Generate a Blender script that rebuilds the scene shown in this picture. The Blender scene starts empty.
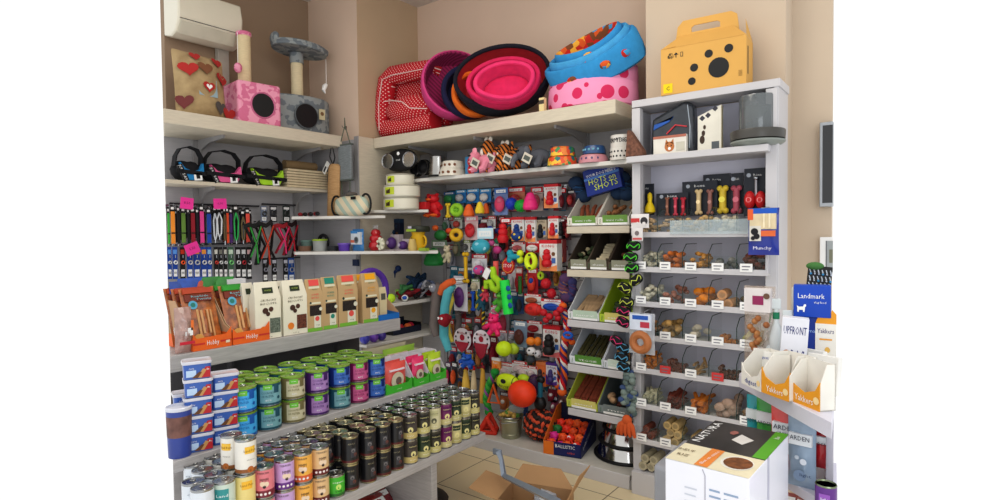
import bpy, math, random
from mathutils import Vector, Matrix
PI = math.pi
R_ = random.Random(7)
C = bpy.context.scene.collection
# ---------------------------------------------------------------- camera (eye 1.5 m up, looking into the shop corner)
F = 577.28; YAW = -.647327; PIT = -.0287126; ROLL = -.010790
FW = Vector((math.sin(YAW)*math.cos(PIT), math.cos(YAW)*math.cos(PIT), math.sin(PIT)))
_r = FW.cross(Vector((0,0,1))).normalized(); _u = _r.cross(FW)
RT = _r*math.cos(ROLL)+_u*math.sin(ROLL); UP = _u*math.cos(ROLL)-_r*math.sin(ROLL)
EYE = Vector((0,0,1.5))
cd = bpy.data.cameras.new('camera'); cam = bpy.data.objects.new('camera', cd); C.objects.link(cam)
cd.sensor_width = 36; cd.lens = F/1000*36; cd.clip_start = .02
m3 = Matrix((RT, UP, -FW)).transposed()
cam.matrix_world = Matrix.Translation(EYE) @ m3.to_4x4()
bpy.context.scene.camera = cam
def at(px, py, x=None, y=None, z=None):
    d = FW*F + RT*(px-500) + UP*(250-py)
    t = (x/d.x) if x is not None else (y/d.y) if y is not None else ((z-1.5)/d.z)
    return EYE + d*t
# ---------------------------------------------------------------- materials
def lin(c): return tuple(((v/255)/12.92 if v/255 <= .04045 else ((v/255+.055)/1.055)**2.4) for v in c)+(1,)
MC = {}
def mat(col, rough=.55, metal=0., k='', c2=None, sc=8., amt=.12, alpha=1., em=0., bump=0., coat=0.):
    key = (col, rough, metal, k, c2, sc, amt, alpha, em, bump, coat)
    if key in MC: return MC[key]
    m = bpy.data.materials.new((k or 'surface')+'_%d' % len(MC)); m.use_nodes = True
    nt = m.node_tree; N = nt.nodes; L = nt.links; b = N['Principled BSDF']
    b.inputs['Roughness'].default_value = rough; b.inputs['Metallic'].default_value = metal
    b.inputs['Specular IOR Level'].default_value = .35
    if coat: b.inputs['Coat Weight'].default_value = coat; b.inputs['Coat Roughness'].default_value = .12
    tc = N.new('ShaderNodeTexCoord')
    mx = N.new('ShaderNodeMix'); mx.data_type = 'RGBA'
    A, B = mx.inputs[6], mx.inputs[7]; A.default_value = lin(col)
    if k == 'polka':
        v = N.new('ShaderNodeTexVoronoi'); v.inputs['Scale'].default_value = sc; v.inputs['Randomness'].default_value = amt
        g = N.new('ShaderNodeMath'); g.operation = 'LESS_THAN'; g.inputs[1].default_value = .17 if sc>40 else .42
        if sc > 40:
            v.voronoi_dimensions = '2D'; se = N.new('ShaderNodeSeparateXYZ'); cm = N.new('ShaderNodeCombineXYZ'); mp = N.new('ShaderNodeMapping'); mp.inputs['Rotation'].default_value = (0,0,.785)
            L.new(tc.outputs['Object'], se.inputs[0]); L.new(se.outputs[0], cm.inputs[0]); L.new(se.outputs[2], cm.inputs[1]); L.new(cm.outputs[0], mp.inputs[0]); L.new(mp.outputs[0], v.inputs['Vector'])
        else: L.new(tc.outputs['Object'], v.inputs['Vector'])
        L.new(v.outputs['Distance'], g.inputs[0]); L.new(g.outputs[0], mx.inputs[0])
        B.default_value = lin(c2)
    elif k == 'patch':
        v = N.new('ShaderNodeTexNoise'); v.inputs['Scale'].default_value = sc; v.inputs['Detail'].default_value = 1.5
        g = N.new('ShaderNodeMath'); g.operation = 'GREATER_THAN'; g.inputs[1].default_value = .5+amt
        L.new(tc.outputs['Object'], v.inputs['Vector']); L.new(v.outputs[0], g.inputs[0]); L.new(g.outputs[0], mx.inputs[0])
        B.default_value = lin(c2)
    elif k == 'multi':
        v = N.new('ShaderNodeTexVoronoi'); v.inputs['Scale'].default_value = sc
        cr = N.new('ShaderNodeValToRGB'); cr.color_ramp.interpolation = 'CONSTANT'
        cols = c2; el = cr.color_ramp.elements
        el[0].color = lin(cols[0]); el[0].position = 0; el[1].color = lin(cols[1]); el[1].position = 1/len(cols)
        for i in range(2, len(cols)):
            e = el.new(i/len(cols)); e.color = lin(cols[i])
        sp = N.new('ShaderNodeSeparateColor')
        L.new(tc.outputs['Object'], v.inputs['Vector']); L.new(v.outputs['Color'], sp.inputs[0]); L.new(sp.outputs[0], cr.inputs[0])
        L.new(cr.outputs[0], B); mx.inputs[0].default_value = 1
    elif k == 'wave':
        v = N.new('ShaderNodeTexWave'); v.inputs['Scale'].default_value = sc; v.inputs['Distortion'].default_value = amt
        v.bands_direction = 'DIAGONAL'
        g = N.new('ShaderNodeMath'); g.operation = 'GREATER_THAN'; g.inputs[1].default_value = .6
        L.new(tc.outputs['Object'], v.inputs['Vector']); L.new(v.outputs[1], g.inputs[0]); L.new(g.outputs[0], mx.inputs[0])
        B.default_value = lin(c2)
    elif k == 'tile':
        v = N.new('ShaderNodeTexBrick'); v.offset = 0; v.inputs['Scale'].default_value = 1
        v.inputs['Brick Width'].default_value = .45; v.inputs['Row Height'].default_value = .45; v.inputs['Mortar Size'].default_value = .003
        v.inputs['Mortar Smooth'].default_value = 0
        v.inputs['Color1'].default_value = lin(col); v.inputs['Color2'].default_value = lin(tuple(max(0, c-6) for c in col)); v.inputs['Mortar'].default_value = lin(c2)
        mp = N.new('ShaderNodeMapping'); mp.inputs['Location'].default_value = (.13, .2, 0)
        L.new(tc.outputs['Object'], mp.inputs[0]); L.new(mp.outputs[0], v.inputs['Vector']); L.new(v.outputs[0], B); mx.inputs[0].default_value = 1
    else:
        v = N.new('ShaderNodeTexNoise'); v.inputs['Scale'].default_value = sc; v.inputs['Detail'].default_value = 3
        if k == 'grain':
            mp = N.new('ShaderNodeMapping'); mp.inputs['Scale'].default_value = (1, 1, 14)
            L.new(tc.outputs['Object'], mp.inputs[0]); L.new(mp.outputs[0], v.inputs['Vector'])
        else: L.new(tc.outputs['Object'], v.inputs['Vector'])
        mr = N.new('ShaderNodeMapRange'); mr.inputs[1].default_value = .35; mr.inputs[2].default_value = .65
        L.new(v.outputs[0], mr.inputs[0]); L.new(mr.outputs[0], mx.inputs[0])
        B.default_value = lin(c2) if c2 else tuple(x*(1-amt) for x in lin(col)[:3])+(1,)
    if bump:
        bp = N.new('ShaderNodeBump'); bp.inputs['Strength'].default_value = bump; bp.inputs['Distance'].default_value = .004
        nn = N.new('ShaderNodeTexNoise'); nn.inputs['Scale'].default_value = 60
        L.new(tc.outputs['Object'], nn.inputs['Vector']); L.new(nn.outputs[0], bp.inputs['Height']); L.new(bp.outputs[0], b.inputs['Normal'])
    L.new(mx.outputs[2], b.inputs['Base Color'])
    if em: L.new(mx.outputs[2], b.inputs['Emission Color']); b.inputs['Emission Strength'].default_value = em
    if alpha < 1:
        b.inputs['Alpha'].default_value = alpha
    MC[key] = m
    return m
def film(): return mat((235,238,240), .08, alpha=.22, coat=1.)
# ---------------------------------------------------------------- mesh builder
TX = {}
def glyphs(s):
    if s not in TX:
        cu = bpy.data.curves.new('t', 'FONT'); cu.body = s; cu.resolution_u = 1; cu.align_x = 'CENTER'; cu.align_y = 'CENTER'
        o = bpy.data.objects.new('t', cu); me = bpy.data.meshes.new_from_object(o)
        TX[s] = ([tuple(v.co[:2]) for v in me.vertices], [tuple(p.vertices) for p in me.polygons])
        bpy.data.objects.remove(o); bpy.data.meshes.remove(me); bpy.data.curves.remove(cu)
    return TX[s]
class M:
    def __init__(s): s.v = []; s.f = []; s.mi = []; s.ms = []; s.T = Matrix()
    def m(s, mt):
        if mt not in s.ms: s.ms.append(mt)
        return s.ms.index(mt)
    def add(s, vs, fs, mt):
        b = len(s.v); i = s.m(mt)
        s.v += [tuple(s.T @ Vector(v)) for v in vs]
        s.f += [tuple(b+k for k in f) for f in fs]; s.mi += [i]*len(fs)
        return s
    def at(s, x=0, y=0, z=0, rx=0, ry=0, rz=0):
        s.T = Matrix.Translation((x,y,z)) @ Matrix.Rotation(rz,4,'Z') @ Matrix.Rotation(ry,4,'Y') @ Matrix.Rotation(rx,4,'X'); return s
    def box(s, x0, x1, y0, y1, z0, z1, mt):
        return s.add([(x,y,z) for z in (z0,z1) for x,y in ((x0,y0),(x1,y0),(x1,y1),(x0,y1))],
              [(3,2,1,0),(4,5,6,7),(0,1,5,4),(1,2,6,5),(2,3,7,6),(3,0,4,7)], mt)
    def cb(s, c, d, mt): return s.box(c[0]-d[0]/2,c[0]+d[0]/2,c[1]-d[1]/2,c[1]+d[1]/2,c[2]-d[2]/2,c[2]+d[2]/2,mt)
    def poly(s, pts, mt, back=False):
        n = len(pts); return s.add(pts, [tuple(range(n))[::-1] if back else tuple(range(n))], mt)
    def prism(s, p2, y0, y1, mt, ax='y'):      # outline in x,z pushed along y (or x,y pushed along z)
        n = len(p2)
        if ax == 'y': vs = [(x,y0,z) for x,z in p2]+[(x,y1,z) for x,z in p2]
        elif ax == 'z': vs = [(x,y,y0) for x,y in p2]+[(x,y,y1) for x,y in p2]
        else: vs = [(y0,x,z) for x,z in p2]+[(y1,x,z) for x,z in p2]
        return s.add(vs, [tuple(range(n)), tuple(range(2*n-1,n-1,-1))]+[(i,i+n,(i+1)%n+n,(i+1)%n) for i in range(n)], mt)
    def lathe(s, pr, mt, n=20, c=(0,0,0), sx=1, sy=1, axis='z'):
        vs = []; fs = []
        for r,z in pr:
            for i in range(n):
                a = 2*PI*i/n; x, y = r*math.cos(a)*sx, r*math.sin(a)*sy
                vs.append({'z':(c[0]+x,c[1]+y,c[2]+z),'y':(c[0]+x,c[1]+z,c[2]+y),'x':(c[0]+z,c[1]+x,c[2]+y)}[axis])
        for j in range(len(pr)-1):
            for i in range(n): fs.append((j*n+i,j*n+(i+1)%n,(j+1)*n+(i+1)%n,(j+1)*n+i))
        if pr[0][0] > 1e-6: fs.append(tuple(range(n))[::-1])
        if pr[-1][0] > 1e-6: fs.append(tuple((len(pr)-1)*n+i for i in range(n)))
        return s.add(vs, fs, mt)
    def cyl(s, c, r, h, mt, n=20, axis='z', r2=None): return s.lathe([(r,0),(r if r2 is None else r2,h)], mt, n, c, axis=axis)
    def ball(s, c, r, mt, n=12, k=8, bend=None):
        r = r if isinstance(r, (tuple,list)) else (r,r,r)
        vs = []; fs = []
        for j in range(k+1):
            t = PI*j/k
            for i in range(n):
                a = 2*PI*i/n; p = [math.sin(t)*math.cos(a), math.sin(t)*math.sin(a), -math.cos(t)]
                if bend: p = bend(p)
                vs.append((c[0]+p[0]*r[0], c[1]+p[1]*r[1], c[2]+p[2]*r[2]))
        for j in range(k):
            for i in range(n): fs.append((j*n+i,j*n+(i+1)%n,(j+1)*n+(i+1)%n,(j+1)*n+i))
        return s.add(vs, fs, mt)
    def tube(s, pts, r, mt, n=8, closed=False):
        pts = [Vector(p) for p in pts]; N = len(pts); vs = []; fs = []; prev = None
        rs = r if isinstance(r,(list,tuple)) else [r]*N
        for i,p in enumerate(pts):
            a = pts[i-1] if (i or closed) else p; b = pts[(i+1)%N] if (i<N-1 or closed) else p
            t = (b-a).normalized() if (b-a).length > 1e-9 else Vector((0,0,1))
            if prev is None:
                prev = t.cross(Vector((0,0,1)) if abs(t.z)<.9 else Vector((1,0,0))).normalized()
            u = (prev-t*prev.dot(t)).normalized(); w = t.cross(u); prev = u
            for k in range(n):
                q = 2*PI*k/n; vs.append(tuple(p+(u*math.cos(q)+w*math.sin(q))*rs[i]))
        for i in range(N if closed else N-1):
            j = (i+1)%N
            for k in range(n): fs.append((i*n+k,i*n+(k+1)%n,j*n+(k+1)%n,j*n+k))
        if not closed: fs += [tuple(range(n))[::-1], tuple((N-1)*n+k for k in range(n))]
        return s.add(vs, fs, mt)
    def strap(s, pts, w, th, mt, up=(0,1,0)):      # flat band along pts, width along 'up'
        pts = [Vector(p) for p in pts]; N = len(pts); vs = []; fs = []; up = Vector(up)
        for i,p in enumerate(pts):
            t = (pts[min(i+1,N-1)]-pts[max(i-1,0)]).normalized(); nn = t.cross(up).normalized()
            for a,b in ((-1,-1),(1,-1),(1,1),(-1,1)): vs.append(tuple(p+up*(w/2*a)+nn*(th/2*b)))
        for i in range(N-1):
            for k in range(4): fs.append((i*4+k,i*4+(k+1)%4,i*4+4+(k+1)%4,i*4+4+k))
        fs += [(3,2,1,0), tuple(N*4-4+k for k in range(4))]
        return s.add(vs, fs, mt)
    def torus(s, c, R, r, mt, n=20, k=8, axis='y', sx=1, sz=1, arc=1.):
        pts = []
        for i in range(n if arc>=1 else n+1):
            a = 2*PI*arc*i/n; x, z = R*math.cos(a)*sx, R*math.sin(a)*sz
            pts.append({'y':(c[0]+x,c[1],c[2]+z),'z':(c[0]+x,c[1]+z,c[2]),'x':(c[0],c[1]+x,c[2]+z)}[axis])
        return s.tube(pts, r, mt, k, closed=arc>=1)
    def text(s, t, x, z, size, mt, y=0., w=None, vert=False):     # lettering on a face looking to -y
        vs, fs = glyphs(t)
        if not vs: return s
        mxw = max(abs(v[0]) for v in vs)*2*size; k = (w/mxw) if w else 1
        p = [(x-v[1]*size, y, z+v[0]*size*k) if vert else (x+v[0]*size*k, y, z+v[1]*size) for v in vs]
        return s.add(p, fs, mt)
    def rect(s, x0, x1, z0, z1, mt, y=0.): return s.poly([(x0,y,z0),(x1,y,z0),(x1,y,z1),(x0,y,z1)], mt)
    def disc(s, x, z, r, mt, y=0., n=16, sx=1.): return s.poly([(x+r*sx*math.cos(2*PI*i/n),y,z+r*math.sin(2*PI*i/n)) for i in range(n)], mt)
    def pillow(s, w, h, d, mt, nx=8, nz=10, crimp=.05, wob=0., z0=0., yoff=0., seed=1):
        rr = random.Random(seed); g = {}; vs = []; fs = []
        for sd in (-1,1):
            for j in range(nz+1):
                for i in range(nx+1):
                    u, v = i/nx, j/nz
                    t = (math.sin(PI*u)**.55 if 0<u<1 else 0)*(math.sin(PI*min(1,max(0,(v-crimp)/(1-2*crimp))))**.5 if crimp<v<1-crimp else 0)
                    y = sd*(t*d/2*(1+rr.uniform(-wob,wob))+.0008)
                    vs.append(((u-.5)*w*(1-.03*math.sin(PI*v)), y+yoff, z0+v*h))
        n1 = (nx+1)*(nz+1)
        for sd in (0,1):
            for j in range(nz):
                for i in range(nx):
                    a = sd*n1+j*(nx+1)+i; q = (a,a+1,a+nx+2,a+nx+1)
                    fs.append(q if sd==0 else q[::-1])
        return s.add(vs, fs, mt)
    def build(s, name, parent=None, bev=0., smooth=True, loc=(0,0,0), rot=(0,0,0), bseg=2, sub=0):
        me = bpy.data.meshes.new(name); me.from_pydata(s.v, [], s.f)
        for mt in s.ms: me.materials.append(mt)
        me.polygons.foreach_set('material_index', s.mi)
        if smooth: me.polygons.foreach_set('use_smooth', [True]*len(s.f))
        me.update()
        if smooth:
            try: me.set_sharp_from_angle(angle=math.radians(38))
            except Exception: pass
        o = bpy.data.objects.new(name, me); C.objects.link(o); o.location = loc; o.rotation_euler = rot
        if parent: o.parent = parent
        if bev:
            md = o.modifiers.new('b','BEVEL'); md.width = bev; md.segments = bseg; md.limit_method = 'ANGLE'; md.angle_limit = .7
        if sub:
            md = o.modifiers.new('s','SUBSURF'); md.levels = sub; md.render_levels = sub
        return o
def thing(name, label, cat, loc=(0,0,0), rz=0, group=None, rx=0, ry=0):
    o = bpy.data.objects.new(name, None); C.objects.link(o); o.location = loc; o.rotation_euler = (rx,ry,rz)
    o.empty_display_size = .05
    return tag(o, label, cat, group)
def tag(o, label, cat, group=None, kind=None):
    o['label'] = label; o['category'] = cat
    if group: o['group'] = group
    if kind: o['kind'] = kind
    return o
def struct(name, m_, bev=0., parent=None):
    o = m_.build(name, parent, bev)
    if not parent: o['kind'] = 'structure'
    return o
KIDS = {}
def purge(L_):
    for o in list(L_):
        for c in kids(o): bpy.data.objects.remove(c)
        bpy.data.objects.remove(o)
    KIDS.clear()
def kids(o): return [c for c in bpy.data.objects if c.parent == o]
def dup(root, loc=None, rz=None, label=None, group=None, rx=None, ry=None, scale=None, swap=None):
    r = root.copy(); C.objects.link(r)
    if loc is not None: r.location = loc
    e = list(root.rotation_euler)
    if rx is not None: e[0] = rx
    if ry is not None: e[1] = ry
    if rz is not None: e[2] = rz
    r.rotation_euler = e
    if scale is not None: r.scale = scale
    if label: r['label'] = label
    if group: r['group'] = group
    if root.name not in KIDS: KIDS[root.name] = [(c, kids(c)) for c in kids(root)]
    for ch, gs in KIDS[root.name]:
        c = ch.copy(); C.objects.link(c); c.parent = r
        for g in gs:
            d = g.copy(); C.objects.link(d); d.parent = c
    return r
ORD = ['first','second','third','fourth','fifth','sixth','seventh','eighth','ninth','tenth','eleventh','twelfth','thirteenth','fourteenth','fifteenth','sixteenth','seventeenth','eighteenth','nineteenth','twentieth','twenty-first','twenty-second','twenty-third','twenty-fourth']
def fitY(x0, y0, x1, y1, y):      # bounding box of a thing seen on a plane parallel to the back wall -> base centre, width, height
    xc, yc = (x0+x1)/2, (y0+y1)/2
    b = at(xc, y1, y=y); t = at(xc, y0, y=y)
    return Vector((b.x, y, b.z)), abs(at(x1,yc,y=y).x-at(x0,yc,y=y).x), t.z-b.z
def fitX(x0, y0, x1, y1, x):
    xc, yc = (x0+x1)/2, (y0+y1)/2
    b = at(xc, y1, x=x); t = at(xc, y0, x=x)
    return Vector((x, b.y, b.z)), abs(at(x1,yc,x=x).y-at(x0,yc,x=x).y), t.z-b.z
KL, KR = -2.364, -.125      # bearings (x/y) of the left and right ends of what the photograph shows
# ---------------------------------------------------------------- setting
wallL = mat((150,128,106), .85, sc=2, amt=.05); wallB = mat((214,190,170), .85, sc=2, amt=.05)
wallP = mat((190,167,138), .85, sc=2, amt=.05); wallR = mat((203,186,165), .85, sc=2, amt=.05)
white = mat((214,211,204), .45, sc=5, amt=.05); gsh = mat((178,174,172), .5, k='grain', sc=10, c2=(164,160,158)); grain = mat((202,199,190), .5, k='grain', sc=14, amt=.12)
panel = mat((176,174,176), .55, k='grain', sc=6, amt=.07); greyp = mat((150,148,148), .6, sc=4, amt=.08)
cream = mat((206,196,176), .5, k='grain', sc=14, amt=.1); dark = mat((52,52,56), .6); steel = mat((150,152,156), .3, .9)
blk = mat((16,16,18), .45); wht = mat((240,240,238), .5, amt=.03); lipm = mat((198,196,198), .4, amt=.03)
H = 3.47
m = M(); m.prism([(-3.05,-3.05/KL),(-3.05,3.7),(-.46,3.7),(-.2,1.6),(-.4,.9),(-1.6,.68)], -.05, 0, mat((224,208,172), .32, k='tile', c2=(96,84,66)), 'z'); struct('floor', m)
m = M(); m.prism([(-4.3,1.82),(-4.3,3.75),(-.47,3.75),(-.12,.96),(-.9,.4)], H, H+.08, mat((214,205,196), .8), 'z'); struct('ceiling', m)
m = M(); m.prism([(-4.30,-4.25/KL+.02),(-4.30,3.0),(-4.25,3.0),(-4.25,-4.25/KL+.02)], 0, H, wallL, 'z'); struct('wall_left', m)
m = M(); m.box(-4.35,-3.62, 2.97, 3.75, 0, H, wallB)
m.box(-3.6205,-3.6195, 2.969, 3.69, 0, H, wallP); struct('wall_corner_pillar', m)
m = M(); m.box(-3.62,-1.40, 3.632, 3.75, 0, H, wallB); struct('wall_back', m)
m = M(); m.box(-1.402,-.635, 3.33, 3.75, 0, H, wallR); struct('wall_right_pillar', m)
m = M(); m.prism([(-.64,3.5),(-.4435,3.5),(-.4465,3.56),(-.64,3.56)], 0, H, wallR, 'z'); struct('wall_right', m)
# ---------------------------------------------------------------- left wall shelving
def bracket(mb, x, y, z, d, rz, mt, h=.16):     # curved shelf bracket, out along -y before rz
    mb.at(x,y,z,rz=rz)
    mb.prism([(0,-.0),(-d*.92,0),(-d*.92,-.02),(-d*.45,-.035),(-.06,-.075),(-.02,-h),(0,-h)], -.008,.008, mt, 'x')
    mb.at()
def cut(x): return x/KL
t = thing('wall_shelving', 'grey wall shelving with deep pale top shelf under the air conditioner', 'shelving', (-4.2,2.4,0))
def loc(o): o.location = tuple(-v for v in t.location); return o
m = M(); m.prism([(-4.24,cut(-4.24)),(-4.24,2.96),(-4.2,2.96),(-4.2,cut(-4.2))], 0, 2.22, panel, 'z'); loc(m.build('back_panel', t))
m = M(); m.prism([(-4.2,cut(-4.2)),(-4.2,2.87),(-3.7,2.87),(-3.7,cut(-3.7))], 2.185, 2.272, cream, 'z'); loc(m.build('top_shelf', t, .004))
m = M(); m.prism([(-4.2,cut(-4.2)),(-4.2,2.9),(-3.93,2.9),(-3.93,cut(-3.93))], 1.845, 1.87, cream, 'z'); loc(m.build('shelf', t, .003))
for y in (1.98,2.78):
    m = M(); m.box(-4.2,-4.18, y-.02,y+.02, .3, 2.18, greyp); loc(m.build('upright', t))
for y in (2.0,2.76):
    for z,d in ((2.185,.4),(1.845,.24)):
        m = M(); bracket(m, -4.2, y, z, d, PI/2, greyp); loc(m.build('bracket', t))
# corner cladding and corner shelves
m = M(); m.box(-4.2,-3.6, 2.945, 2.965, 0, 2.25, panel); m.box(-3.615,-3.595, 2.945, 3.64, 0, 2.27, cream); m.box(-3.64,-3.592, 2.935,2.945,0,2.27,greyp)
struct('wall_corner_cladding', m, .002)
def corner_shelf(pts, z, th, lab, mt=white):
    m = M(); m.prism(pts, z-th, z, mt, 'z'); return tag(m.build('corner_shelf', bev=.003), lab, 'shelf', 'corner shelves')
corner_shelf([(-4.2,2.76),(-4.2,2.94),(-3.595,2.94),(-3.3,2.945),(-3.32,2.9),(-3.88,2.53)], 1.645, .022, 'white corner shelf carrying the striped bag toy and cardboard scratcher')
corner_shelf([(-3.59,2.96),(-3.59,3.6),(-3.47,3.6),(-3.12,3.22),(-3.45,2.96)], 1.69, .022, 'short pale shelf in the corner under three stacked white tubs')
corner_shelf([(-4.2,2.74),(-4.2,2.94),(-3.592,2.94),(-3.592,3.6),(-3.38,3.6),(-2.95,3.14),(-3.42,2.83),(-3.85,2.53)], 1.377, .022, 'long white corner shelf holding small bowls and purple toys')
corner_shelf([(-3.59,2.66),(-3.59,3.6),(-3.23,3.6),(-3.23,2.66)], .985, .025, 'low corner shelf piled with tug ropes and leads')
corner_shelf([(-3.59,2.66),(-3.59,3.6),(-3.2,3.6),(-3.2,2.66)], .72, .02, 'lowest corner shelf behind the green treat boxes')
# ---------------------------------------------------------------- back wall shelving
t = thing('wall_shelving', 'grey slatted wall shelving with pet toys on pegs and deep top shelf', 'shelving', (-2.5,3.6,0))
m = M(); m.box(-3.59,-1.39, 3.61, 3.63, .02, 2.25, panel); loc(m.build('back_panel', t))
m = M()
for k in range(14):
    z = .2+k*.128; m.box(-3.3,-1.39, 3.60, 3.609, z, z+.112, panel)
m.box(-3.3,-1.39,3.607,3.6095,.2,2.0,mat((96,94,98),.7))
loc(m.build('slat_panel', t))
m = M(); m.box(-3.59,-1.49, 3.094, 3.62, 2.189, 2.272, cream); loc(m.build('top_shelf', t, .004))
m = M(); m.box(-3.25,-1.40, 3.2, 3.62, 1.905, 1.932, white); loc(m.build('shelf', t, .003))
for x in (-3.3,-2.62,-1.95):
    m = M(); m.box(x-.018,x+.018, 3.588, 3.6, .1, 2.19, greyp); loc(m.build('upright', t))
for x,z,d in ((-3.28,2.189,.46),(-2.62,2.189,.46),(-1.95,2.189,.46),(-2.62,1.905,.36),(-1.95,1.905,.36),(-3.28,1.905,.36)):
    m = M(); bracket(m, x, 3.6, z, d, 0, greyp); loc(m.build('bracket', t))
m = M(); m.prism([(-2.57,3.10),(-3.55,3.10),(-3.55,3.6),(-1.40,3.6),(-1.40,3.094)], 0, .055, greyp, 'z'); m.box(-3.5,-1.41,3.094,3.6,.05,.082,grain)
m.box(-3.5,-1.41,3.088,3.094,0,.082,lipm); loc(m.build('base_shelf', t, .003))
# ---------------------------------------------------------------- right shelving unit
t = thing('shelving_unit', 'white tall shelving unit of glass divided treat trays', 'shelving', (-1.0,3.2,0))
m = M(); m.box(-1.389,-1.34, 3.094, 3.14, .13, 2.20, lipm); m.box(-1.385,-1.365,3.14,3.32,.05,2.2,panel); loc(m.build('side_panel', t, .002))
m = M(); m.box(-.68,-.627, 3.094, 3.14, .13, 2.20, lipm); m.box(-.645,-.622,3.1,3.32,.0,2.245,lipm); loc(m.build('side_panel', t, .002))
m = M(); m.box(-1.389,-.615, 3.094, 3.32, 2.205, 2.245, lipm); loc(m.build('top_panel', t, .002))
m = M(); m.box(-1.37,-.63, 3.31, 3.325, .05, 2.2, mat((206,206,220), .5, amt=.04)); loc(m.build('back_panel', t))
for z0 in (2.0, 2.1): pass
m = M(); m.box(-1.395,-.655, 3.03, 3.31, 1.887, 1.922, lipm); loc(m.build('shelf', t, .003))
m = M(); m.box(-1.385,-.64, 3.06, 3.31, 0, .13, lipm); loc(m.build('plinth', t, .002))
ROWZ = [1.475, 1.281, 1.087, .898, .71, .508, .308]
glass = mat((150,175,170), .05, alpha=.04); gedge = mat((40,58,54), .2)
for i,z in enumerate(ROWZ):
    yf = 3.06
    m = M(); m.box(-1.372,-.66 , yf, 3.31, z-.004, z+.006, white); m.box(-1.372,-.66, yf-.004, yf+.004, z-.006, z+.024, lipm)
    loc(m.build('shelf', t, .001))
    m = M(); m.prism([(yf,z+.005),(3.3,z+.005),(3.3,z+.125),(yf+.05,z+.125),(yf,z+.08)], -1.38, -1.37, lipm, 'x'); loc(m.build('tray_side', t))
    m = M(); m.prism([(yf,z+.005),(3.3,z+.005),(3.3,z+.125),(yf+.05,z+.125),(yf,z+.08)], -.672, -.662, lipm, 'x'); loc(m.build('tray_side', t))
    m = M()
    n = 5
    for k in range(1,n):
        x = -1.37+.7*k/n
        m.prism([(yf+.01,z+.006),(3.3,z+.006),(3.3,z+.15),(yf+.07,z+.15),(yf+.01,z+.105)], x-.0015, x+.0015, glass, 'x')
        for a,b in (((yf+.01,z+.006),(yf+.01,z+.105)),((yf+.01,z+.105),(yf+.07,z+.15)),((yf+.07,z+.15),(3.3,z+.15))):
            m.tube([(x,)+a,(x,)+b], .0024, gedge, 6)
    m.box(-1.37,-.672, yf+.006, yf+.009, z+.006, z+.09, glass)
    loc(m.build('glass_dividers', t))
# ---------------------------------------------------------------- left gondola
t = thing('gondola_shelving', 'pale stepped gondola shelving loaded with tins and treat boxes', 'shelving', (-2.6,1.9,0))
YE = 2.5
grain_ = grain; grain = gsh
GS = [(-2.68,.976,.075,-3.1),(-2.285,.652,.045,-3.05),(-2.005,.388,.045,-2.9)]
for x,z,th,xb in GS:
    m = M(); m.prism([(xb,cut(xb)),(xb,YE),(x,YE),(x,cut(x))], z-th, z, grain, 'z'); loc(m.build('shelf', t, .003))
gd = mat((92,90,92), .7)
m = M(); m.prism([(-3.12,cut(-3.12)),(-3.12,YE),(-3.08,YE),(-3.08,cut(-3.08))], 0, .93, gd, 'z'); loc(m.build('back_panel', t))
m = M(); m.box(-3.08,-2.02, 2.08, 2.12, 0, .345, grain); loc(m.build('end_panel', t, .002))
m = M(); m.prism([(-3.05,cut(-3.05)),(-3.05,2.4),(-2.08,2.08),(-2.08,cut(-2.08))], 0, .06, grain, 'z'); loc(m.build('base_shelf', t, .002))
for y in (1.6,2.3):
    m = M(); bracket(m, -3.08, y, .9, .3, PI/2, gd); bracket(m, -3.08, y, .6, .6, PI/2, gd); loc(m.build('bracket', t))
# ---------------------------------------------------------------- right counter
t = thing('counter_shelving', 'white counter shelving at the right holding open yellow treat boxes', 'counter', (-.3,2.0,0))
def slab(z, th, pts, name, mt=lipm):
    m = M(); m.prism(pts, z-th, z, mt, 'z'); return loc(m.build(name, t, .002))
ct = mat((214,212,222), .5, amt=.04)
slab(1.0, .045, [(-.546,2.099),(-.548,2.13),(-.27,2.27),(-.212,1.70)], 'top_shelf', ct)
slab(.72, .03, [(-.50,2.09),(-.26,2.2),(-.215,1.85),(-.233,1.838)], 'shelf', ct)
m = M(); m.prism([(-.30,2.2),(-.27,2.21),(-.23,1.88),(-.25,1.9)], 0, .96, ct, 'z'); loc(m.build('back_panel', t))
# ---------------------------------------------------------------- light
w = bpy.data.worlds.new('w'); bpy.context.scene.world = w; w.use_nodes = True
bg = w.node_tree.nodes['Background']; bg.inputs[0].default_value = (1,1,1,1); bg.inputs[1].default_value = 1.0
def area(loc_, tgt, sx, sy, e, col):
    l = bpy.data.lights.new('area', 'AREA'); l.shape = 'RECTANGLE'; l.size = sx; l.size_y = sy; l.energy = e; l.color = col
    o = bpy.data.objects.new('lamp', l); C.objects.link(o); o.location = loc_
    d = Vector(tgt)-Vector(loc_); o.rotation_euler = d.to_track_quat('-Z','Y').to_euler(); return o
area((1.3,-.2,2.3), (-1.2,3.2,1.0), 1.6, 1.6, 23, (.88,.94,1))
area((-1.6,1.7,3.4), (-1.8,2.1,0), 1.6, 1.2, 26, (1,.93,.82))
vs = bpy.context.scene.view_settings; vs.view_transform = 'Standard'; vs.look = 'None'; vs.exposure = 0
vs.exposure = .12; vs.gamma = .93
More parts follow.
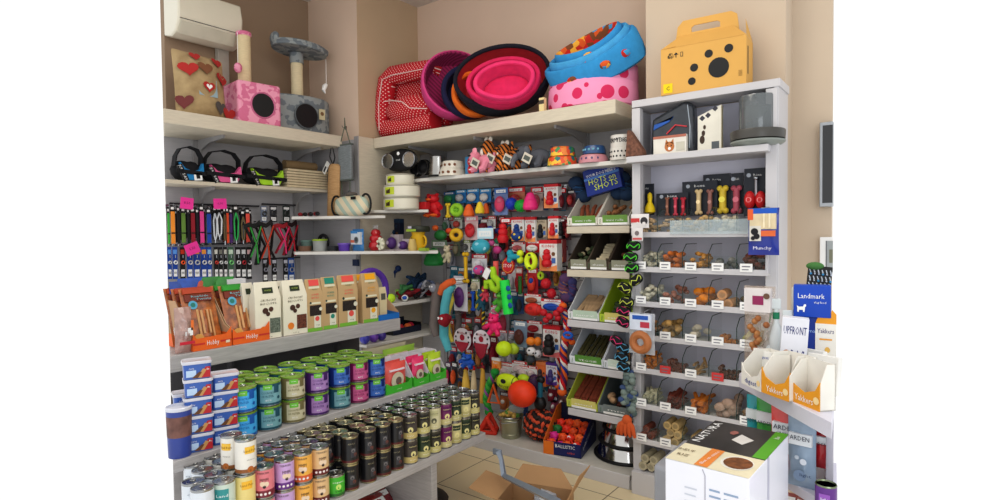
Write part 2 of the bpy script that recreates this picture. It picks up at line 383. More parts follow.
# ---------------------------------------------------------------- on and above the top shelves, left wall
acw = mat((222,216,196), .25, amt=.02, coat=.6)
def place(name, lab, cat, bb, y=None, x=None, z=None, rz=None, group=None):
    p, w, h = fitY(*bb, y) if y is not None else fitX(*bb, x)
    if z is not None: h = p.z+h-z; p.z = z
    if rz is None: rz = 0 if y is not None else PI/2
    return thing(name, lab, cat, p, rz, group), w, h
ya = at(243, 30, x=-4.03).y
t = thing('air_conditioner', 'white split air conditioner high on the brown left wall', 'air conditioner', (-4.25,ya,at(232,49,x=-4.1).z), PI/2)
L_ = ya-1.815
m = M(); m.prism([(0,.02),(-.10,0),(-.17,.02),(-.215,.09),(-.225,.2),(-.2,.31),(0,.32)], -L_, 0, acw, 'x'); m.build('casing', t, .012)
m = M(); m.prism([(-.17,.012),(-.218,.085),(-.221,.082),(-.173,.008)], -L_+.02, -.05, mat((205,200,182), .3), 'x'); m.build('louvre', t, .001)
m = M(); m.tube([(-L_+.01,-.2205,.1),(-.03,-.2205,.1)], .002, dark, 5); m.tube([(-.05,-.2,.06),(-.05,-.222,.1)], .0015, dark, 5); m.box(-.045,-.015,-.2235,-.215,.105,.12,mat((190,186,172), .4)); m.build('seam', t)
m = M(); m.disc(-L_+.42, .255, .07, mat((255,252,240), .3, em=1.5), y=-.2175, sx=1.5)  # glowing disc painting a ceiling light's reflection on the casing, never built
t2, w_, h_ = place('cable_trunking', 'white vertical trunking strip on the wall behind the patchwork cushion', 'trunking', (217,47,228,90), x=-4.22)
m = M(); m.box(-.04,.04,-.03,.02,-.35,.36, mat((176,170,160), .5)); m.build('cover', t2, .003)
# patchwork cushion
t, w_, h_ = place('cushion', 'brown patchwork cushion printed with red hearts beside the pink cat house', 'cushion', (174,47,231,119), x=-3.86, z=2.272)
cb_ = mat((176,152,112), .9, c2=(150,126,90), sc=11, bump=.3)
m = M().at(0,0,0,rx=-.2,ry=.04); m.pillow(w_*.90, h_*.95, .20, cb_, 12, 12, 0.0); m.build('cushion_cover', t, sub=1)
def heart(m, x, z, s, mt, y): 
    pts = []
    for i in range(20):
        a = 2*PI*i/20; pts.append((x+s*math.sin(a)**3, 0, z+s*(.81*math.cos(a)-.31*math.cos(2*a)-.12*math.cos(3*a)-.06*math.cos(4*a))))
    q = []
    for X,_,Z in pts:
        u = min(.97,max(.03,X/(w_*.9)+.5)); v = min(.97,max(.03,Z/(h_*.98))); q.append((X, -(.105*math.sin(PI*u)**.55*math.sin(PI*v)**.5)+y, Z))
    m.poly(q, mt, back=True)
m = M().at(0,0,0,rx=-.2,ry=.04)
rd = mat((176,48,44), .9); 
m.rect(-.05,.07,.13,.25,mat((150,170,176), .9), y=-.088)
for hx,hz,s,c in ((-.10,.30,.055,rd),(.01,.19,.04,rd),(.0,.32,.05,mat((130,84,56), .9)),(.12,.28,.05,rd),(-.13,.08,.05,mat((120,60,60), .9)),(.1,.08,.045,mat((90,84,80), .9)),(.1,.4,.04,rd),(.17,.06,.05,rd),(.12,.3,.025,cb_),(.01,.19,.02,wht),(-.05,.4,.035,rd)): heart(m, hx, hz, s, c, -.006-.02*s)
m.build('heart_print', t)
# cat houses
def cat_house():
    fur = mat((232,158,182), .95, k='patch', c2=(212,116,150), sc=22, amt=.02, bump=.8)
    p = at(236,125,x=-3.80); e = at(280,127,x=-3.76)
    W = e.y-p.y; 
    t = thing('cat_house', 'pink plush cat house cube with scratching post on top', 'cat house', (-3.93,(p.y+e.y)/2+.035,2.272), PI/2-.12)
    ht = .30
    m = M(); m.box(-W/2,W/2,-.15,.2,0,ht,fur)
    o = m.build('house', t, .02, bseg=3)
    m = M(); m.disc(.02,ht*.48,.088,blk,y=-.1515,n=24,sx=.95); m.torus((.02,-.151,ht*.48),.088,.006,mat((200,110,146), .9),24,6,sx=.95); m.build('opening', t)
    sis = mat((222,204,164), .9, k='grain', sc=30, amt=.12, bump=.3)
    m = M(); m.cyl((-.03,.03,ht-.005),.045,.36,sis,20); m.build('scratching_post', t)
    m = M(); m.cyl((-.03,.03,ht+.355),.052,.03,fur,20); m.build('post_cap', t, .008)
    m = M(); m.tube([(-.09,-.01,ht+.36),(-.095,-.02,ht+.14)], .002, wht, 5); m.ball((-.095,-.02,ht+.11),(.028,.025,.036),fur); m.build('hanging_mouse', t)
cat_house()
def cat_tree():
    fur = mat((146,152,152), .95, k='patch', c2=(112,120,126), sc=18, amt=.02, bump=.8)
    t = thing('cat_tree', 'grey plush cat tree with curved perch and dangling toy', 'cat tree', (-3.97,2.70,2.272), PI/2-.1)
    pl = [(-.20,.17),(-.20,-.06)]+[( -.20+.40*math.sin(a)*1.0, .17-.40*math.cos(a)) for a in [PI/2*k/8 for k in range(2,9)]]
    pl = [(x*1.25,y) for x,y in [(-.19,.2),(-.19,-.08),(-.10,-.13),(0,-.145),(.1,-.12),(.16,-.06),(.20,.03),(.205,.2)]]
    m = M(); m.prism(pl, 0, .295, fur, 'z'); m.build('house', t, .02, bseg=3)
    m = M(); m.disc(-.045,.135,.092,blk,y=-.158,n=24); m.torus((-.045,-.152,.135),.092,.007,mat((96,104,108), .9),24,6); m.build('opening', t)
    m = M(); m.box(.05,.1,-.172,-.168,.12,.2,mat((196,186,150), .7)); m.disc(.075,.165,.015,mat((120,90,60), .8),y=-.1725); m.build('tag', t)
    sis = mat((222,208,172), .9, k='grain', sc=30, amt=.12, bump=.3)
    m = M(); m.cyl((-.02,.03,.26),.045,.36,sis,20); m.build('scratching_post', t)
    m = M(); m.cyl((-.02,.03,.26),.05,.03,fur,16); m.cyl((-.02,.03,.57),.052,.08,fur,16); m.build('post_collar', t)
    vs = M(); n = 28
    pts = []
    for i in range(n):
        a = 2*PI*i/n; pts.append((-.01+.215*math.cos(a), .0+.17*math.sin(a)))
    vs.at(-.0,.0,.655,ry=.06); vs.prism(pts, 0, .03, fur, 'z')
    vs.torus((-.01,0,.03),.205,.017,fur,28,8,axis='z',sz=.78)
    vs.ball((-.215,0,.055),(.025,.06,.045),fur); vs.ball((.195,0,.045),(.03,.06,.035),fur)
    vs.build('perch', t, .008)
    m = M(); m.tube([(.20,-.03,.64),(.20,-.03,.44)], .0022, wht, 5); m.tube([(.20,-.03,.44),(.185,-.03,.42),(.175,-.03,.39),(.19,-.03,.365)],[.012,.02,.016,.004],wht,8); m.build('hanging_toy', t)
cat_tree()
# ---------------------------------------------------------------- pet beds on the back top shelf
def bed(name_lab, c, a, b, d, th, cout, cin, rz, rx, ry=0, notch=.3, nang=-.5*PI, group=None, lip=None, cat='pet bed', cush=None):
    t = thing('pet_bed', name_lab, cat, c, rz, group, rx=rx, ry=ry)
    def ring(rows, mt):
        n = 36; vs = []; fs = []
        for r_, y_ in rows:
            for i in range(n):
                q = 2*PI*i/n; nt = 1-notch*max(0, math.cos(q-nang))**3
                vs.append(((a*r_)*math.cos(q), -y_*(nt if y_ > d*.3 else 1), (b*r_)*math.sin(q)))
        for j in range(len(rows)-1):
            for i in range(n): fs.append((j*n+i,(j+1)*n+i,(j+1)*n+(i+1)%n,j*n+(i+1)%n))
        return M().add(vs, fs, mt)
    k = th/a
    m = ring([(.02,0),(.8,0),(.9,.02),(.97,d*.5),(1,d*.85),(1-.15*k,d*.97),(1-.5*k,d)], cout); m.build('outer_wall', t)
    m = ring([(1-.5*k,d),(1-.85*k,d*.97),(1-k,d*.85),(.95-k,d*.4),(.9-k,d*.22),(.02,d*.2)], cin); m.build('lining', t)
    if lip:
        n = 36; pts = [(a*(1-.5*k)*math.cos(2*PI*i/n), -d*(1-notch*max(0,math.cos(2*PI*i/n-nang))**3), b*(1-.5*k)*math.sin(2*PI*i/n)) for i in range(n)]
        m = M(); m.tube(pts, th*.5, lip, 8, closed=True); m.build('rim', t)
    if cush:
        m = M(); m.ball((0,-d*.3,0),(a*(.88-k),d*.14,b*(.88-k)),cush,20,8); m.build('cushion', t)
    return t
ZT = 2.272
def cen(px, py, y): return at(px, py, y=y)
cl = lambda *c: mat(tuple(c), .9, sc=20, amt=.12, bump=.25)
navy = cl(22,24,62); orange = cl(232,112,30); hot = cl(214,36,92); hot2 = cl(226,52,110); mag = cl(206,66,128); redc = cl(168,30,40); ink = cl(20,20,34)
# red polka bed, square
pol = mat((186,26,38), .9, k='polka', c2=(240,220,215), sc=48, amt=.0)
c0, w_, h_ = fitY(378,63,440,134,3.2)
t = thing('pet_bed', 'red square dog bed with white polka dots at the shelf end', 'pet bed', (c0.x+.02,3.25,ZT), .0)
m = M(); m.box(-w_*.42,w_*.46,.02,.12,.06,h_*.9,pol); m.build('base', t, .04, bseg=3)
def bol(pts, r):
    m = M(); m.tube(pts, r, pol, 14); return m
m = bol([(w_*.45,-.03,h_*.86),(0,-.03,h_*.9),(-w_*.3,-.03,h_*.92),(-w_*.40,-.03,h_*.85),(-w_*.43,-.04,h_*.6),(-w_*.43,-.05,h_*.3),(-w_*.40,-.05,.085),(-w_*.2,-.06,.08),(w_*.4,-.06,.08)], [.07,.075,.075,.08,.08,.08,.078,.075,.07]); m.build('bolster', t)
m = M(); m.ball((.04,-.09,h_*.36),(w_*.38,.09,h_*.19),pol,18,10); m.build('cushion', t)
pipw = mat((235,215,210), .8)
m = M(); m.tube([(-w_*.40,-.13,.06),(-w_*.41,-.125,h_*.5),(-w_*.36,-.115,h_*.84),(-w_*.2,-.112,h_*.87),(w_*.3,-.108,h_*.85)], .0035, pipw, 5)
m.tube([(-w_*.28,-.15,h_*.5),(-.04,-.185,h_*.46),(.05,-.185,h_*.42),(.12,-.175,h_*.32),(w_*.4,-.15,h_*.28)], .0035, pipw, 5); m.build('piping', t)
bed('large magenta round pet bed standing between red polka bed and orange bed', cen(453,93,3.30), .27, .26, .18, .035, mag, mat((150,30,84), .9, k='wave', c2=(110,20,60), sc=18, amt=0), .95, -.2, ry=.0, notch=.2, nang=-.2)
bed('navy rimmed pet bed with orange lining tucked behind the black bed', cen(468,97,3.27), .21, .20, .13, .04, navy, navy, .85, -.15, notch=.3, nang=-.7)
bed('orange soft pet bed nested inside the navy bed', cen(474,99,3.22), .175, .165, .12, .04, orange, mat((214,92,20), .9), .85, -.15, notch=.3, nang=-.7)
bed('big black oval pet bed with red lining, largest on the shelf', cen(505,91,3.30), .335, .25, .18, .03, ink, redc, .55, -.4, ry=-.12, notch=.15, lip=ink)
bed('hot pink oval bed, outer one nested in the black bed', cen(506,93,3.20), .25, .17, .15, .035, hot, hot, .55, -.4, ry=-.14, notch=.25, nang=-1.2, lip=hot)
bed('hot pink oval bed, smaller one nested inside the pink bed', cen(507,92,3.15), .205, .135, .14, .03, hot2, hot2, .55, -.4, ry=-.16, notch=.3, nang=-1.2, lip=hot2, cush=hot)
# dotted pink beds stacked (lying flat) and blue beds above
pinkd = mat((232,150,186), .9, k='polka', c2=(204,44,92), sc=10, amt=.9)
def flat_bed(lab, c, a, b, h, th, mt, inn, rz, rx=0, ry=0, dip=.35, cat='pet bed', trim=None, group=None, na=-PI/2+.3):
    t = thing('pet_bed', lab, cat, c, rz, group, rx=rx, ry=ry); n = 36
    def rows(L_, mt_, nm, par=t):
        vs = []; fs = []
        for r_, z_ in L_:
            for i in range(n):
                q = 2*PI*i/n; k_ = 1-dip*max(0,math.cos(q-na))**2
                vs.append(((a-r_)*math.cos(q), (b-r_)*math.sin(q), z_*h*(k_ if z_ > .4 else 1)))
        for j in range(len(L_)-1):
            for i in range(n): fs.append((j*n+i,j*n+(i+1)%n,(j+1)*n+(i+1)%n,(j+1)*n+i))
        return M().add(vs, fs, mt_).build(nm, par)
    rows([(a-.02,0),(.03,0),(.005,.08),(0,.45),(.004,.88),(th*.3,.98),(th*.5,1)], mt, 'outer_wall')
    rows([(th*.5,1),(th*.75,.97),(th,.85),(th*1.1,.45),(th*1.3,.2),(a-.02,.15)], inn, 'lining')
    if trim: rows([(-.003,.62),(-.003,.66)], trim, 'trim')
    return t
pc = at(593,107,y=3.33)
flat_bed('lower pink pet bed with large cherry dots under the blue beds', (pc.x-.02,3.36,ZT), .30, .235, .17, .05, pinkd, pinkd, .05, dip=.0)
flat_bed('upper pink pet bed with large cherry dots, stacked on its twin', (pc.x-.02,3.37,ZT+.12), .295, .23, .16, .05, pinkd, pinkd, .05, dip=.15)
blu = cl(52,146,204); blu2 = cl(74,164,216)
prn = mat((200,80,40), .9, k='multi', c2=((210,90,36),(120,70,40),(230,170,60),(190,40,30),(60,150,200)), sc=26)
bc = at(598,62,y=3.36)
for i,(a_,zz,mt,dx) in enumerate(((.325,0,blu,0.02),(.285,.045,blu2,.01),(.24,.085,blu,0))):
    t = flat_bed(['outermost bright blue pet bed tilted on the pink dotted beds','middle bright blue pet bed nested in the tilted stack','innermost bright blue pet bed with printed lining, tilted'][i], (bc.x+dx,3.36,bc.z-.10+zz), a_, a_*.62, .20-.01*i, .045, mt, blu if i<2 else prn, .05, rx=.6, ry=-.26, dip=.2)
    for q in (-1.9,-1.2,-.75) if i == 0 else (-1.5,-.5):
        x, y = a_*math.cos(q), a_*.62*math.sin(q)
        M().ball((x*.98,y*.98,.10),(.04,.012,.025),prn,8,6).build('printed_patch', t)
    m = M(); q = -1.75; m.strap([(a_*math.cos(q),a_*.62*math.sin(q)-.004,.02),(a_*math.cos(q),a_*.62*math.sin(q)-.006,.07)], .018,.003, blk, up=(1,0,0)); m.build('care_label', t)
t, w_, h_ = place('product_carton', 'small narrow yellow and white carton beside the black pet bed', 'box', (539,97,544,110), y=3.12, z=ZT)
m = M(); m.box(-w_/2,w_/2,0,.03,0,.09,mat((225,205,150), .6)); m.box(-w_/2,w_/2,-.001,0,.05,.075,mat((70,60,50), .6)); m.build('carton', t)
# cardboard pet carrier
t = thing('pet_carrier', 'yellow cardboard pet carrier box with black paw print cut outs', 'pet carrier', (-.995,3.10,2.245), .06)
card = mat((214,166,88), .75, sc=4, amt=.06); cardi = mat((190,142,72), .8)
W, Hh, D = .44, .25, .17
m = M(); m.box(-W/2,W/2,0,D,0,Hh,card); m.build('carton_body', t, .002)
m = M(); m.prism([(-W/2,Hh),(-W/2+.08,Hh+.005),(-W/2+.04,Hh+.002)], 0, D, card)
for s in (1,): 
    m.poly([(-W/2,0,Hh),(-W/2+.09,D/2,Hh+.085),(-W/2,D,Hh)], cardi); m.poly([(-W/2,0,Hh),(W/2,0,Hh),(W/2-.08,D/2-.005,Hh+.085),(-W/2+.09,D/2-.005,Hh+.085)], card); m.poly([(-W/2,D,Hh),(W/2,D,Hh),(W/2-.08,D/2,Hh+.085),(-W/2+.09,D/2,Hh+.085)], card)
m.poly([(W/2,0,Hh),(W/2,D,Hh),(W/2-.02,D/2,Hh+.11)], card); m.build('roof_flaps', t)
hp = [(-.14,Hh+.07),(-.13,Hh+.145),(.15,Hh+.145),(.165,Hh+.07)]
m = M(); yy = D/2-.008
def ringp(m, out, inn, y0, y1, mt):
    n = len(out)
    for y in (y0,y1): m.add([(x,y,z) for x,z in out]+[(x,y,z) for x,z in inn], [(i,(i+1)%n,(i+1)%n+n,i+n) for i in range(n)], mt)
    m.add([(x,y,z) for y in (y0,y1) for x,z in out], [(i,(i+1)%n,(i+1)%n+n,i+n) for i in range(n)], mt)
    m.add([(x,y,z) for y in (y0,y1) for x,z in inn], [(i,(i+1)%n,(i+1)%n+n,i+n) for i in range(n)], mt)
ringp(m, [(-.16,Hh+.06),(-.15,Hh+.13),(-.12,Hh+.16),(.13,Hh+.16),(.16,Hh+.14),(.17,Hh+.06)], [(-.075,Hh+.09),(-.075,Hh+.115),(-.06,Hh+.125),(.06,Hh+.125),(.075,Hh+.115),(.075,Hh+.09)], yy, yy+.006, card)
m.build('handle', t)
m = M()
for x,z,r in ((.085,.105,.052),(-.052,.055,.02),(-.04,.125,.021),(.035,.185,.021),(.135,.195,.022)): m.disc(x,z,r,blk,y=-.0015,n=20)
m.disc(.09,.11,.0,blk,y=-.002); m.box(W/2-.0005,W/2+.0015,.03,.045,.06,.2,blk); m.build('air_holes', t)
m = M(); m.rect(-W/2+.015,-W/2+.065,.01,.06,mat((236,206,10), .6),y=-.0015); m.text('C',-W/2+.04,.033,.03,blk,y=-.0025)
m.text('♻',-W/2+.055,Hh-.045,.03,blk,y=-.0025); m.tube([(-W/2+.04,-.001,Hh-.05),(-W/2+.05,-.001,Hh-.03),(-W/2+.06,-.001,Hh-.05)],.0025,blk,5,closed=True)
m.box(-W/2+.082,-W/2+.086,-.002,0,Hh-.055,Hh-.03,blk); m.prism([(-W/2+.072,Hh-.04),(-W/2+.096,Hh-.04),(-W/2+.084,Hh-.028)],-.002,0,blk); m.rect(-W/2+.108,-W/2+.122,Hh-.055,Hh-.03,blk,y=-.0015); m.rect(-W/2+.111,-W/2+.119,Hh-.052,Hh-.033,card,y=-.002)
m.text('PET BOX'[:0] or '||||||',W/2-.03,.06,.02,mat((120,90,50), .8),y=-.0015,vert=True); m.build('printing', t)
# ---------------------------------------------------------------- second shelf on the left wall
mets = mat((170,172,176), .25, 1.)
def harness(px0, px1, lab, col):
    c0 = at(px0, 185, x=-4.03); c1 = at(px1, 185, x=-4.03)
    W = c1.y-c0.y
    t = thing('dog_harness', lab, 'dog harness', (-4.02,(c0.y+c1.y)/2,1.872), PI/2, 'padded dog harnesses with handles on the shelf')
    fab = mat((22,22,26), .85, bump=.2); cm = mat(col, .8, sc=10)
    h = .15
    m = M(); m.ball((0,0,h*.5),(W*.5,.075,h*.55),fab,16,8,bend=lambda p:(p[0]*(1-.15*max(0,p[2])),p[1],max(p[2],-.85)*(1-.35*(1-abs(p[0]))*max(0,p[2])))); m.build('saddle', t)
    m = M()
    pts = [(-W*.36,h*.78),(-W*.2,h*.52),(W*.05,h*.42),(W*.28,h*.5),(W*.4,h*.8),(W*.42,h*.45),(W*.3,h*.05),(-W*.1,h*.02),(-W*.2,h*.1)]
    def onb(x,z,o=.004):
        q = 1-(x/(W*.5))**2-((z-h*.5)/(h*.6))**2
        return -.078*math.sqrt(max(.05,q))-o
    m.prism(pts, -.086, -.05, cm); m.build('coloured_panel', t)
    m = M(); m.strap([(x,-.09,h*.36-.01*x/W) for x in [W*(.5*k/4) for k in range(-4,5)]], .026,.004, fab, up=(0,0,1)); m.build('chest_strap', t)
    m = M(); m.strap([(-W*.46,-.03,h*.6),(-W*.43,-.04,h*1.05),(-W*.3,-.045,h*1.38),(-.0,-.05,h*1.5),(W*.28,-.045,h*1.4),(W*.42,-.04,h*1.1),(W*.44,-.03,h*.5)], .055,.008, fab); m.build('handle', t)
    m = M().at(-W*.3,-.088,h*.32,ry=1.15); m.box(-.055,.055,-.003,.003,-.018,.018,blk); m.text('JULIUS-K9',0,0,.024,wht,y=-.004); m.build('name_patch', t)
    m = M().at(W*.2,-.09,h*.18,ry=-.1); m.box(-.026,.026,-.002,.002,-.024,.024,wht); m.rect(-.012,.012,-.012,.014,blk,y=-.003); m.build('price_tag', t)
harness(170,200,'blue padded dog harness with black handle, first on the shelf at left',(30,130,190))
harness(199,238,'pink padded dog harness with black handle between blue and lime ones',(226,96,150))
harness(240,280,'lime green padded dog harness with black handle beside folded mats',(168,216,50))
p0_, p1_ = at(282,190,x=-4.0), at(322,190,x=-4.0)
Wm = p1_.y-p0_.y
matc = mat((206,190,158), .9, sc=30, bump=.3)
for i in range(7):
    m = M(); m.box(-Wm/2,Wm/2,-.1,.1,0,.0165,matc); m.box(-Wm/2-.002,Wm/2+.002,-.102,.102,.0165,.0195,mat((120,104,80), .9))
    o = m.build('rattan_mat', bev=.003, loc=(-4.02+R_.uniform(-.006,.006),(p0_.y+p1_.y)/2+R_.uniform(-.004,.004),1.871+.0205*i), rot=(0,0,PI/2))
    tag(o, 'flat cream woven mat, %s in the stack beside the lime harness' % ['bottom one','second from bottom','third from bottom','middle one','third from top','second from top','topmost'][i], 'mat', 'stacked cream woven mats')
o = M().at(0,0,0,ry=PI/2).lathe([(.0,-.14),(.036,-.14),(.038,0),(.036,.14),(0,.14)], mat((150,124,88), .95, bump=.4), 16).build('rolled_mat', loc=(-4.03,(p0_.y+p1_.y)/2,1.871+.0205*7+.036), rot=(0,0,PI/2)); tag(o,'brown rolled mat lying on the stack of cream mats','mat')
# ---------------------------------------------------------------- hooks and leads on the left wall
railm = mat((60,60,64), .5, .6)
XL = -4.19
for k,(a,b_,py) in enumerate(((160,259,203),(262,297,204),(160,259,245),(262,300,259))):
    p = at(a,py,x=XL+.03); q = at(b_,py+.5,x=XL+.03)
    y0 = max(p.y, XL/KL+.01)
    m = M(); y0 = max(y0, 1.775); m.box(-.006,.006,y0,q.y,-.006,.006,railm)
    for yy in (y0+.1,q.y-.08): m.box(-.05,0,yy-.006,yy+.006,-.005,.005,railm)
    tag(m.build('hook_rail', loc=(XL+.03,0,p.z)), ['dark hook rail above the hanging coloured leads','short dark rail above the hanging black harnesses','dark hook rail under the leads carrying carded chains','short lower rail right of the carded accessories'][k], 'rail')
def hook(p, rz, L=.12):
    m = M(); m.tube([(0,.0,0),(0,-L,0),(0,-L-.008,.014)], .0025, mets, 6); m.box(-.01,.01,-.004,.0,-.014,.014,mets)
    return tag(m.build('display_hook', loc=p, rot=(0,0,rz)), 'small metal display hook on shop wall rails and slats', 'hook', 'metal display hooks')
def lead(bb, lab, col, kind=0, x=-4.09):
    p, w, h = fitX(*bb, x)
    t = thing('dog_lead', lab, 'dog lead', p, PI/2, 'coloured leads hanging on the left wall')
    cm = mat(col, .75, sc=12); hd = h*.2
    m = M(); m.box(-w*.45,w*.45,-.003,.003,h-hd,h,blk); m.rect(-w*.3,w*.3,h-hd*.55,h-hd*.25,wht,y=-.004); m.build('header_card', t)
    m = M()
    if kind == 0:
        m.box(-w*.4,w*.4,-.012,-.004,.012,h-hd*.8,cm); m.box(-w*.4,w*.4,-.016,-.003,h*.30,h*.33,blk); m.build('webbing', t, .002)
        m = M(); m.box(-w*.25,w*.25,-.014,-.002,0,.016,mets); m.build('clip', t)
    else:
        for s in (-1,1): m.tube([(0,-.008,h-hd),(s*w*.42,-.012,h*.6),(s*w*.3,-.01,h*.2),(0,-.008,.02)], .005, cm, 6)
        m.build('cord', t); m = M(); m.cyl((0,-.008,0),.006,.03,mets,8); m.build('clip', t)
    return t
LD = [((167.5,207,170,246),'green lead, first on the row at left',(60,170,60),0),((170.5,205,175.5,246),'bright orange flat webbing lead near the wall edge',(244,150,50),0),((181,207,186,245),'olive green flat webbing lead under pink note',(104,140,60),0),((190.5,207,195.5,245),'dark red flat lead between olive and pink ones',(150,30,44),0),((199.5,205,204.5,245),'bright pink flat webbing lead on hook rail',(230,70,150),0),((206.5,208,211.5,245),'blue flat webbing lead right of pink one',(36,76,170),0),((213,206,217,243),'slim white looped cord lead beside blue lead',(210,215,220),1),((216.5,206,222,240),'thicker white looped cord lead by green tag',(225,228,230),1),((223.5,207,226,245),'thin brown braided lead left of orange one',(110,90,60),1),((226.2,207,229,245),'narrow orange red lead beside purple one',(226,80,40),0),((229.5,208,232.5,245),'narrow purple lead beside the green looped lead',(80,40,110),0),((233.5,205,238.5,244),'bright green looped cord lead with slip ring',(50,180,90),1),((241,210,245,244),'brown chain like lead next to coral one',(120,104,70),1),((245.5,208,250,244),'coral red flat lead at right end of rail',(236,90,74),0),((177,206,180.5,246),'black flat lead between orange and olive leads',(24,24,28),0),((187,208,190,246),'black flat lead between olive and dark red leads',(24,24,28),0),((196,208,199,246),'black flat lead between dark red and pink leads',(30,26,34),0)]
for a in LD:
    lead(*a)
    if a[0][0] < 169: continue
    c_ = at((a[0][0]+a[0][2])/2, a[0][1]+1, x=-4.08); hook(Vector((XL+.02,c_.y,c_.z)), PI/2, .09)
# black webbing leads filling the row behind
for i in range(18):
    px = 172+4.6*i
    o = lead((px-1.5,209+R_.uniform(-2,2),px+1.5,244+R_.uniform(-4,1)), 'black lead hanging in the rear row, %s from the wall edge' % ORD[i], (20,20,23) if i%4 else (44,34,30), 0, x=-4.13)
# carded accessories
def carded(bb, lab, card_c, lab_c, toy_c, x=-4.09, cat='pet accessory', name='carded_accessory'):
    p, w, h = fitX(*bb, x)
    t = thing(name, lab, cat, p, PI/2, 'carded accessories on the lower left hooks')
    m = M(); m.box(-w/2,w/2,-.002,.002,0,h,mat(card_c, .5)); m.rect(-w*.38,w*.38,h*.78,h*.92,mat(lab_c, .5),y=-.003); m.rect(-w*.36,w*.36,h*.08,h*.3,wht,y=-.003); m.text('IIII',0,h*.19,h*.1,blk,y=-.004,w=w*.5); m.build('card', t, 0)
    m = M(); m.torus((0,-.012,h*.52),min(w*.32,h*.2),.005,mat(toy_c, .3, .4),14,6); m.tube([(0,-.01,h*.75),(0,-.01,h*.66)],.003,mets,5); m.build('ring_clip', t)
b_ = (28,70,160); k_ = (24,24,26)
for i,(x0,x1,c,l,tc) in enumerate(((168,172,b_,(90,150,220),(200,200,200)),(173,178,b_,(90,150,220),(220,220,220)),(180.5,185.5,k_,(200,60,30),(230,90,40)),(187.5,193,b_,(230,150,60),(200,200,200)),(194,200.5,b_,(230,150,60),(190,190,190)),(201.5,207,b_,(230,150,60),(200,200,200)),(207.5,212,b_,(140,190,230),(200,200,200)),(214.5,218.5,k_,(210,210,200),(190,60,50)),(219,223,k_,(120,120,110),(200,200,200)),(224,227.5,k_,(200,200,190),(200,200,200)),(228.5,234,(70,100,80),(200,220,200),(120,200,120)),(236,241,k_,(210,210,210),(200,200,200)),(241.5,246.5,k_,(210,210,210),(180,40,50)),(247,252,k_,(220,180,180),(200,200,200)))):
    nm = 'blue' if c==b_ else 'black' if c==k_ else 'green'
    carded((x0,247,x1,279), '%s carded clip accessory, %s along the lower left hooks' % (nm, ORD[i]), c, l, tc)
for i,(x0,x1,c) in enumerate(((263,268,k_),(272,277,k_),(283.5,288,k_),(288.5,294.5,(30,80,160)))):
    carded((x0,258,x1,282) , ['black carded clip below the striped harness','black carded clip left of the gap under harnesses','black carded clip beside hanging blue lead','blue hanging lead pack with white label under pink harness'][i], c, (200,200,210), (150,150,160))
for i,(x0,x1,c) in enumerate(((261,267,(120,130,150)),(270,277,(60,60,66)),(283,290,(40,50,46)))):
    carded((x0,206,x1,222), ['small grey card on the short upper hook rail','black card with white label behind the striped harness','dark green card on last upper left hook'][i], c, (225,225,225), (60,60,60))
# pink price notes
for i,(bb,r_) in enumerate((((180,197,193,209),.1),((214,198,227,209),-.05),((187.5,242,201.5,254),-.35))):
    p, w, h = fitX(*bb, -4.02)
    m = M().at(0,0,0,ry=r_); m.box(-w/2,w/2,-.001,.001,0,h*.95,mat((240,60,160), .7)); m.text(['8,50','6,90','5,50'][i],0,h*.5,h*.3,mat((120,20,80), .7),y=-.002); m.tube([(0,.004,h*.9),(0,.05,h*.9)],.002,mets,5)
    tag(m.build('price_note', loc=p, rot=(0,0,PI/2)), ['neon pink paper note above the olive lead','neon pink paper note above the white looped leads','neon pink paper note tilted on the blue cards'][i], 'note')
# hanging harnesses
def hang_harness(bb, lab, c1, c2, x=-4.05):
    p, w, h = fitX(*bb, x)
    t = thing('dog_harness', lab, 'dog harness', p, PI/2, 'harnesses hanging on the left wall')
    f1, f2 = mat(c1, .8, sc=12), mat(c2, .8)
    m = M(); m.strap([(-w*.45,0,h*.85),(-w*.25,-.03,h*.9),(0,-.035,h*.86),(w*.3,-.03,h*.95),(w*.42,0,h*.8)], .03,.01, f1, up=(0,.3,1)); m.build('neck_band', t)
    m = M()
    for a,b,c in (((-w*.42,h*.82),(-w*.1,h*.45),(-w*.38,h*.08)),((w*.38,h*.82),(w*.2,h*.45),(w*.05,h*.02)),((-w*.2,h*.9),(.0,h*.5),(w*.42,h*.2))):
        m.strap([(a[0],-.02,a[1]),(b[0],-.045,b[1]),(c[0],-.02,c[1])], .026,.008, f1)
    m.build('straps', t)
    m = M()
    for a,b,c in (((-w*.3,h*.84),(.0,h*.45),(w*.1,h*.06)),((w*.3,h*.86),(-w*.02,h*.5),(-w*.3,h*.2))): m.strap([(a[0],-.05,a[1]),(b[0],-.058,b[1]),(c[0],-.05,c[1])], .012,.006, f2)
    m.build('trim_straps', t)
    m = M(); m.torus((0,-.06,h*.5),.012,.003,mets,12,5); m.build('ring', t)
    hook(Vector((XL+.02,p.y,p.z+h*.93)), PI/2, .1); return t
hang_harness((244,220,262,266),'black strap harness with thin green edging hanging at left',(26,28,28),(60,160,70))
hang_harness((254,219,275,268),'black strap harness with orange red piping hanging on rail',(30,26,26),(206,70,44))
hang_harness((272,222,290,256),'red strap harness with bright pink chest piece hanging',(150,28,40),(236,60,120))
hang_harness((282,220,298,258),'black and red mesh harness at the shelf corner',(40,18,22),(190,30,50))
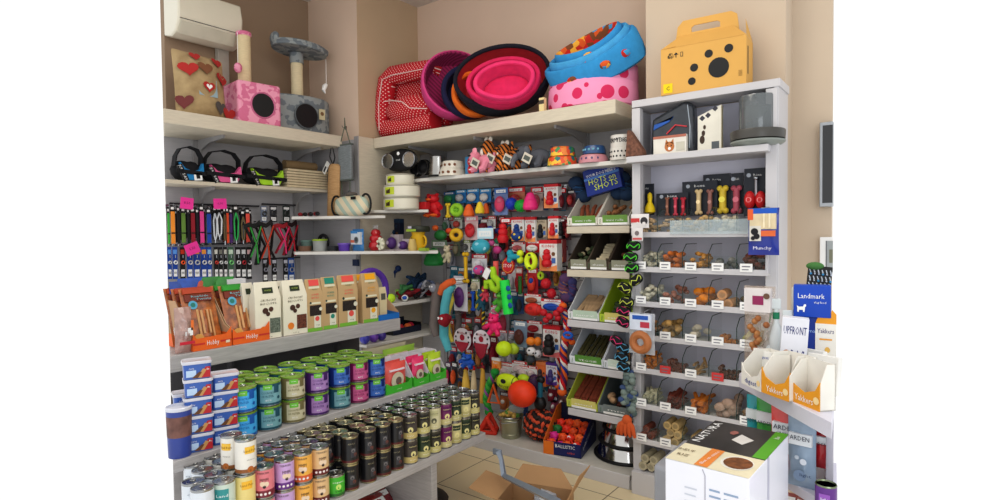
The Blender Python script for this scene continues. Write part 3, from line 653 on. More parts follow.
# ---------------------------------------------------------------- hanging scratchers and corner toys
t, w_, h_ = place('hanging_scratcher', 'grey felt scratching board hanging on a long looped string', 'cat scratcher', (339.5,144,352,181), y=2.86)
felt = mat((132,138,140), .95, k='grain', sc=30, c2=(110,116,118))
m = M(); m.box(-w_/2,w_/2,-.012,.012,0,h_,felt); m.build('board', t, .006)
m = M(); m.box(-w_*.55,w_*.55,-.014,.014,h_-.012,h_,mat((90,96,90), .9)); m.box(-w_*.55,w_*.55,-.014,.014,0,.012,mat((90,96,90), .9)); m.build('edging', t)
m = M(); m.tube([(-w_*.4,0,h_),(-.0,0,h_+.14),(.0,0,h_+.2),(.004,0,h_+.14),(w_*.4,0,h_)], .004, mat((90,100,84), .9), 6)
for s in (-1,1): m.tube([(s*w_*.35,0,0),(s*w_*.3,0,-.1)], .004, mat((90,100,84), .9), 6)
m.build('string', t)
hook(at(346,128,y=2.9), 0, .03)
t, w_, h_ = place('cardboard_scratcher', 'tan rolled cardboard scratcher with loop leaning in the corner', 'cat scratcher', (328,164,339,216), y=2.84, z=1.645)
m = M().at(0,0,0,ry=.06); m.lathe([(0,0),(w_*.5,0),(w_*.48,h_*.96),(w_*.3,h_)], mat((190,152,106), .85, k='grain', sc=20, c2=(170,132,90)), 14, sy=.5); m.build('roll', t)
m = M(); m.tube([(0,0,h_),(-.02,-.01,h_+.06),(.01,-.01,h_+.16),(.03,0,h_+.05),(.01,0,h_)], .005, blk, 6); m.build('loop', t)
m = M().at(-.03,-.04,h_*.93,ry=-.9); m.box(-.05,.05,-.003,.003,-.02,.02,mat((225,225,220), .5)); m.rect(-.04,.01,-.01,.01,dark,y=-.004); m.build('label_tag', t)
t, w_, h_ = place('basket_toy', 'beige striped fabric bag toy with two black ring handles', 'pet toy', (336,196,368,217), y=2.80, z=1.645)
strp = mat((216,202,172), .9, k='wave', c2=(170,186,170), sc=6, amt=0)
m = M(); m.ball((0,0,h_*.5),(w_*.5,.06,h_*.52),strp,16,10,bend=lambda p:(math.copysign(abs(p[0])**.6,p[0]),p[1],math.copysign(abs(p[2])**.6,p[2]))); m.build('bag_body', t)
for s in (-1,1):
    m = M(); m.torus((s*w_*.46,-.01,h_*.55),h_*.5,.008,blk,18,6,arc=1,sx=.75); m.build('handle', t)
m = M(); m.ball((0,.0,h_*1.08),(.05,.04,.02),mat((96,90,84), .9),10,6); m.tube([(-.06,0,h_),(-.02,-.01,h_*1.25),(.05,0,h_*1.02)],.007,mat((80,80,84), .8),6); m.build('inner_cord', t)
m = M(); m.rect(w_*.18,w_*.34,h_*.78,h_*.93,blk,y=-.064); m.build('name_patch', t)
t, w_, h_ = place('carabiner_cluster', 'small red and black knotted toy on left end of corner shelf', 'pet toy', (296,211,322,219), y=2.62, z=1.645)
m = M(); 
for i in range(7): m.ball((-w_*.4+w_*.8*i/6,R_.uniform(-.02,.02),.016),(.022,.016,.016),mat((130,24,30), .7) if i%2 else blk,8,6)
m.build('knots', t)
# three stacked tubs and double bowl
offw = mat((222,218,200), .4, amt=.03)
def tub(lab, bb, z, k, dx=0):
    t, w, h = place('feeding_tub', lab, 'tub', bb, y=3.12, z=z, group='off white tubs stacked in the corner')
    h = k*1.1; w *= .9; t.location.x += dx
    m = M(); m.lathe([(0,0),(w*.47,0),(w*.5,.01),(w*.5,h-.012),(w*.47,h),(0,h)], offw, 28, sy=.85); m.build('tub_body', t)
    m = M(); m.torus((0,0,h*.93),w*.5,.004,mat((180,176,160), .4),28,5,axis='z',sz=.85); m.build('rim', t)
    def P(a, z, o=.0015): return (math.cos(a)*(w*.5+o), math.sin(a)*(w*.5+o)*.85, z)
    m = M(); n = 6; a0, a1 = -1.9, -1.25
    for i in range(n):
        a, b = a0+(a1-a0)*i/n, a0+(a1-a0)*(i+1)/n; m.poly([P(a,h*.2),P(b,h*.2),P(b,h*.8),P(a,h*.8)], mat((202,216,60), .6))
    for i in range(3):
        a, b = a0+.1+.1*i, a0+.2+.1*i; m.poly([P(a,h*.3,.002),P(b,h*.3,.002),P(b,h*(.5+.1*i),.002),P(a,h*.6,.002)], mat((70,50,30), .6))
    m.build('label', t)
zt = 1.69
tub('bottom off white tub of the corner stack with dog label', (386.5,193,416,206), zt, .085)
tub('middle and widest off white tub of the corner stack', (386.5,181,417,193), zt+.095, .085)
tub('smallest off white tub on top of the corner stack', (388.5,170.5,412,181), zt+.19, .075)
t = thing('double_bowl', 'black stand with two steel bowls tipped upright on the tubs', 'pet bowl', (at(398,168,y=3.1).x,3.13,zt+.285), .12)
m = M(); m.ball((0,.0,.10),(.165,.028,.09),blk,20,10); m.build('stand', t)
for s in (-1,1):
    m = M(); m.lathe([(.058,-.0),(.055,.012),(.045,.03),(0,.034)], mat((190,186,176), .2, 1.), 20, c=(s*.105,-.032,.098), axis='y'); m.torus((s*.105,-.034,.098),.057,.004,mets,20,6); m.build('steel_bowl', t)
m = M(); m.disc(0,.15,.014,wht,y=-.03); m.text('TRIXIE'[:0]+'bowl',0,.10,.02,wht,y=-.032); m.build('printing', t)
# ---------------------------------------------------------------- second shelf, back wall (z 1.932)
ZS = 1.932
steelb = mat((176,174,170), .22, 1.)
def steel_bowl(lab, bb, y, tilt=0):
    t, w, h = place('steel_bowl', lab, 'pet bowl', bb, y=y, z=ZS, group='steel and black bowls on the second shelf')
    m = M().at(0,0,0,rx=tilt); m.lathe([(0,0),(w*.5,0),(w*.48,h*.3),(w*.4,h*.9),(w*.42,h),(w*.36,h*.95),(w*.3,h*.4),(0,h*.35)], steelb, 24); m.build('bowl', t)
    m = M(); m.torus((0,0,.008),w*.5,.008,blk,24,6,axis='z'); m.build('rubber_foot', t)
for a in (('tall steel bowl right of the black ones',(431,157,445,177),3.24),):
    steel_bowl(*a)
for i,(bb,l) in enumerate((((412,160,422,181),'black plastic bowl stack behind the off white tubs'),((420,156,431,180),'black tilted bowl with silver edge beside steel bowl'))):
    t, w, h = place('black_bowl', l, 'pet bowl', bb, y=3.26, z=ZS)
    m = M().at(0,0,h*.5,rx=1.2+.2*i,rz=.3); m.lathe([(0,-.03),(w*.45,-.03),(w*.5,.02),(w*.42,.03),(w*.35,0),(0,-.01)], mat((30,30,32), .3), 22); m.build('bowl', t)
    m = M(); m.torus((0,-.03,h*.5),w*.46,.004,mets,20,5); m.build('metal_ring', t)
def print_bowl(lab, bb, y, c, spots, z=ZS, grp=None, k=''):
    t, w, h = place('print_bowl', lab, 'pet bowl', bb, y=y, z=z, group=grp)
    h = .055
    cm = mat(c, .35, coat=.4)
    m = M(); m.lathe([(0,0),(w*.5,0),(w*.47,h*.5),(w*.42,h),(w*.39,h),(w*.34,h*.4),(0,h*.3)], cm, 26); m.build('bowl', t)
    m = M()
    for i in range(5):
        a = -2.5+.45*i; q = [( math.cos(a+dx)*(w*.485+.001), math.sin(a+dx)*(w*.485+.001), h*(.45+dz)) for dx,dz in ((-.1,-.1),(.0,-.2),(.12,-.1),(.1,.12),(-.04,.2),(-.12,.08))]
        m.poly(q, mat(spots[i%len(spots)], .5))
    m.build('print', t); return t
wb = (226,220,205)
g_ = 'bone print bowls in a stack'
print_bowl('lower white bowl with brown bone print on the second shelf',(442,165,463,173.5),3.26,wb,[(120,70,40)],grp=g_)
zz = ZS+.055
print_bowl('upper white bowl with brown bone print, stacked on its twin',(444,157,462,165.5),3.26,wb,[(120,70,40)],z=zz,grp=g_)
t, w_, h_ = place('tin_box', 'small blue tin with red and white emblem beside the bowls', 'tin', (465,156,478,172), y=3.26, z=ZS)
m = M(); m.box(-w_/2,w_/2,0,.06,0,h_,mat((60,130,176), .4)); m.disc(0,h_*.7,w_*.3,mat((200,30,36), .5),y=-.001); m.disc(0,h_*.28,w_*.3,mat((200,30,36), .5),y=-.001); m.text('◆',0,h_*.7,.03,wht,y=-.002); m.rect(-w_*.2,w_*.2,h_*.25,h_*.32,wht,y=-.002); m.rect(-w_*.2,w_*.2,h_*.67,h_*.74,wht,y=-.002); m.build('tin_body', t, .004)
def plush(name, lab, bb, y, c1, c2, kind, flip=1, z=ZS, rz=0.):
    t, w, h = place(name, lab, 'plush toy', bb, y=y, z=z); t.rotation_euler.z = rz
    f1 = c1 if not isinstance(c1, tuple) else mat(c1, .95, sc=20, bump=.5); f2 = mat(c2, .95)
    m = M()
    m.ball((flip*w*.12,0,h*.42),(w*.36,.06,h*.34),f1,14,10)
    m.ball((-flip*w*.3,-.03,h*.62),(w*.2,.055,h*.3),f1,14,10)
    for k,(x,yy) in enumerate(((-.12,-.05),(-.05,.03),(.3,-.05),(.38,.03))): m.tube([(flip*w*x,yy,h*.4),(flip*w*x-flip*.01,yy-.02,h*.1),(flip*w*x-flip*.03,yy-.03,.014)], [.028,.024,.022], f1, 8)
    m.tube([(flip*w*.44,0,h*.5),(flip*w*.52,0,h*.65),(flip*w*.5,0,h*.8)], [.012,.01,.008], f1, 6)
    m.build('body', t)
    m = M()
    if kind == 'pig': m.cyl((-flip*w*.5,-.035,h*.52),.02,.03,f2,12,axis='x'); m.ball((-flip*w*.2,-.05,h*.9),(.014,.01,.025),f2,8,6); m.ball((-flip*w*.36,-.03,h*.92),(.014,.01,.025),f2,8,6)
    elif kind == 'tiger': m.ball((-flip*w*.40,-.06,h*.55),(w*.09,.03,h*.13),f2,10,8); m.ball((-flip*w*.22,-.03,h*.92),(.018,.01,.02),f2,8,6); m.ball((-flip*w*.38,-.03,h*.92),(.018,.01,.02),f2,8,6)
    else:
        m.ball((-flip*w*.16,-.05,h*.62),(.03,.02,h*.26),f2,10,8); m.tube([(-flip*w*.45,-.05,h*.55),(-flip*w*.55,-.07,h*.3),(-flip*w*.52,-.08,h*.08)], [.026,.018,.014], f2, 8)
    m.build('trunk' if kind=='elephant' else 'snout', t)
    m = M()
    for s in (0,1): m.ball((-flip*w*(.33+.07*s),-.082,h*(.70)),.0075,blk,8,6)
    m.build('eyes', t); 
    m = M().at(w*.0,-.10,h*.35,ry=.5); m.box(-.035,.035,-.002,.002,-.03,.03,mat((214,206,190), .6)); m.rect(-.025,.025,-.015,.015,mat((90,96,90), .6),y=-.003); m.build('paper_tag', t)
    return t
tig = mat((206,118,48), .95, k='wave', c2=(40,26,20), sc=14, amt=2.5, bump=.4)
plush('plush_pig','small pink plush pig with grey paper tag on shelf',(474,149,494,170),3.2,(226,140,160),(240,160,176),'pig')
plush('plush_tiger','orange striped plush tiger sitting up behind the pig',(486,136,512,168),3.27,tig,(236,228,214),'tiger')
plush('plush_tiger','orange striped plush tiger lying beside grey elephant',(502,140,530,167),3.3,tig,(236,228,214),'tiger')
plush('plush_elephant','dark grey plush elephant with large paper tag on shelf',(520,143,551,166),3.24,(84,86,94),(96,98,106),'elephant')
flo = mat((220,150,60), .5, k='multi', c2=((220,80,40),(240,190,60),(60,140,80),(226,130,50),(40,110,120)), sc=42, coat=.4)
for i,(bb,zz) in enumerate((((549,154,576,165),ZS),((551,145.5,574,155),ZS+.062))):
    t, w, h = place('flower_print_bowl', ['lower bowl with bright flower print, left of shelf bracket','upper bowl with bright flower print stacked on its twin'][i], 'pet bowl', bb, y=3.26, z=zz, group='flower print bowls')
    m = M(); m.lathe([(0,0),(w*.5,0),(w*.46,.05),(w*.40,.06),(w*.38,.05),(w*.3,.02),(0,.018)], flo, 28); m.build('bowl', t)
for i,(bb,zz,c,l) in enumerate((((580,153,607,162.5),ZS,(204,140,150),'dusty pink bowl under the blue patterned bowl'),((584,145.5,605,154),ZS+.056,(40,80,130),'blue patterned bowl stacked on the dusty pink one'))):
    t, w, h = place('round_bowl', l, 'pet bowl', bb, y=3.26, z=zz)
    m = M(); m.lathe([(0,0),(w*.5,0),(w*.48,.03),(w*.42,.05),(w*.38,.052),(w*.34,.03),(0,.02)], mat(c, .35, coat=.5), 28); m.build('bowl', t)
    m = M()
    for k in range(5):
        a = -2.4+.4*k; m.ball((math.cos(a)*w*.478,math.sin(a)*w*.478,.026),(.008,.004,.008),mat((90,80,120) if i==0 else (120,180,200), .5),8,5)
    m.build('print', t)
for i,(zz) in enumerate((ZS,ZS+.075)):
    bb = (611,140,632,160)
    t, w, h = place('paw_print_bowl', ['lower white ceramic jar bowl with black dots at shelf end','upper white ceramic bowl lettered FOR MY DOG on its twin'][i], 'pet bowl', bb, y=3.24, z=zz, group='white ceramic bowls at the shelf end')
    w *= 1-.05*i
    m = M(); m.lathe([(0,0),(w*.5,0),(w*.5,.072),(w*.47,.075),(w*.45,.06),(w*.44,.02),(0,.02)], mat((226,222,214), .3, coat=.5), 28); m.build('bowl', t)
    m = M()
    for k in range(7):
        a = -2.6+.32*k
        if i == 0:
            for zq in (.022,.05): m.ball((math.cos(a+zq*4)*w*.5,math.sin(a+zq*4)*w*.5,zq),(.006,.003,.006),blk,8,5)
    if i == 1:
        for k,ch in enumerate('FOR MY DOG'):
            a = -2.35+.17*k; 
            if ch==' ': continue
            v_, f_ = glyphs(ch); m.at(math.cos(a)*(w*.5+.002), math.sin(a)*(w*.5+.002), .04, rz=a+PI/2); m.text(ch,0,0,.038,blk)
    m.at(); m.build('print', t)
# hanging bag of bones beside the right unit
t, w_, h_ = place('treat_bag', 'brown triangular bag of nuggets leaning at the unit edge', 'treat bag', (622.5,130,640,158), y=3.06, z=1.922)
m = M(); m.prism([(-w_*.5,0),(w_*.5,0),(w_*.45,h_*.2),(-w_*.32,h_),(-w_*.4,h_*.95)], -.03, .03, mat((126,84,66), .7, sc=60, amt=.5, bump=.8)); m.build('bag', t, .008)
t.location.x += .03
# ---------------------------------------------------------------- toys on the slat wall
def kongm(m, x, y, z0, w, h, mt, n=16):
    m.lathe([(0,0),(w*.36,.02*h),(w*.5,h*.18),(w*.44,h*.36),(w*.34,h*.41),(w*.42,h*.5),(w*.40,h*.64),(w*.28,h*.7),(w*.34,h*.78),(w*.26,h*.93),(0,h)], mt, n, (x,y,z0))
def T(kind, bb, lab, cols, y=3.42, name=None, cat='dog toy', hk=True, hd=None, grp=None, txt=None, d=.05, rz=0., tilt=0.):
    p, w, h = fitY(*bb, y)
    if kind in ('ball','spiky','rugby'):
        p, w, h = fitY(*bb, y-min(w,h)/2); p.y = y
    nm = name or {'box':'boxed_toy','card':'carded_toy','ball':'toy_ball','spiky':'spiky_ball','donut':'ring_toy','rugby':'rugby_ball_toy','cone':'cone_toy','bone':'bone_toy','kong':'rubber_chew_toy','plush':'plush_toy','rope':'rope_toy','disc':'disc_toy'}.get(kind, 'pet_toy')
    t = thing(nm, lab, cat, p, rz, grp, ry=tilt)
    c = [mat(q, .5, sc=14, amt=.12) for q in cols]
    if hd:       # header card above the toy
        hc, hh = hd
        m = M(); m.box(-w*.5,w*.5,-.002,.001,h-h*hh,h,mat(hc, .5)); m.rect(-w*.4,w*.4,h-h*hh*.8,h-h*hh*.25,wht,y=-.003)
        m.text(txt or 'TOY'[:0] or 'pets',0,h-h*hh*.5,h*hh*.35,mat(hc, .5),y=-.004,w=w*.5); m.build('header_card', t)
        h_ = h*(1-hh)
    else: h_ = h
    m = M(); r = min(w, h_)/2
    if kind == 'box':
        bx = M(); bx.box(-w/2,w/2,0,d,0,h,c[0]); bx.box(-w/2-.0005,w/2+.0005,-.0012,d*.9,h*.88,h+.0005,c[1]); bx.poly([(-w*.5,-.0015,0),(w*.5,-.0015,0),(w*.5,-.0015,h*.2),(-w*.05,-.0015,h*.1),(-w*.5,-.0015,h*.5)], c[3] if len(c)>3 else mat((240,150,90), .5))
        bx.text(txt or 'KONG',0,h*.8,h*.13,c[1],y=-.002,w=w*.7); bx.disc(w*.3,h*.55,w*.1,mat((120,80,50), .6),y=-.002); bx.rect(w*.2,w*.42,h*.25,h*.42,mat((70,110,180), .6),y=-.002)
        bx.build('carton', t, .0015)
        kongm(m, -w*.05, -.006, h*.12, w*.55, h*.6, c[2]); m.build('toy', t)
    elif kind == 'card':
        bx = M(); bx.box(-w/2,w/2,0,.004,0,h,c[0]); bx.rect(-w*.5,w*.5,h*.78,h,c[1],y=-.001); bx.rect(-w*.36,w*.36,h*.82,h*.94,wht,y=-.002); bx.text(txt or 'dog',0,h*.88,h*.08,c[1],y=-.003,w=w*.5); bx.build('card', t)
        m.ball((0,-.02,h*.4),(w*.36,.024,h*.3),c[2]); m.ball((w*.08,-.03,h*.52),(w*.2,.02,h*.12),c[3] if len(c)>3 else c[2]); m.build('toy', t)
    elif kind == 'ball':
        m.ball((0,-r,h_/2),(w/2,r,h_/2),c[0],18,12)
        if len(c)>1:
            for a in (-.9,0,.9): m.ball((math.sin(a)*w*.42,-r-math.cos(a)*r*.86,h_*.5+math.cos(a*3)*h_*.14),(w*.14,r*.14,h_*.14),c[1],8,6)
        m.build('ball', t)
    elif kind == 'spiky':
        m.ball((0,-r,h_/2),(w*.44,r*.9,h_*.44),c[0],16,10)
        for i in range(46):
            zz = 1-2*(i+.5)/46; a = i*2.4; q = math.sqrt(1-zz*zz); m.ball((q*math.cos(a)*w*.45,-r+q*math.sin(a)*r*.9,h_/2+zz*h_*.45),w*.05,c[0],6,4)
        m.build('ball', t)
    elif kind == 'donut':
        tt = r*.36; m.torus((0,-tt,h_/2),r-tt,tt,c[0],24,10,sx=(w/2-tt)/(r-tt),sz=(h_/2-tt)/(r-tt))
        if len(c)>1:
            for a in (PI/2,-PI/2): m.ball(((w/2-tt)*math.cos(a),-tt*1.95,h_/2+(h_/2-tt)*math.sin(a)),(w*.13,tt*.2,h_*.05),c[1],8,5)
        m.build('ring', t)
        if len(c)>2: m = M(); m.tube([(-w*.4,-tt,h_*.5),(w*.4,-tt,h_*.5)],tt*.5,c[2]); m.tube([(0,-tt,h_*.1),(0,-tt,h_*.9)],tt*.5,c[2]); m.build('cross_bar', t)
    elif kind == 'rugby':
        m.ball((0,-h_*.4,h_/2),(w/2,h_*.42,h_/2),c[0],20,12)
        m.build('ball', t)
        m = M(); m.text(txt or 'AirBall',0,h_*.33,h_*.24,c[1],y=-h_*.80); m.disc(0,h_*.62,h_*.14,c[1],y=-h_*.82,sx=1.4)
        for s in (-1,1): m.torus((s*w*.34,-h_*.4,h_/2),h_*.36,h_*.02,c[1],18,5,axis='x')
        m.build('printing', t)
    elif kind == 'cone':
        m.lathe([(0,0),(w*.42,0),(w*.5,h_*.12),(w*.46,h_*.35),(w*.32,h_*.7),(w*.2,h_*.92),(0,h_)], c[0], 16, (0,-w*.4,0)); 
        for k in (.3,.55): m.torus((0,-w*.4,h_*k),w*.47-w*.3*(k-.2),w*.04,c[0],14,5,axis='z')
        m.build('toy', t)
    elif kind == 'bone':
        v = h_ > w; L_ = max(w,h_)/2; rr = min(w,h_)/2
        P = (lambda a,b:(b,-rr*.6,h_/2+a)) if v else (lambda a,b:(a,-rr*.6,h_/2+b))
        m.tube([P(-L_*.7,0),P(0,0),P(L_*.7,0)],[rr*.55,rr*.45,rr*.55],c[0],10)
        for s in (-1,1):
            for q in (-1,1): m.ball(P(s*(L_-rr*.55),q*rr*.5),rr*.56,c[-1] if s>0 else c[0],10,8)
        m.build('bone', t)
    elif kind == 'kong':
        kongm(m, 0, -w*.4, 0, w*.95, h_, c[0]); m.build('toy', t)
    elif kind == 'disc':
        n = 8; m.prism([(w/2*math.cos(2*PI*(i+.5)/n),h_/2+h_/2*math.sin(2*PI*(i+.5)/n)) for i in range(n)],-.02,0,c[0]); m.build('disc', t, .005)
        m = M(); m.text(txt or 'STOP',0,h_/2,h_*.26,wht,y=-.022); m.torus((0,-.019,h_/2),w*.44,.0025,mat((220,170,50), .6),8,5); m.build('lettering', t)
    elif kind == 'round':
        m.box(-.001,.001,-.001,.001,0,.001,c[0]); m.disc(0,h_-w*.5,w*.5,c[0],y=0,n=28); m.disc(0,h_-w*.5,w*.5,c[0],y=.003,n=28); 
        m.build('card', t); m = M()
        m.prism([(-w*.42,h_-w*.62),(w*.42,h_-w*.62),(w*.22,h_*.14),(0,0),(-w*.22,h_*.14)],-.012,-.002,c[1]); m.build('toy', t, .004)
        m = M(); m.text(txt or 'frisbee',0,h_-w*.22,w*.17,c[1],y=-.003,w=w*.5); m.disc(0,h_-w*.42,w*.14,c[1],y=-.003)
        for a in (.3,.9,2.3,2.9,-.3,3.4): m.disc(w*.38*math.cos(a),h_-w*.5+w*.38*math.sin(a),w*.05,blk,y=-.003)
        m.build('printing', t)
    elif kind == 'tube':
        pts = cols[-1] if isinstance(cols[-1][0], tuple) else [(0,0),(0,1)]
        m.tube([((a-.5)*w,-.03,b*h_) for a,b in pts], min(w,h_)*.22 if len(pts)>2 else w*.38, c[0], 10); m.build('toy', t)
        if len(c)>1:
            m = M()
            for k in (.25,.5,.75): m.ball((0,-.03-w*.36,h_*k),(w*.2,.006,w*.2),c[1],10,6)
            m.build('paw_dots', t)
    elif kind == 'plush':       # hanging soft toy: head, body, four limbs
        m.ball((0,-.03,h_*.42),(w*.34,w*.24,h_*.28),c[0],12,10); m.ball((0,-.045,h_*.78),(w*.3,w*.24,h_*.2),c[0],12,10)
        for sx in (-1,1):
            m.tube([(sx*w*.2,-.035,h_*.55),(sx*w*.45,-.05,h_*.36)],[w*.12,w*.1],c[0],8); m.tube([(sx*w*.15,-.035,h_*.25),(sx*w*.3,-.05,h_*.05)],[w*.14,w*.12],c[0],8)
            m.ball((sx*w*.22,-.04,h_*.95),(w*.1,w*.06,h_*.07),c[0],8,6)
        m.build('body', t); m = M(); m.ball((0,-.045-w*.24,h_*.74),(w*.13,w*.06,h_*.06),c[1],8,6); m.build('snout', t)
        m = M(); 
        for sx in (-1,1): m.ball((sx*w*.1,-.045-w*.22,h_*.84),w*.035,blk,6,5)
        m.build('eyes', t)
    elif kind == 'rope':
        rr = min(w,h_)*.5
        v = h_>w; L_ = max(w,h_)
        for k in range(3):
            pts = []
            for i in range(17):
                a = i/16*L_; q = a/L_*PI*6+2.1*k
                pts.append((math.cos(q)*rr*.35,-.03+math.sin(q)*rr*.35,a) if v else (a-L_/2,-.03+math.sin(q)*rr*.35,h_/2+math.cos(q)*rr*.35))
            m.tube(pts, rr*.42, c[k%len(c)], 7)
        m.build('braid', t)
    if hk: hook(Vector((p.x, 3.60, p.z+h*.96)), 0, max(.03, 3.60-y-.01))
    return t
Rd=(206,30,40); Wh=(232,230,226); Or=(236,106,40); Ye=(238,206,50); Gn=(50,150,60); Lm=(150,206,50); Bl=(36,90,190); Pk=(232,60,130); Tq=(60,170,190); Pu=(110,50,130); Bk=(22,22,24); Gy=(130,124,122); LY=(214,236,40); Mg=(196,40,110); Dr=(130,24,40); Br=(96,50,34)
# row just below the shelf
T('card',(456,190,466,203),'leftmost of the blue header cards above the lime ring',[(50,130,200),(90,170,220),(200,200,200)],3.5)
T('card',(467,189,479,203),'middle blue header card above the orange cone',[(50,130,200),(90,170,220),Wh],3.5)
T('card',(480,189,491,203),'right blue header card above the yellow cone',[(60,140,206),(90,170,220),Wh],3.5)
t = T('plush',(427,194,446,217),'red plush bird with orange feet hanging at left edge',[Rd,Or],3.36,name='plush_bird',cat='plush toy')
m = M(); 
for s in (-1,1): m.ball((s*.035,-.07,.012),(.035,.03,.014),mat(Or,.9),8,6)
m.build('foot', t)
T('card',(444,192,455,204),'teal carded toy behind the yellow flat toy',[(40,120,120),(60,110,180),(60,150,80)],3.5)
T('bone',(447,203,451.8,218),'yellow flat rubber toy beside lime ring',[Ye],3.4)
T('donut',(452,203,465,217),'lime green ring toy with inner cross bar',[Lm,Lm,(120,180,40)],3.38)
T('cone',(467.5,204,476.5,216.5),'orange ribbed rubber cone toy below blue card',[Or],3.38)
T('cone',(478.5,201.5,486,213.5),'yellow ribbed rubber cone toy right of orange one',[Ye],3.36)
T('cone',(485,203,490.5,213.5),'second orange rubber cone half behind the yellow cone',[Or],3.44)
T('card',(494.5,188,508,215),'blue and pink carded toy with pink rubber animal',[(120,140,190),(60,110,180),(220,70,110),(220,100,130)],3.44)
T('card',(507,187,525,211),'red orange card holding the blue and green spiky balls',[(200,120,90),Rd,(180,60,60)],3.50)
T('spiky',(506,197,517,210.5),'royal blue spiky rubber ball',[(26,60,180)],3.42)
T('spiky',(515,199,527.5,212.5),'bright green spiky rubber ball right of blue one',[(30,160,50)],3.40)
T('card',(531,187,543,211),'red topped card behind the bright pink ball',[(210,190,180),Rd,(190,90,100)],3.5)
T('cone',(527.5,192,540.5,210),'bright pink rubber bulb toy',[(236,50,130)],3.40)
T('box',(544,184,558,208),'white and red toy carton with red chew toy, top row',[Wh,Rd,Rd],3.40)
T('card',(558.5,188,566,210),'dark carded toy right of top row carton',[(60,50,60),Rd,(120,30,40)],3.46)
T('card',(567.5,190,575,207),'dark red carded toy next to treat display tray',[(110,50,60),(40,40,44),(190,60,60)],3.5)
# second row
T('card',(443.5,217,449,232),'slim white and black carded toy above green ball',[(180,190,190),Bk,(80,120,90)],3.5)
T('ball',(432.5,225,438,231),'small orange ball at the left of second row',[Or],3.40)
T('ball',(435,230,446,240.5),'green rubber ball under small orange ball',[(30,110,50)],3.38)
T('ball',(446,228,452,234),'orange knot ball between green ball and yellow ring',[(220,80,40)],3.4)
T('card',(444,234,451,242),'small dark red toy left of yellow ring',[(90,26,30),(120,40,40),(110,30,30)],3.45)
T('card',(454,217,462,229),'white and green card above yellow ring toy',[(200,210,200),(90,150,90),(180,70,60)],3.46)
T('donut',(451.5,228,464.5,242),'yellow rubber ring toy',[(222,176,40)],3.38)
T('card',(465,216,478,240),'pink and white card with red twisted rubber toy',[(230,200,200),(230,150,160),(210,50,60),Rd],3.44)
T('ball',(478,219,485,229),'dark red ball behind round white card',[Dr],3.48,hd=((150,140,130),.4))
t = T('ball',(471,228,487,254),'turquoise rubber flower ball under white scalloped card',[Tq,(150,210,226)],3.34,hd=((200,230,240),.42))
for a in (('card',(488,216,495.5,229),'red topped white card above string of small balls',[Wh,Rd,(180,180,180)],3.5),('ball',(487,226,493,232),'blue ball of the small ball string, top left',[(40,60,150)],3.4),('ball',(495,228,501,234),'navy ball of the small ball string, top right',[(30,40,100)],3.42),('ball',(487.5,233,493,239),'green ball in the left small ball string',[(40,150,110)],3.4),('ball',(494.5,238,500,244),'dark green ball in the right small ball string',[(30,120,80)],3.42),('ball',(488.5,239.5,494,246),'pink ball at end of left small ball string',[(220,100,160)],3.4),('ball',(493.5,246,501,254),'magenta ball at end of right small ball string',[(196,60,130)],3.4)): T(*a)
T('kong',(501,218,511,243),'red segmented rubber toy in clear pack, second row',[(210,30,40)],3.42,hd=(Rd,.2))
t = T('box',(511.5,217,524,241),'white toy carton with blue and yellow ball, second row',[Wh,Rd,(20,60,130)],3.42)
T('ball',(511.5,231,522,241),'blue and yellow ball below white carton',[(20,60,130),(240,210,40)],3.38,hk=False)
T('box',(525,217,535.5,242),'white toy carton with red chew toy next to black one',[Wh,Rd,Rd],3.42)
T('box',(536,217,546.5,241),'beige toy carton with black chew toy, second row',[(190,176,150),Bk,Bk,(120,110,100)],3.44)
T('box',(548,216,558.5,238.5),'white and red carton with red chew toy, right end second row',[Wh,Rd,Rd],3.42)
T('kong',(559,219,565,236),'black rubber chew toy right end of second row',[Bk],3.46,hd=((90,40,50),.15))
T('card',(566,222,571,240),'dark carded toy tucked beside the bin side',[(70,40,46),Rd,(150,50,50)],3.5)
# third row
t = T('cone',(432,240,447,265),'green bag shaped toy with yellow picture and header card',[(20,120,50)],3.38,hd=((120,150,120),.3))
T('plush',(446,245,455,263),'beige small plush toy hanging by green bag toy',[(200,190,160),(230,220,200)],3.4,name='plush_toy',cat='plush toy')
T('card',(454,238,460,256),'slim grey green card left of small white card',[(110,120,100),(80,90,80),(160,150,120)],3.5)
T('card',(464,240,470,252),'small white and yellow green card above yellow dachshund',[(220,222,216),(150,180,60),(90,90,90)],3.46)
T('bone',(464.5,252,470.5,283),'long yellow rubber dachshund toy hanging down',[(226,180,20)],3.4)
t = T('card',(472,254,487,274),'white card with colourful beach ball toy',[(226,228,232),(180,30,50),(226,226,230)],3.46,txt='TRIXIE')
t = T('ball',(474,265,484,275),'pink blue and yellow segmented ball on white card',[(220,80,150),(60,150,210)],3.42,hk=False)
t = T('box',(556,236,563,262),'slim dark red carton right of the big red chew carton',[(150,60,60),Bk,(90,30,40)],3.46)
T('donut',(486,240,492,254),'olive green small ring right of turquoise ball',[(140,150,60)],3.42)
T('card',(499.5,236,508,252),'red and white carded toy above the red stop disc',[(190,60,60),(150,30,40),(60,40,40)],3.52)
T('bone',(509.5,250,525.5,263),'turquoise and yellow dumbbell toy',[(30,150,170),LY],3.36,hd=None)
T('card',(512,242,525,252),'red topped white card above the turquoise dumbbell',[Wh,Rd,(200,100,100)],3.44)
T('card',(526,241,541,253),'red header card above the fluorescent ring',[Rd,(230,60,60),Wh],3.44)
T('box',(539.5,240,557,271),'large white and red carton with big red chew toy',[Wh,Rd,Rd],3.38,d=.07)
T('donut',(526,252,539,270.5),'fluorescent yellow rubber ring with black print',[LY,Bk],3.32)
T('disc',(503,257,515.5,274.5),'red octagonal plush sign toy with yellow edge',[(190,24,40)],3.34)
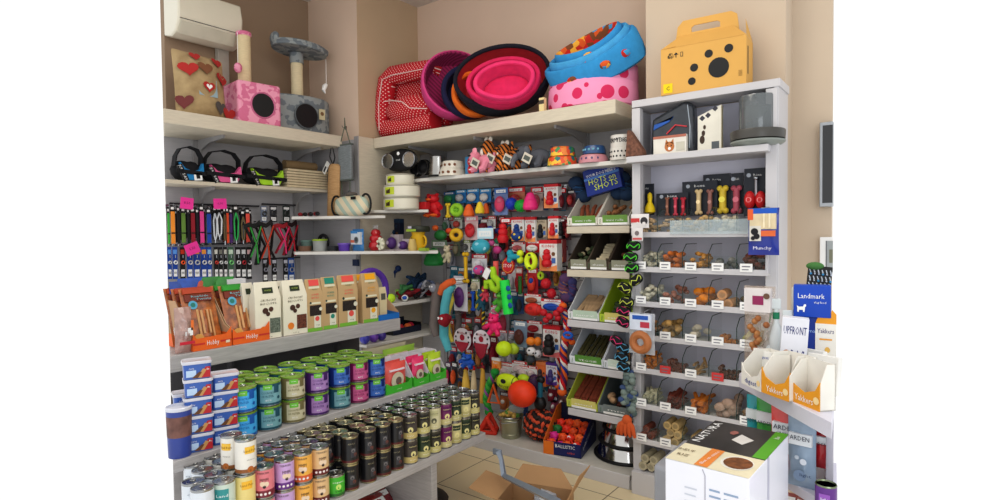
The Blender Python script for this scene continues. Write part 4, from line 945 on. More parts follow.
T('tube',(498.5,261,504.5,284),'coral pink soft strip toy left of red octagon',[(236,100,90)],3.38)
T('tube',(486,266,504,291),'lime green plush worm curled with white paper tag',[(166,210,40),((0,.12),(.18,.32),(.35,.2),(.55,.35),(.5,.7),(.42,1.0)) and (166,210,40)],3.33) if 0 else None
p_, w_, h_ = fitY(487,266,504,291,3.33)
t = thing('plush_worm', 'lime green plush worm in S curve with white paper tag', 'plush toy', p_)
m = M(); m.tube([(-w_*.4,-.03,h_*.1),(-w_*.38,-.03,h_*.35),(-w_*.1,-.03,h_*.38),(.0,-.03,h_*.12),(w_*.2,-.03,h_*.06),(w_*.4,-.03,h_*.2),(w_*.35,-.03,h_*.4),(w_*.05,-.03,h_*.6),(w_*.02,-.03,h_*.85),(w_*.0,-.03,h_*.98)], [.02,.024,.026,.026,.026,.026,.026,.026,.024,.018], mat((166,210,40),.9,bump=.4), 12); m.build('body', t)
m = M().at(-w_*.25,-.055,h_*.72,ry=.5); m.box(-.025,.025,0,.002,-.04,.04,wht); m.build('paper_tag', t)
hook(Vector((p_.x,3.6,p_.z+h_)),0,.24)
# left plush group
def longplush(lab, pts, r, col, head=None, hc=None, y=3.3, name='plush_toy'):
    q = [at(px,py,y=y) for px,py in pts]
    t = thing(name, lab, 'plush toy', q[-1])
    m = M(); m.tube([tuple(a-q[-1]) for a in q], [r*.8]+[r]*(len(q)-2)+[r*.75], mat(col,.95,sc=16,bump=.5), 10); m.build('body', t)
    if head:
        c = at(head[0],head[1],y=y-.03)-q[-1]
        m = M(); m.ball(tuple(c),(head[2],head[2]*.8,head[2]),mat(hc,.95,bump=.4),14,10); m.build('head', t)
        m = M()
        for s in (-1,1): m.ball((c.x+s*head[2]*.35,c.y-head[2]*.75,c.z+head[2]*.35),head[2]*.22,wht,8,6); m.ball((c.x+s*head[2]*.35,c.y-head[2]*.95,c.z+head[2]*.35),head[2]*.08,blk,6,5)
        m.build('eyes', t)
    hook(Vector((q[0].x,3.6,q[0].z)),0,3.58-y); return t
longplush('long grey plush animal hanging at far left of toy wall',[(440,284),(437,295),(435.5,310),(434,325),(437,336)],.042,(122,112,108),(433,288,.035),(150,150,160))
longplush('long grey plush leg toy hanging right of turquoise one',[(457,304),(458,312),(459,322),(457,334)],.026,(118,108,106),y=3.5)
longplush('long turquoise plush tube toy curving down',[(453,285),(448,292),(445,305),(444,320),(444,336),(449,351)],.036,(90,180,190),y=3.26)
longplush('yellow and green plush tube hanging right of turquoise one',[(451,292),(452,300),(448,312),(448,330),(452,342)],.02,(206,190,80),y=3.3)
longplush('orange plush fox toy draped at left of purple card',[(454,281),(449,283),(443,287),(440,294)],.03,(226,104,50),y=3.24)
longplush('dark red plush bird head with big white eyes',[(448,316),(446,320),(444,325)],.04,(140,24,36),(443,320,.045),(150,26,40),y=3.22,name='plush_bird')
T('card',(454,276,467.5,311),'tall white card with two purple grape shaped balls',[(226,224,230),(200,196,204),(90,40,110),(110,60,130)],3.40)
T('card',(471.5,279,479.5,291),'small white bear face card toy',[(220,216,200),(120,160,90),(200,190,160)],3.42)
T('bone',(472,291,476.5,311),'blue slim bone toy beside yellow one',[(20,80,180)],3.42)
T('bone',(476.5,291,481,309),'yellow green slim bone toy',[(200,180,40)],3.44)
T('plush',(479.5,289,490,311),'dark teal plush dinosaur toy',[(20,80,100),(40,110,130)],3.4,name='plush_dinosaur',cat='plush toy')
T('plush',(484,286,493,301),'small red and pink plush toy beside teal one',[(200,60,80),(240,190,60)],3.36,name='plush_toy',cat='plush toy')
T('rope',(484,309,488,326),'black yellow rope toy hanging under teal dinosaur',[(30,40,40),(220,190,40)],3.42)
T('ball',(482,324,488.5,330),'small pink spiky ball at end of black rope',[(210,50,100)],3.42,hk=False)
T('plush',(497,289,514,312),'green plush frog with long legs in toy wall middle',[(80,170,50),(110,190,70)],3.38,name='plush_frog',cat='plush toy')
t = T('tube',(511,279,522.5,313),'neon green soft stick with blue paw dots',[(40,230,80),(20,90,160)],3.32,tilt=-.14)
T('card',(516,268,522.5,292),'red and white long pack left of green strip',[(200,40,50),(220,180,170),(190,40,50)],3.5)
T('tube',(522.5,276,527,294),'dark green soft strip pack',[(40,110,40)],3.46)
T('card',(527.5,268,538,294),'red and blue carded flexible toy',[(190,40,50),(190,40,50),(220,60,40),(30,70,160)],3.48)
T('donut',(538,271,545,280),'small lime toy right above red jack cluster',[(190,220,40)],3.44)
T('spiky',(541,278,551,289),'red jack shaped rubber toy',[(200,30,44)],3.42,hd=None)
T('spiky',(547,288,556,299),'second red jack shaped rubber toy, lower right',[(190,26,40)],3.42)
T('rugby',(524,303,541,316),'red rubber rugby ball under white red card',[(206,40,34),(170,30,26)],3.36)
T('card',(524.5,294,541,304),'white and red card above red rugby ball',[Wh,Rd,(170,90,60)],3.42)
t = T('card',(541,299,564,312),'white carton with blue band above red balls',[(226,226,226),Rd,(30,80,180)],3.40)
for i,(a,b,c_,d_) in enumerate(((540,309,547,316),(546,313,553,320),(553,310,560,317),(557,306,564,313),(555,315,561,321),(543,317,549,323))):
    T('ball',(a,b,c_,d_),['red rubber ball at left of the ball cluster','red rubber ball at bottom middle of the cluster','red rubber ball at centre right of the cluster','red rubber ball at the right top of the cluster','red rubber ball lowest right of the cluster','red rubber ball lowest left of the cluster'][i],[(196,30,44)],3.36,hk=False,grp='red balls hanging below the blue banded carton')
# ropes at right
def ropebundle(lab, pts, r, y, cols, n=5):
    q = [at(px,py,y=y) for px,py in pts]; o = q[-1]
    t = thing('rope_toy', lab, 'rope toy', o)
    m = M(); rr = random.Random(len(lab))
    L_ = [(a-o) for a in q]
    for k in range(n):
        P = []
        for i in range(len(L_)-1):
            for s_ in range(6):
                b = L_[i].lerp(L_[i+1], s_/6); a = (i*6+s_)*.9+k*2*PI/n
                P.append((b.x+math.cos(a)*r*.6, b.y+math.sin(a)*r*.6, b.z))
        P.append(tuple(L_[-1])); m.tube(P, r*.42, cols[k%len(cols)], 6)
    m.build('braid', t)
    for f in (0.0,1.0):
        c = L_[0].lerp(L_[-1], f); M().ball(tuple(c),(r*1.25,r*1.1,r*1.0),cols[0],10,8).build('knot', t)
    hook(Vector((q[0].x,3.6,q[0].z)),0,3.58-y)
rc = [mat(Or,.9),mat((40,60,150),.9),mat((230,220,210),.9),mat(Rd,.9),mat((90,40,90),.9)]
rc2 = [mat((90,60,100),.9),mat((120,70,80),.9),mat((60,60,110),.9),mat((170,120,90),.9)]
ropebundle('purple and brown thick rope toy hanging by bin sides',[(566,279),(563,287),(567,297)],.04,3.42,rc2,6)
ropebundle('purple blue rope loop right of the thick rope',[(572,282),(573,290),(570,298)],.03,3.42,[rc2[2],rc2[0]],5)
ropebundle('orange blue and white braided rope toy, upper one',[(563,306),(566,318),(567,334)],.024,3.38,rc)
ropebundle('long orange blue and white braided rope toy, lower one',[(566,338),(563,352),(565,370),(562,392)],.028,3.36,rc)
ropebundle('second long multicolour rope hanging behind the lower one',[(558,336),(559,350),(557,368),(558,386)],.022,3.44,rc)
ropebundle('short orange rope end near blue rubber ring',[(570,322),(568,330),(572,342)],.02,3.36,[rc[0],rc[3],rc[1]])
T('donut',(563.5,331,574,339),'blue rubber ring hanging on braided rope',[(30,100,200)],3.32)
# fifth row
T('card',(491,306,505,314),'red topped white card above pink rubber bear',[Wh,Rd,(220,120,150)],3.4)
T('plush',(489.5,313,505.5,335),'hot pink rubber bear with heart belly',[(236,36,110),(250,80,140)],3.34,name='rubber_bear')
T('round',(454,328,471,352.5),'left round white card with dark red fabric toy',[(230,220,224),(170,26,50)],3.40)
T('round',(473,330,490,359.5),'right round white card with dark red fabric toy',[(230,220,224),(160,24,46)],3.38)
T('card',(467,330,473,350),'dark red long card between the two round cards',[(130,26,46),(150,40,60),(120,24,40)],3.5)
T('card',(490.5,336,497,368),'long dark red pack right of round cards',[(130,20,40),(120,30,50),(150,30,50)],3.48)
T('card',(500,305,509,336),'clear pack with grey toy right of pink bear',[(150,150,156),(190,120,130),(170,60,80)],3.5)
T('ball',(497,341,511,356.5),'fluorescent yellow tennis ball, larger and in front',[(206,236,30)],3.36)
T('ball',(509,343,518.5,354.5),'paler tennis ball behind the bright yellow one',[(190,216,60)],3.44)
for i,bb in enumerate(((499,330,507,342),(509,331,516,343))): T('card',bb,['small silver red card above front tennis ball','small silver red card above rear tennis ball'][i],[(190,184,190),Rd,(170,170,180)],3.46)
T('card',(514,321,527,347),'grey blue blister card with brown rugby style ball',[(120,140,160),(140,160,180),(80,40,34)],3.40,txt='sport')
T('card',(527,321,542,333),'white red card above small basket balls',[Wh,Rd,(150,30,40)],3.44)
T('ball',(526.5,337,535,345.5),'small orange basketball toy on left',[(230,130,30)],3.40)
T('ball',(534.5,337,541,346),'small orange basketball toy on right',[(226,126,30)],3.42)
T('ball',(527,347,535.5,355.5),'small white and black football toy on left',[(226,226,226),Bk],3.40)
T('ball',(534.5,350,541,358),'small white and black football toy on right, lower',[(210,210,214),Bk],3.42)
T('ball',(527,355,535,363),'dark grey ball below the little footballs',[(70,76,84)],3.44)
T('box',(543,326,560,357),'large white and red carton with black chew toy',[Wh,Rd,(24,22,24),(230,120,120)],3.40,d=.06)
T('kong',(546,333,557,354),'black segmented rubber toy in front of its carton',[(20,18,20)],3.37,hk=False)
# sixth row
T('card',(446,362,451,386),'slim black and pink carded toy at lower left',[(50,40,50),(90,60,90),(200,60,110)],3.44)
T('card',(452,362,457.5,386),'slim black carded toy with orange bone',[(50,50,56),(40,40,46),(226,90,40)],3.44)
T('card',(459,362,469,378),'white and red card under the blue plush fish',[(210,206,210),(200,50,60),(60,50,60)],3.46)
T('plush',(463,353,478,367),'blue plush fish shaped toy, lower left of toy wall',[(30,90,190),(90,150,220)],3.36,name='plush_fish',cat='plush toy')
for i,(bb,c) in enumerate((((465,367,471.5,390),(232,190,80)),((473,366,478,391),(220,200,160)),((482,364,488,402),(210,160,60)))):
    t = T('cone',bb,['yellow rubber chicken with red head, front left','pale rubber chicken with red head, middle','long tan rubber chicken with dark red head, right'][i],[c],3.4,name='rubber_chicken',hd=None)
    h_c = fitY(*bb,3.4)[2]; m = M(); m.ball((0,-.02,h_c*.92),(.016,.016,.02),mat(Rd if i<2 else Dr,.5),10,8); m.ball((0,-.03,h_c*1.02),(.004,.01,.012),mat(Rd,.5),6,5); m.cyl((0,-.05,h_c*.9),.003,.02,mat(Ye,.5),6,axis='y'); m.build('head', t)
T('box',(492,358,500,382),'orange and white carrot shaped toy pack',[(240,150,60),Wh,(240,120,30)],3.42,d=.02,txt='fun')
for i,bb in enumerate(((496,362,515,380),(512,361,527,374),(519,366,530,378),(528,366,537,378))):
    T('card',bb,['wide white and red card above fluorescent rugby ball','red topped card behind the wide white one','white red card above green ball half hidden','narrow red card left of orange carton'][i],[Wh,Rd,(210,190,190)],3.46-.01*i,txt='AirDog')
T('rugby',(495,374,517.5,390.5),'fluorescent yellow rugby ball with black lettering',[(206,230,30),Bk],3.32,txt='AirDog')
T('ball',(518,374,529,384),'lime ball behind orange ball',[(190,220,40)],3.40)
T('ball',(528.5,374,540,396),'dark purple ball half behind the orange ball',[(60,24,70)],3.42)
t = T('ball',(509.5,380.5,534.5,407),'large bright orange treat ball with hole',[(236,64,24)],3.26)
rp = [mat((40,150,60),.9),mat((80,180,70),.9),mat((150,90,160),.9)]
ropebundle('green twisted rope toy left of yellow rugby ball',[(495,372),(489,384),(486,398),(489,412)],.028,3.36,rp)
p_, w_, h_ = fitY(489,385,500,403,3.3)
m = M(); m.tube([(-w_*.5,-.01,0),(0,-.01,h_),(w_*.5,-.01,.01)], .012, mat((226,100,40),.6), 8, closed=True); tag(m.build('triangle_toy', loc=p_), 'orange open triangle rubber toy hanging on green rope', 'dog toy')
T('box',(536,362,546,386),'orange side carton of plunger toy',[(236,120,60),(240,140,80),(60,50,60),(236,120,60)],3.44,txt='play')
T('box',(546,363,557,385),'white and purple carton of handle toy',[(226,224,230),(90,50,140),(70,60,120),(90,50,140)],3.42,txt='play')
p_, w_, h_ = fitY(538,375,549,409,3.30)
t = thing('plunger_toy', 'dark teal and black barbell tug toy hanging upright', 'dog toy', p_)
M().ball((0,-.04,w_*.55),(w_*.5,w_*.45,w_*.55),blk,16,10).build('end_knob', t); M().ball((0,-.03,h_-w_*.3),(w_*.35,w_*.3,w_*.3),blk,12,8).build('end_knob', t)
m = M(); m.tube([(0,-.04,w_*.9),(0,-.035,h_-w_*.4)], .018, mat((20,90,110),.5), 10); m.build('handle', t)
for i,(bb,c) in enumerate((((548,386,557,402),(150,40,60)),((551,396,558,416),(140,60,90)),((519,402,528,416),(60,90,150)),((455,386,463,402),(60,90,60)),((500,392,509,410),(190,110,60)),((559,392,567,412),(130,90,90)))):
    T('card',bb,['dark red carded toy right of barbell toy','pink bone shaped card low on the wall','blue toy card above the orange rope ball','green carded toy low left behind tins','orange brown carded toy above the pail','brown carded toy beside the display box'][i],[c,(90,90,110),c,Wh],3.5)
# ---------------------------------------------------------------- slanted display trays right of the toys
BY = 3.2
bz = [at(597,226,y=BY).z, at(597,270.5,y=BY).z, at(594,322,y=BY).z, at(600,368.5,y=BY).z, at(595,413,y=BY).z]
def display_shelf(i, z):
    t = thing('display_shelf', ['top','second','middle','fourth','lowest'][i]+' pale sloping shelf holding open treat trays beside the toys', 'shelf', (-1.67,BY,z))
    m = M(); m.box(-.215,.215,0,.012,-.045,0,cream if i<2 else lipm); m.build('front_rail', t, .003)
    m = M().at(0,0,0,rx=.12); m.box(-.215,.215,.0,.36,-.02,-.012,white); m.build('board', t, .002)
    for s in (-1,1):
        m = M(); bracket(m, s*.17,.39,-.01+.04,.34,0,greyp,.12); m.build('bracket', t)
for i,z in enumerate(bz): display_shelf(i, z)
def tray(lab, i, x0, x1, cout, cin, cfr, txt, depth=.33, hb=.235, hf=.05, name='treat_tray'):
    z = bz[i]; w = x1-x0
    t = thing(name, lab, 'treat tray', ((x0+x1)/2,BY+.014,z+.004))
    t.rotation_euler.x = .12
    o, n_, f = mat(cout,.6,amt=.05), mat(cin,.6,amt=.08), mat(cfr,.5)
    pr = [(0,0),(0,hf),(.05,hf+.03),(depth*.8,hb),(depth,hb),(depth,0)]
    m = M(); e = .004
    for a,b in ((-w/2,-w/2+e),(w/2-e,w/2)): m.prism(pr, a, b, o, 'x')
    m.box(-w/2+e,w/2-e,0,depth,0,.004,n_); m.box(-w/2+e,w/2-e,depth-e,depth,0,hb,n_); m.box(-w/2+e,w/2-e,0,.004,0,hf,o)
    m.poly([(-w/2+e+.0005,.004,.004),(-w/2+e+.0005,depth,.004),(-w/2+e+.0005,depth,hb),(-w/2+e+.0005,depth*.8,hb),(-w/2+e+.0005,.05,hf+.03)], n_)
    m.poly([(w/2-e-.0005,depth,.004),(w/2-e-.0005,.004,.004),(w/2-e-.0005,.05,hf+.03),(w/2-e-.0005,depth*.8,hb),(w/2-e-.0005,depth,hb)], n_)
    m.build('tray_body', t)
    m = M(); m.box(-w*.33,w*.46,-.002,.0,.004,hf+.012,f); m.box(-w*.33,w*.46,-.003,-.001,.002,.016,wht); m.text(txt,w*.06,hf*.62,hf*.34,wht,y=-.0035,w=w*.55)
    m.at(-w*.42,-.002,hf*.5,ry=-1.4); m.text('mini',0,0,hf*.35,mat((60,110,70),.6),y=0); m.at(); m.build('front_label', t)
    return t
def T_(x, dy, dz, i): return Vector((x, BY+.02+dy, bz[i]+.01+dz+dy*.12))
def sticks(n, i, xc, wid, L_, r, col, lab, name, cat, grp, flat=False, ang=.15, y0=.03, lev=1, sq=False):
    cm = mat(col,.75,sc=30,amt=.3,bump=.4)
    proto = None
    for k in range(n):
        m = M()
        if proto is None:
            if sq: m.box(-r*1.5,r*1.5,-L_/2,L_/2,-r*.6,r*.6,cm)
            else: m.tube([(0,-L_/2,0),(r*.4,-L_/4,0),(0,0,r*.2),(-r*.3,L_/4,0),(0,L_/2,0)],[r*.8,r,r*.9,r,r*.8],cm,8)
            o = proto = tag(m.build(name, bev=.002 if sq else 0), lab, cat, grp)
        else: o = proto.copy(); C.objects.link(o)
        per = max(1, n//lev); a, b = k%per, k//per
        o.location = T_(xc+(a-(per-1)/2)*wid/per+R_.uniform(-.003,.003), y0+L_/2+.01*b, .015+r*1.6*b+.09*0, i)
        o.rotation_euler = (.52, 0, R_.uniform(-ang,ang)); o.location.z += .055
G1=(110,150,70)
tray('white tray with green label holding brown chew sticks, top shelf left', 0, -1.885,-1.675,(226,222,210),(206,200,188),G1,'mini rolls')
tray('white tray with green label holding brown nuggets, top shelf right', 0, -1.67,-1.462,(226,222,210),(206,200,188),G1,'mini rolls')
for k,x in enumerate((-1.885,-1.745,-1.60)):
    tray(['dark brown tray with green chews, left on second shelf','dark brown tray with white rawhide rolls, middle of second shelf','dark brown tray with reddish chews, right on second shelf'][k],1,x,x+.14,(84,72,60),(70,60,50),(150,150,130),'chews')
tray('white tray holding pale tan chews on the middle shelf', 2, -1.885,-1.665,(222,224,226),(206,210,216),(190,210,190),'natural')
tray('lime green tray holding dark green chews on the middle shelf', 2, -1.66,-1.455,(176,200,60),(170,196,50),(216,206,120),'natural')
tray('white tray with green label full of dark green sticks, fourth shelf', 3, -1.875,-1.64,(218,222,228),(206,212,222),(90,140,60),'VEGGIE')
tray('white tray holding tan ears beside the dark green sticks', 3, -1.635,-1.45,(218,222,228),(206,212,222),(210,226,214),'natural')
tray('lime green tray full of reddish brown sticks on lowest shelf', 4, -1.90,-1.68,(196,206,80),(188,202,70),(216,206,120),'natural')
tray('grey tray with chew stick and pack on lowest shelf right', 4, -1.675,-1.45,(130,140,140),(110,120,122),(120,130,130),'mix')
sticks(4,0,-1.785,.16,.17,.014,(140,74,48),'reddish brown twisted chew stick in the top left tray','chew_stick','dog chew','chew sticks in the top left tray',ang=.6)
def nug(n, fn, r, col, lab, name, cat, grp, shape='ball'):
    cm = mat(col,.75,sc=30,amt=.3,bump=.4); proto = None
    for k in range(n):
        if proto is None:
            m = M()
            if shape == 'ball': m.ball((0,0,0),(r,r*.85,r*.7),cm,8,6)
            elif shape == 'bone':
                m.tube([(-r,0,0),(r,0,0)],r*.4,cm,6)
                for a in (-1,1):
                    for b in (-1,1): m.ball((a*r,b*r*.35,0),r*.42,cm,6,5)
            elif shape == 'stick': m.tube([(-r*2.4,0,0),(0,0,r*.2),(r*2.4,0,0)],r*.5,cm,7)
            elif shape == 'donut': m.torus((0,0,0),r*.7,r*.38,cm,14,7,axis='z')
            elif shape == 'roll': m.cyl((-r*2.4,0,0),r,r*4.8,cm,12,'x'); m.cyl((-r*2.42,0,0),r*.6,r*4.84,mat(tuple(int(c*.8) for c in col),.8),8,'x')
            o = proto = tag(m.build(name), lab, cat, grp)
        else: o = proto.copy(); C.objects.link(o)
        p, e = fn(k); o.location = p; o.rotation_euler = e
def inbin(i, xc, w, n, y0=.04, y1=.2, h=.03):
    return lambda k: (T_(xc+R_.uniform(-w/2,w/2), y0+(y1-y0)*k/n, .03+h*R_.random()+.35*(y1-y0)*k/n*0+.28*(y0+(y1-y0)*k/n), i), (R_.uniform(-.4,.4),R_.uniform(-.5,.5),R_.uniform(0,6)))
nug(16, inbin(0,-1.565,.13,16), .019, (136,90,54), 'brown nugget treat in the top right tray','nugget_treat','dog treat','brown nuggets in the top right tray')
nug(7, inbin(1,-1.815,.08,7), .022, (56,70,40), 'dark green chew piece in the dark left tray','chew_piece','dog treat','green chews in the dark left tray')
nug(2, inbin(1,-1.815,.06,2,.12,.16), .02, (196,180,140), 'cream chew piece among green chews in the dark left tray','chew_piece','dog treat','cream chews in the dark left tray')
nug(8, lambda k:(T_(-1.68+R_.uniform(-.01,.01),.05+.022*k,.03+.012*k,1),(0,R_.uniform(-.15,.15),R_.uniform(-.15,.15))), .013, (206,192,160), 'white rawhide roll stacked in the dark middle tray','rawhide_roll','dog chew','rawhide rolls in the dark middle tray','roll')
nug(6, inbin(1,-1.53,.08,6), .02, (110,60,40), 'reddish brown chew in the dark right tray','chew_piece','dog treat','reddish chews in the dark right tray')
sticks(5,2,-1.775,.14,.18,.012,(176,146,110),'pale tan flat chew in the white middle tray','chew_strip','dog chew','tan chews in the white middle tray',sq=True,ang=.3)
nug(7, inbin(2,-1.575,.09,7), .022, (50,66,36), 'dark green chew in the lime middle tray','chew_piece','dog treat','dark green chews in the lime middle tray')
sticks(12,3,-1.76,.2,.2,.008,(66,62,26),'dark green brown flat stick in the fourth shelf tray','chew_stick','dog chew','dark sticks in the fourth shelf tray',sq=True,ang=.06,lev=2)
nug(3, inbin(3,-1.545,.08,3,.06,.12), .04, (180,130,80), 'tan dried ear in the white fourth shelf tray','dried_ear','dog chew','tan ears on the fourth shelf')
sticks(14,4,-1.79,.19,.21,.008,(130,58,36),'reddish brown flat stick in the lime lowest tray','chew_stick','dog chew','reddish sticks in the lime tray',sq=True,ang=.05,lev=2)
nug(2, inbin(4,-1.6,.08,2,.06,.12), .03, (200,160,120), 'pale chew in the grey lowest tray','chew_piece','dog treat','pale chews in the grey tray')
sticks(1,4,-1.555,.01,.2,.018,(90,40,30),'single dark sausage stick in the grey lowest tray','chew_stick','dog chew',None,ang=.1)
m = M().at(0,0,0,rx=-.6); m.box(-.07,.07,0,.012,0,.1,mat((130,170,200),.4)); m.rect(-.05,.05,.02,.06,mat((190,150,110),.6),y=-.001); m.rect(-.06,.06,.07,.09,wht,y=-.001)
tag(m.build('snack_pack', loc=T_(-1.56,.25,.1,4)), 'small blue flat snack pack at back of the grey lowest tray', 'treat pack')
# blue hanging box and dark blue ropes above the trays
p_ = at(606,192,y=3.34)
t = thing('product_box', 'blue display box with yellow green lettering tilted above the trays', 'box', p_, 0, ry=-.22)
bx = mat((16,44,130),.4)
m = M(); m.box(-.125,.125,-.02,.05,0,.17,bx); m.poly([(-.125,-.021,.10),(.125,-.021,.10),(.125,-.021,.115),(-.125,-.021,.115)],mat((70,120,190),.5)); m.build('box_body', t, .002)
m = M(); m.text('YOUR DOG NEEDS',0,.125,.028,wht,y=-.022,w=.21); m.text('HOTS on',-.0,.083,.05,LYm if 0 else mat((206,220,60),.5),y=-.022); m.text('SHOTS',.02,.042,.055,mat((206,220,60),.5),y=-.022); m.disc(.07,.152,.012,wht,y=-.0215,sx=1.4); m.build('lettering', t)
dn = [mat((26,50,80),.9,bump=.4),mat((30,70,110),.9,bump=.4),mat((20,30,50),.9)]
for i,pts in enumerate((((576,183),(580,190),(584,196)),((613,178),(617,186),(619,193)),((622,178),(625,186),(627,194)))):
    ropebundle(['dark blue rope toy left of blue box','blue rope toy bundle right of blue box','last dark blue rope toy by the shelf unit'][i], pts, .045, 3.4, dn, 6)
T('card',(575,178,581,200),'dark grey carded toy between toys and blue box',[(60,66,76),(50,50,60),(120,90,100)],3.5)
# ---------------------------------------------------------------- things on the base shelf
ZB = .083
def onb_(px, py): return at(px, py, z=ZB)
p_ = at(486,433,z=ZB); d_ = .07
t = thing('prism_toy', 'red rubber triangular frame toy on the base shelf', 'dog toy', (p_.x,p_.y+.03,ZB), .4)
m = M(); rm = mat((206,50,30),.6)
V = [(-.06,-.05,.012),(.06,-.05,.012),(.0,-.045,.11),(-.045,.05,.012),(.05,.05,.012),(0,.045,.11)]
for a,b in ((0,1),(1,2),(2,0),(3,4),(4,5),(5,3),(0,3),(1,4),(2,5)): m.tube([V[a],V[b]],.016,rm,8)
for v in V: m.ball(v,.017,rm,8,6)
m.build('frame', t)
p_ = at(505,439,z=ZB)
t = thing('metal_pail', 'small galvanised pail with handle filled with treats on base shelf', 'bucket', (p_.x,p_.y+.07,ZB))
pm = mat((176,176,150),.35,.8); 
m = M(); m.lathe([(0,0),(.068,0),(.086,.15),(.09,.155),(.086,.155),(.083,.15),(.066,.01),(0,.01)], pm, 26); m.torus((0,0,.03),.071,.003,pm,24,5,axis='z'); m.torus((0,0,.13),.084,.003,pm,24,5,axis='z'); m.build('pail_body', t)
m = M(); m.torus((0,-.0,.15),.088,.003,mets,20,5,axis='z'); m.tube([(-.088,0,.15),(-.09,-.05,.13),(0,-.1,.115),(.09,-.05,.13),(.088,0,.15)],.003,mets,6); m.build('handle', t)
m = M(); 
for k in range(24): m.ball((R_.uniform(-.055,.055),R_.uniform(-.055,.055),.145+R_.uniform(0,.02)),R_.uniform(.012,.02),mat((196,160,80),.7) if k%3 else mat((90,140,60),.7),7,5)
tag(m.build('treat_fill', loc=t.location), 'mixed small treats heaped in the galvanised pail', 'treats', kind='stuff')
m = M(); m.lathe([(0,0),(.055,0),(.055,.03),(.04,.045),(.015,.05),(.015,.06),(0,.062)], mat((190,200,200),.1,alpha=.5,coat=1.), 22); tag(m.build('glass_lid', loc=(p_.x+.01,p_.y+.12,ZB+.165)), 'clear round lid resting behind the pail top', 'lid')
p_ = at(533,443,z=ZB)
t = thing('rope_ball', 'big orange and black knotted fleece snuffle ball on base shelf', 'dog toy', (p_.x,p_.y+.09,ZB+.105))
of, bf = mat((226,92,60),.95,bump=.5), mat((56,46,44),.95,bump=.5)
m = M(); m.ball((0,0,-.005),(.095,.085,.085),bf,14,10); m.build('core', t)
for cm, off, nm in ((of,0,'orange_loops'),(bf,1,'black_loops')):
    m = M()
    for i in range(off,150,2):
        zz = 1-2*(i+.5)/150; a = i*2.4; q = math.sqrt(1-zz*zz); c = Vector((q*math.cos(a)*.105,q*math.sin(a)*.095,zz*.09))
        u = Vector((R_.uniform(-1,1),R_.uniform(-1,1),R_.uniform(-1,1))).normalized()*.026
        m.tube([c*.9-u,c*1.06,c*.9+u],[.010,.014,.010],cm,6)
    m.build(nm, t)
# open orange and blue display box of rubber balls
a_ = at(547,452,z=ZB); b_ = at(576,459,z=ZB); c_ = at(545,444,z=ZB)
t = thing('display_carton', 'open orange and navy carton filled with small rubber toys', 'display box', (at(562,456,z=ZB).x,at(562,456,z=ZB).y,ZB), .22)
on, nv, nvi = mat((222,116,34),.5), mat((24,34,92),.4), mat((16,24,60),.6)
W, D = .25, .36
m = M()
m.box(-W/2,W/2,0,D,0,.004,nvi)
m.box(-W/2,W/2,0,.004,0,.085,nv); m.prism([(0,.0),(0,.085),(D,.235),(D,0)],W/2-.004,W/2,nv,'x'); m.box(-W/2,W/2,D-.004,D,0,.235,nvi)
m.prism([(0,.0),(0,.085),(D*.75,.235),(D,.235),(D,0)],-W/2,-W/2+.004,on,'x'); m.rect(-W/2,-W/2+.07,0,.085,on,y=-.001)
m.build('carton', t)
m = M(); m.text('BALLISTIC',.02,.06,.03,wht,y=-.0015,w=.13); m.text('rubber',.06,.025,.018,mat((230,90,60),.5),y=-.0015)
m.at(W/2+.001,D*.45,.1,rz=PI/2,rx=0); m.T = m.T @ Matrix.Rotation(-.36,4,'Y'); m.text('BOUNCY BALL RANGE',0,-.01,.035,wht,y=-.001,w=.26); m.at(); m.build('printing', t)
cols_ = [((240,90,40),'bright orange'),((240,60,40),'orange red'),((220,50,150),'magenta'),((250,110,50),'light orange'),((40,120,60),'green'),((236,80,36),'deep orange')]
for k in range(16):
    i, j = k%4, k//4
    ci = [0,2,3,1, 2,0,1,3, 4,1,0,5, 1,5,3,0][k]
    lp = Vector((-W/2+.04+.055*i+R_.uniform(-.006,.006), .045+.065*j, .045+.028*j+R_.uniform(0,.015)))
    wp = Matrix.Translation(t.location) @ Matrix.Rotation(.22,4,'Z') @ lp
    m = M(); m.ball((0,0,0),.028,mat(cols_[ci][0],.5),12,8)
    for q in range(8): m.ball((.026*math.cos(q*.8),.026*math.sin(q*.8),.014*(-1)**q),.008,mat(cols_[ci][0],.5),6,4)
    if k in (3,6): m.ball((0,-.02,.016),(.012,.012,.01),wht,6,5)
    tag(m.build('rubber_ball', loc=wp), '%s knobbly rubber ball, %s across in the %s row of the navy carton' % (cols_[ci][1], ORD[i], ['front','second','third','back'][j]), 'dog toy', 'rubber balls in the navy carton')
# stack of steel bowls
p_ = at(616,463,z=ZB)
cx_, cy_ = p_.x-.005, p_.y+.17
chrome = mat((200,198,194),.12,1.)
for k,(r,h,l) in enumerate(((.20,.085,'largest steel bowl with black rubber foot at bottom of floor stack'),(.172,.08,'second steel bowl up in the base shelf stack'),(.145,.075,'third steel bowl up in the base shelf stack'),(.118,.065,'smallest steel bowl on top of base shelf stack'))):
    t = thing('steel_bowl', l, 'pet bowl', (cx_,cy_,ZB+[0,.088,.17,.247][k]), 0, 'steel bowls stacked upside down on the base shelf')
    m = M(); m.lathe([(r*.97,.012),(r*.95,.02),(r*.84,h*.85),(r*.8,h),(r*.6,h*1.01),(0,h*1.01)], chrome, 32); m.build('bowl', t)
    m = M(); m.torus((0,0,.010),r,.011,blk,32,8,axis='z'); m.build('rubber_rim', t)
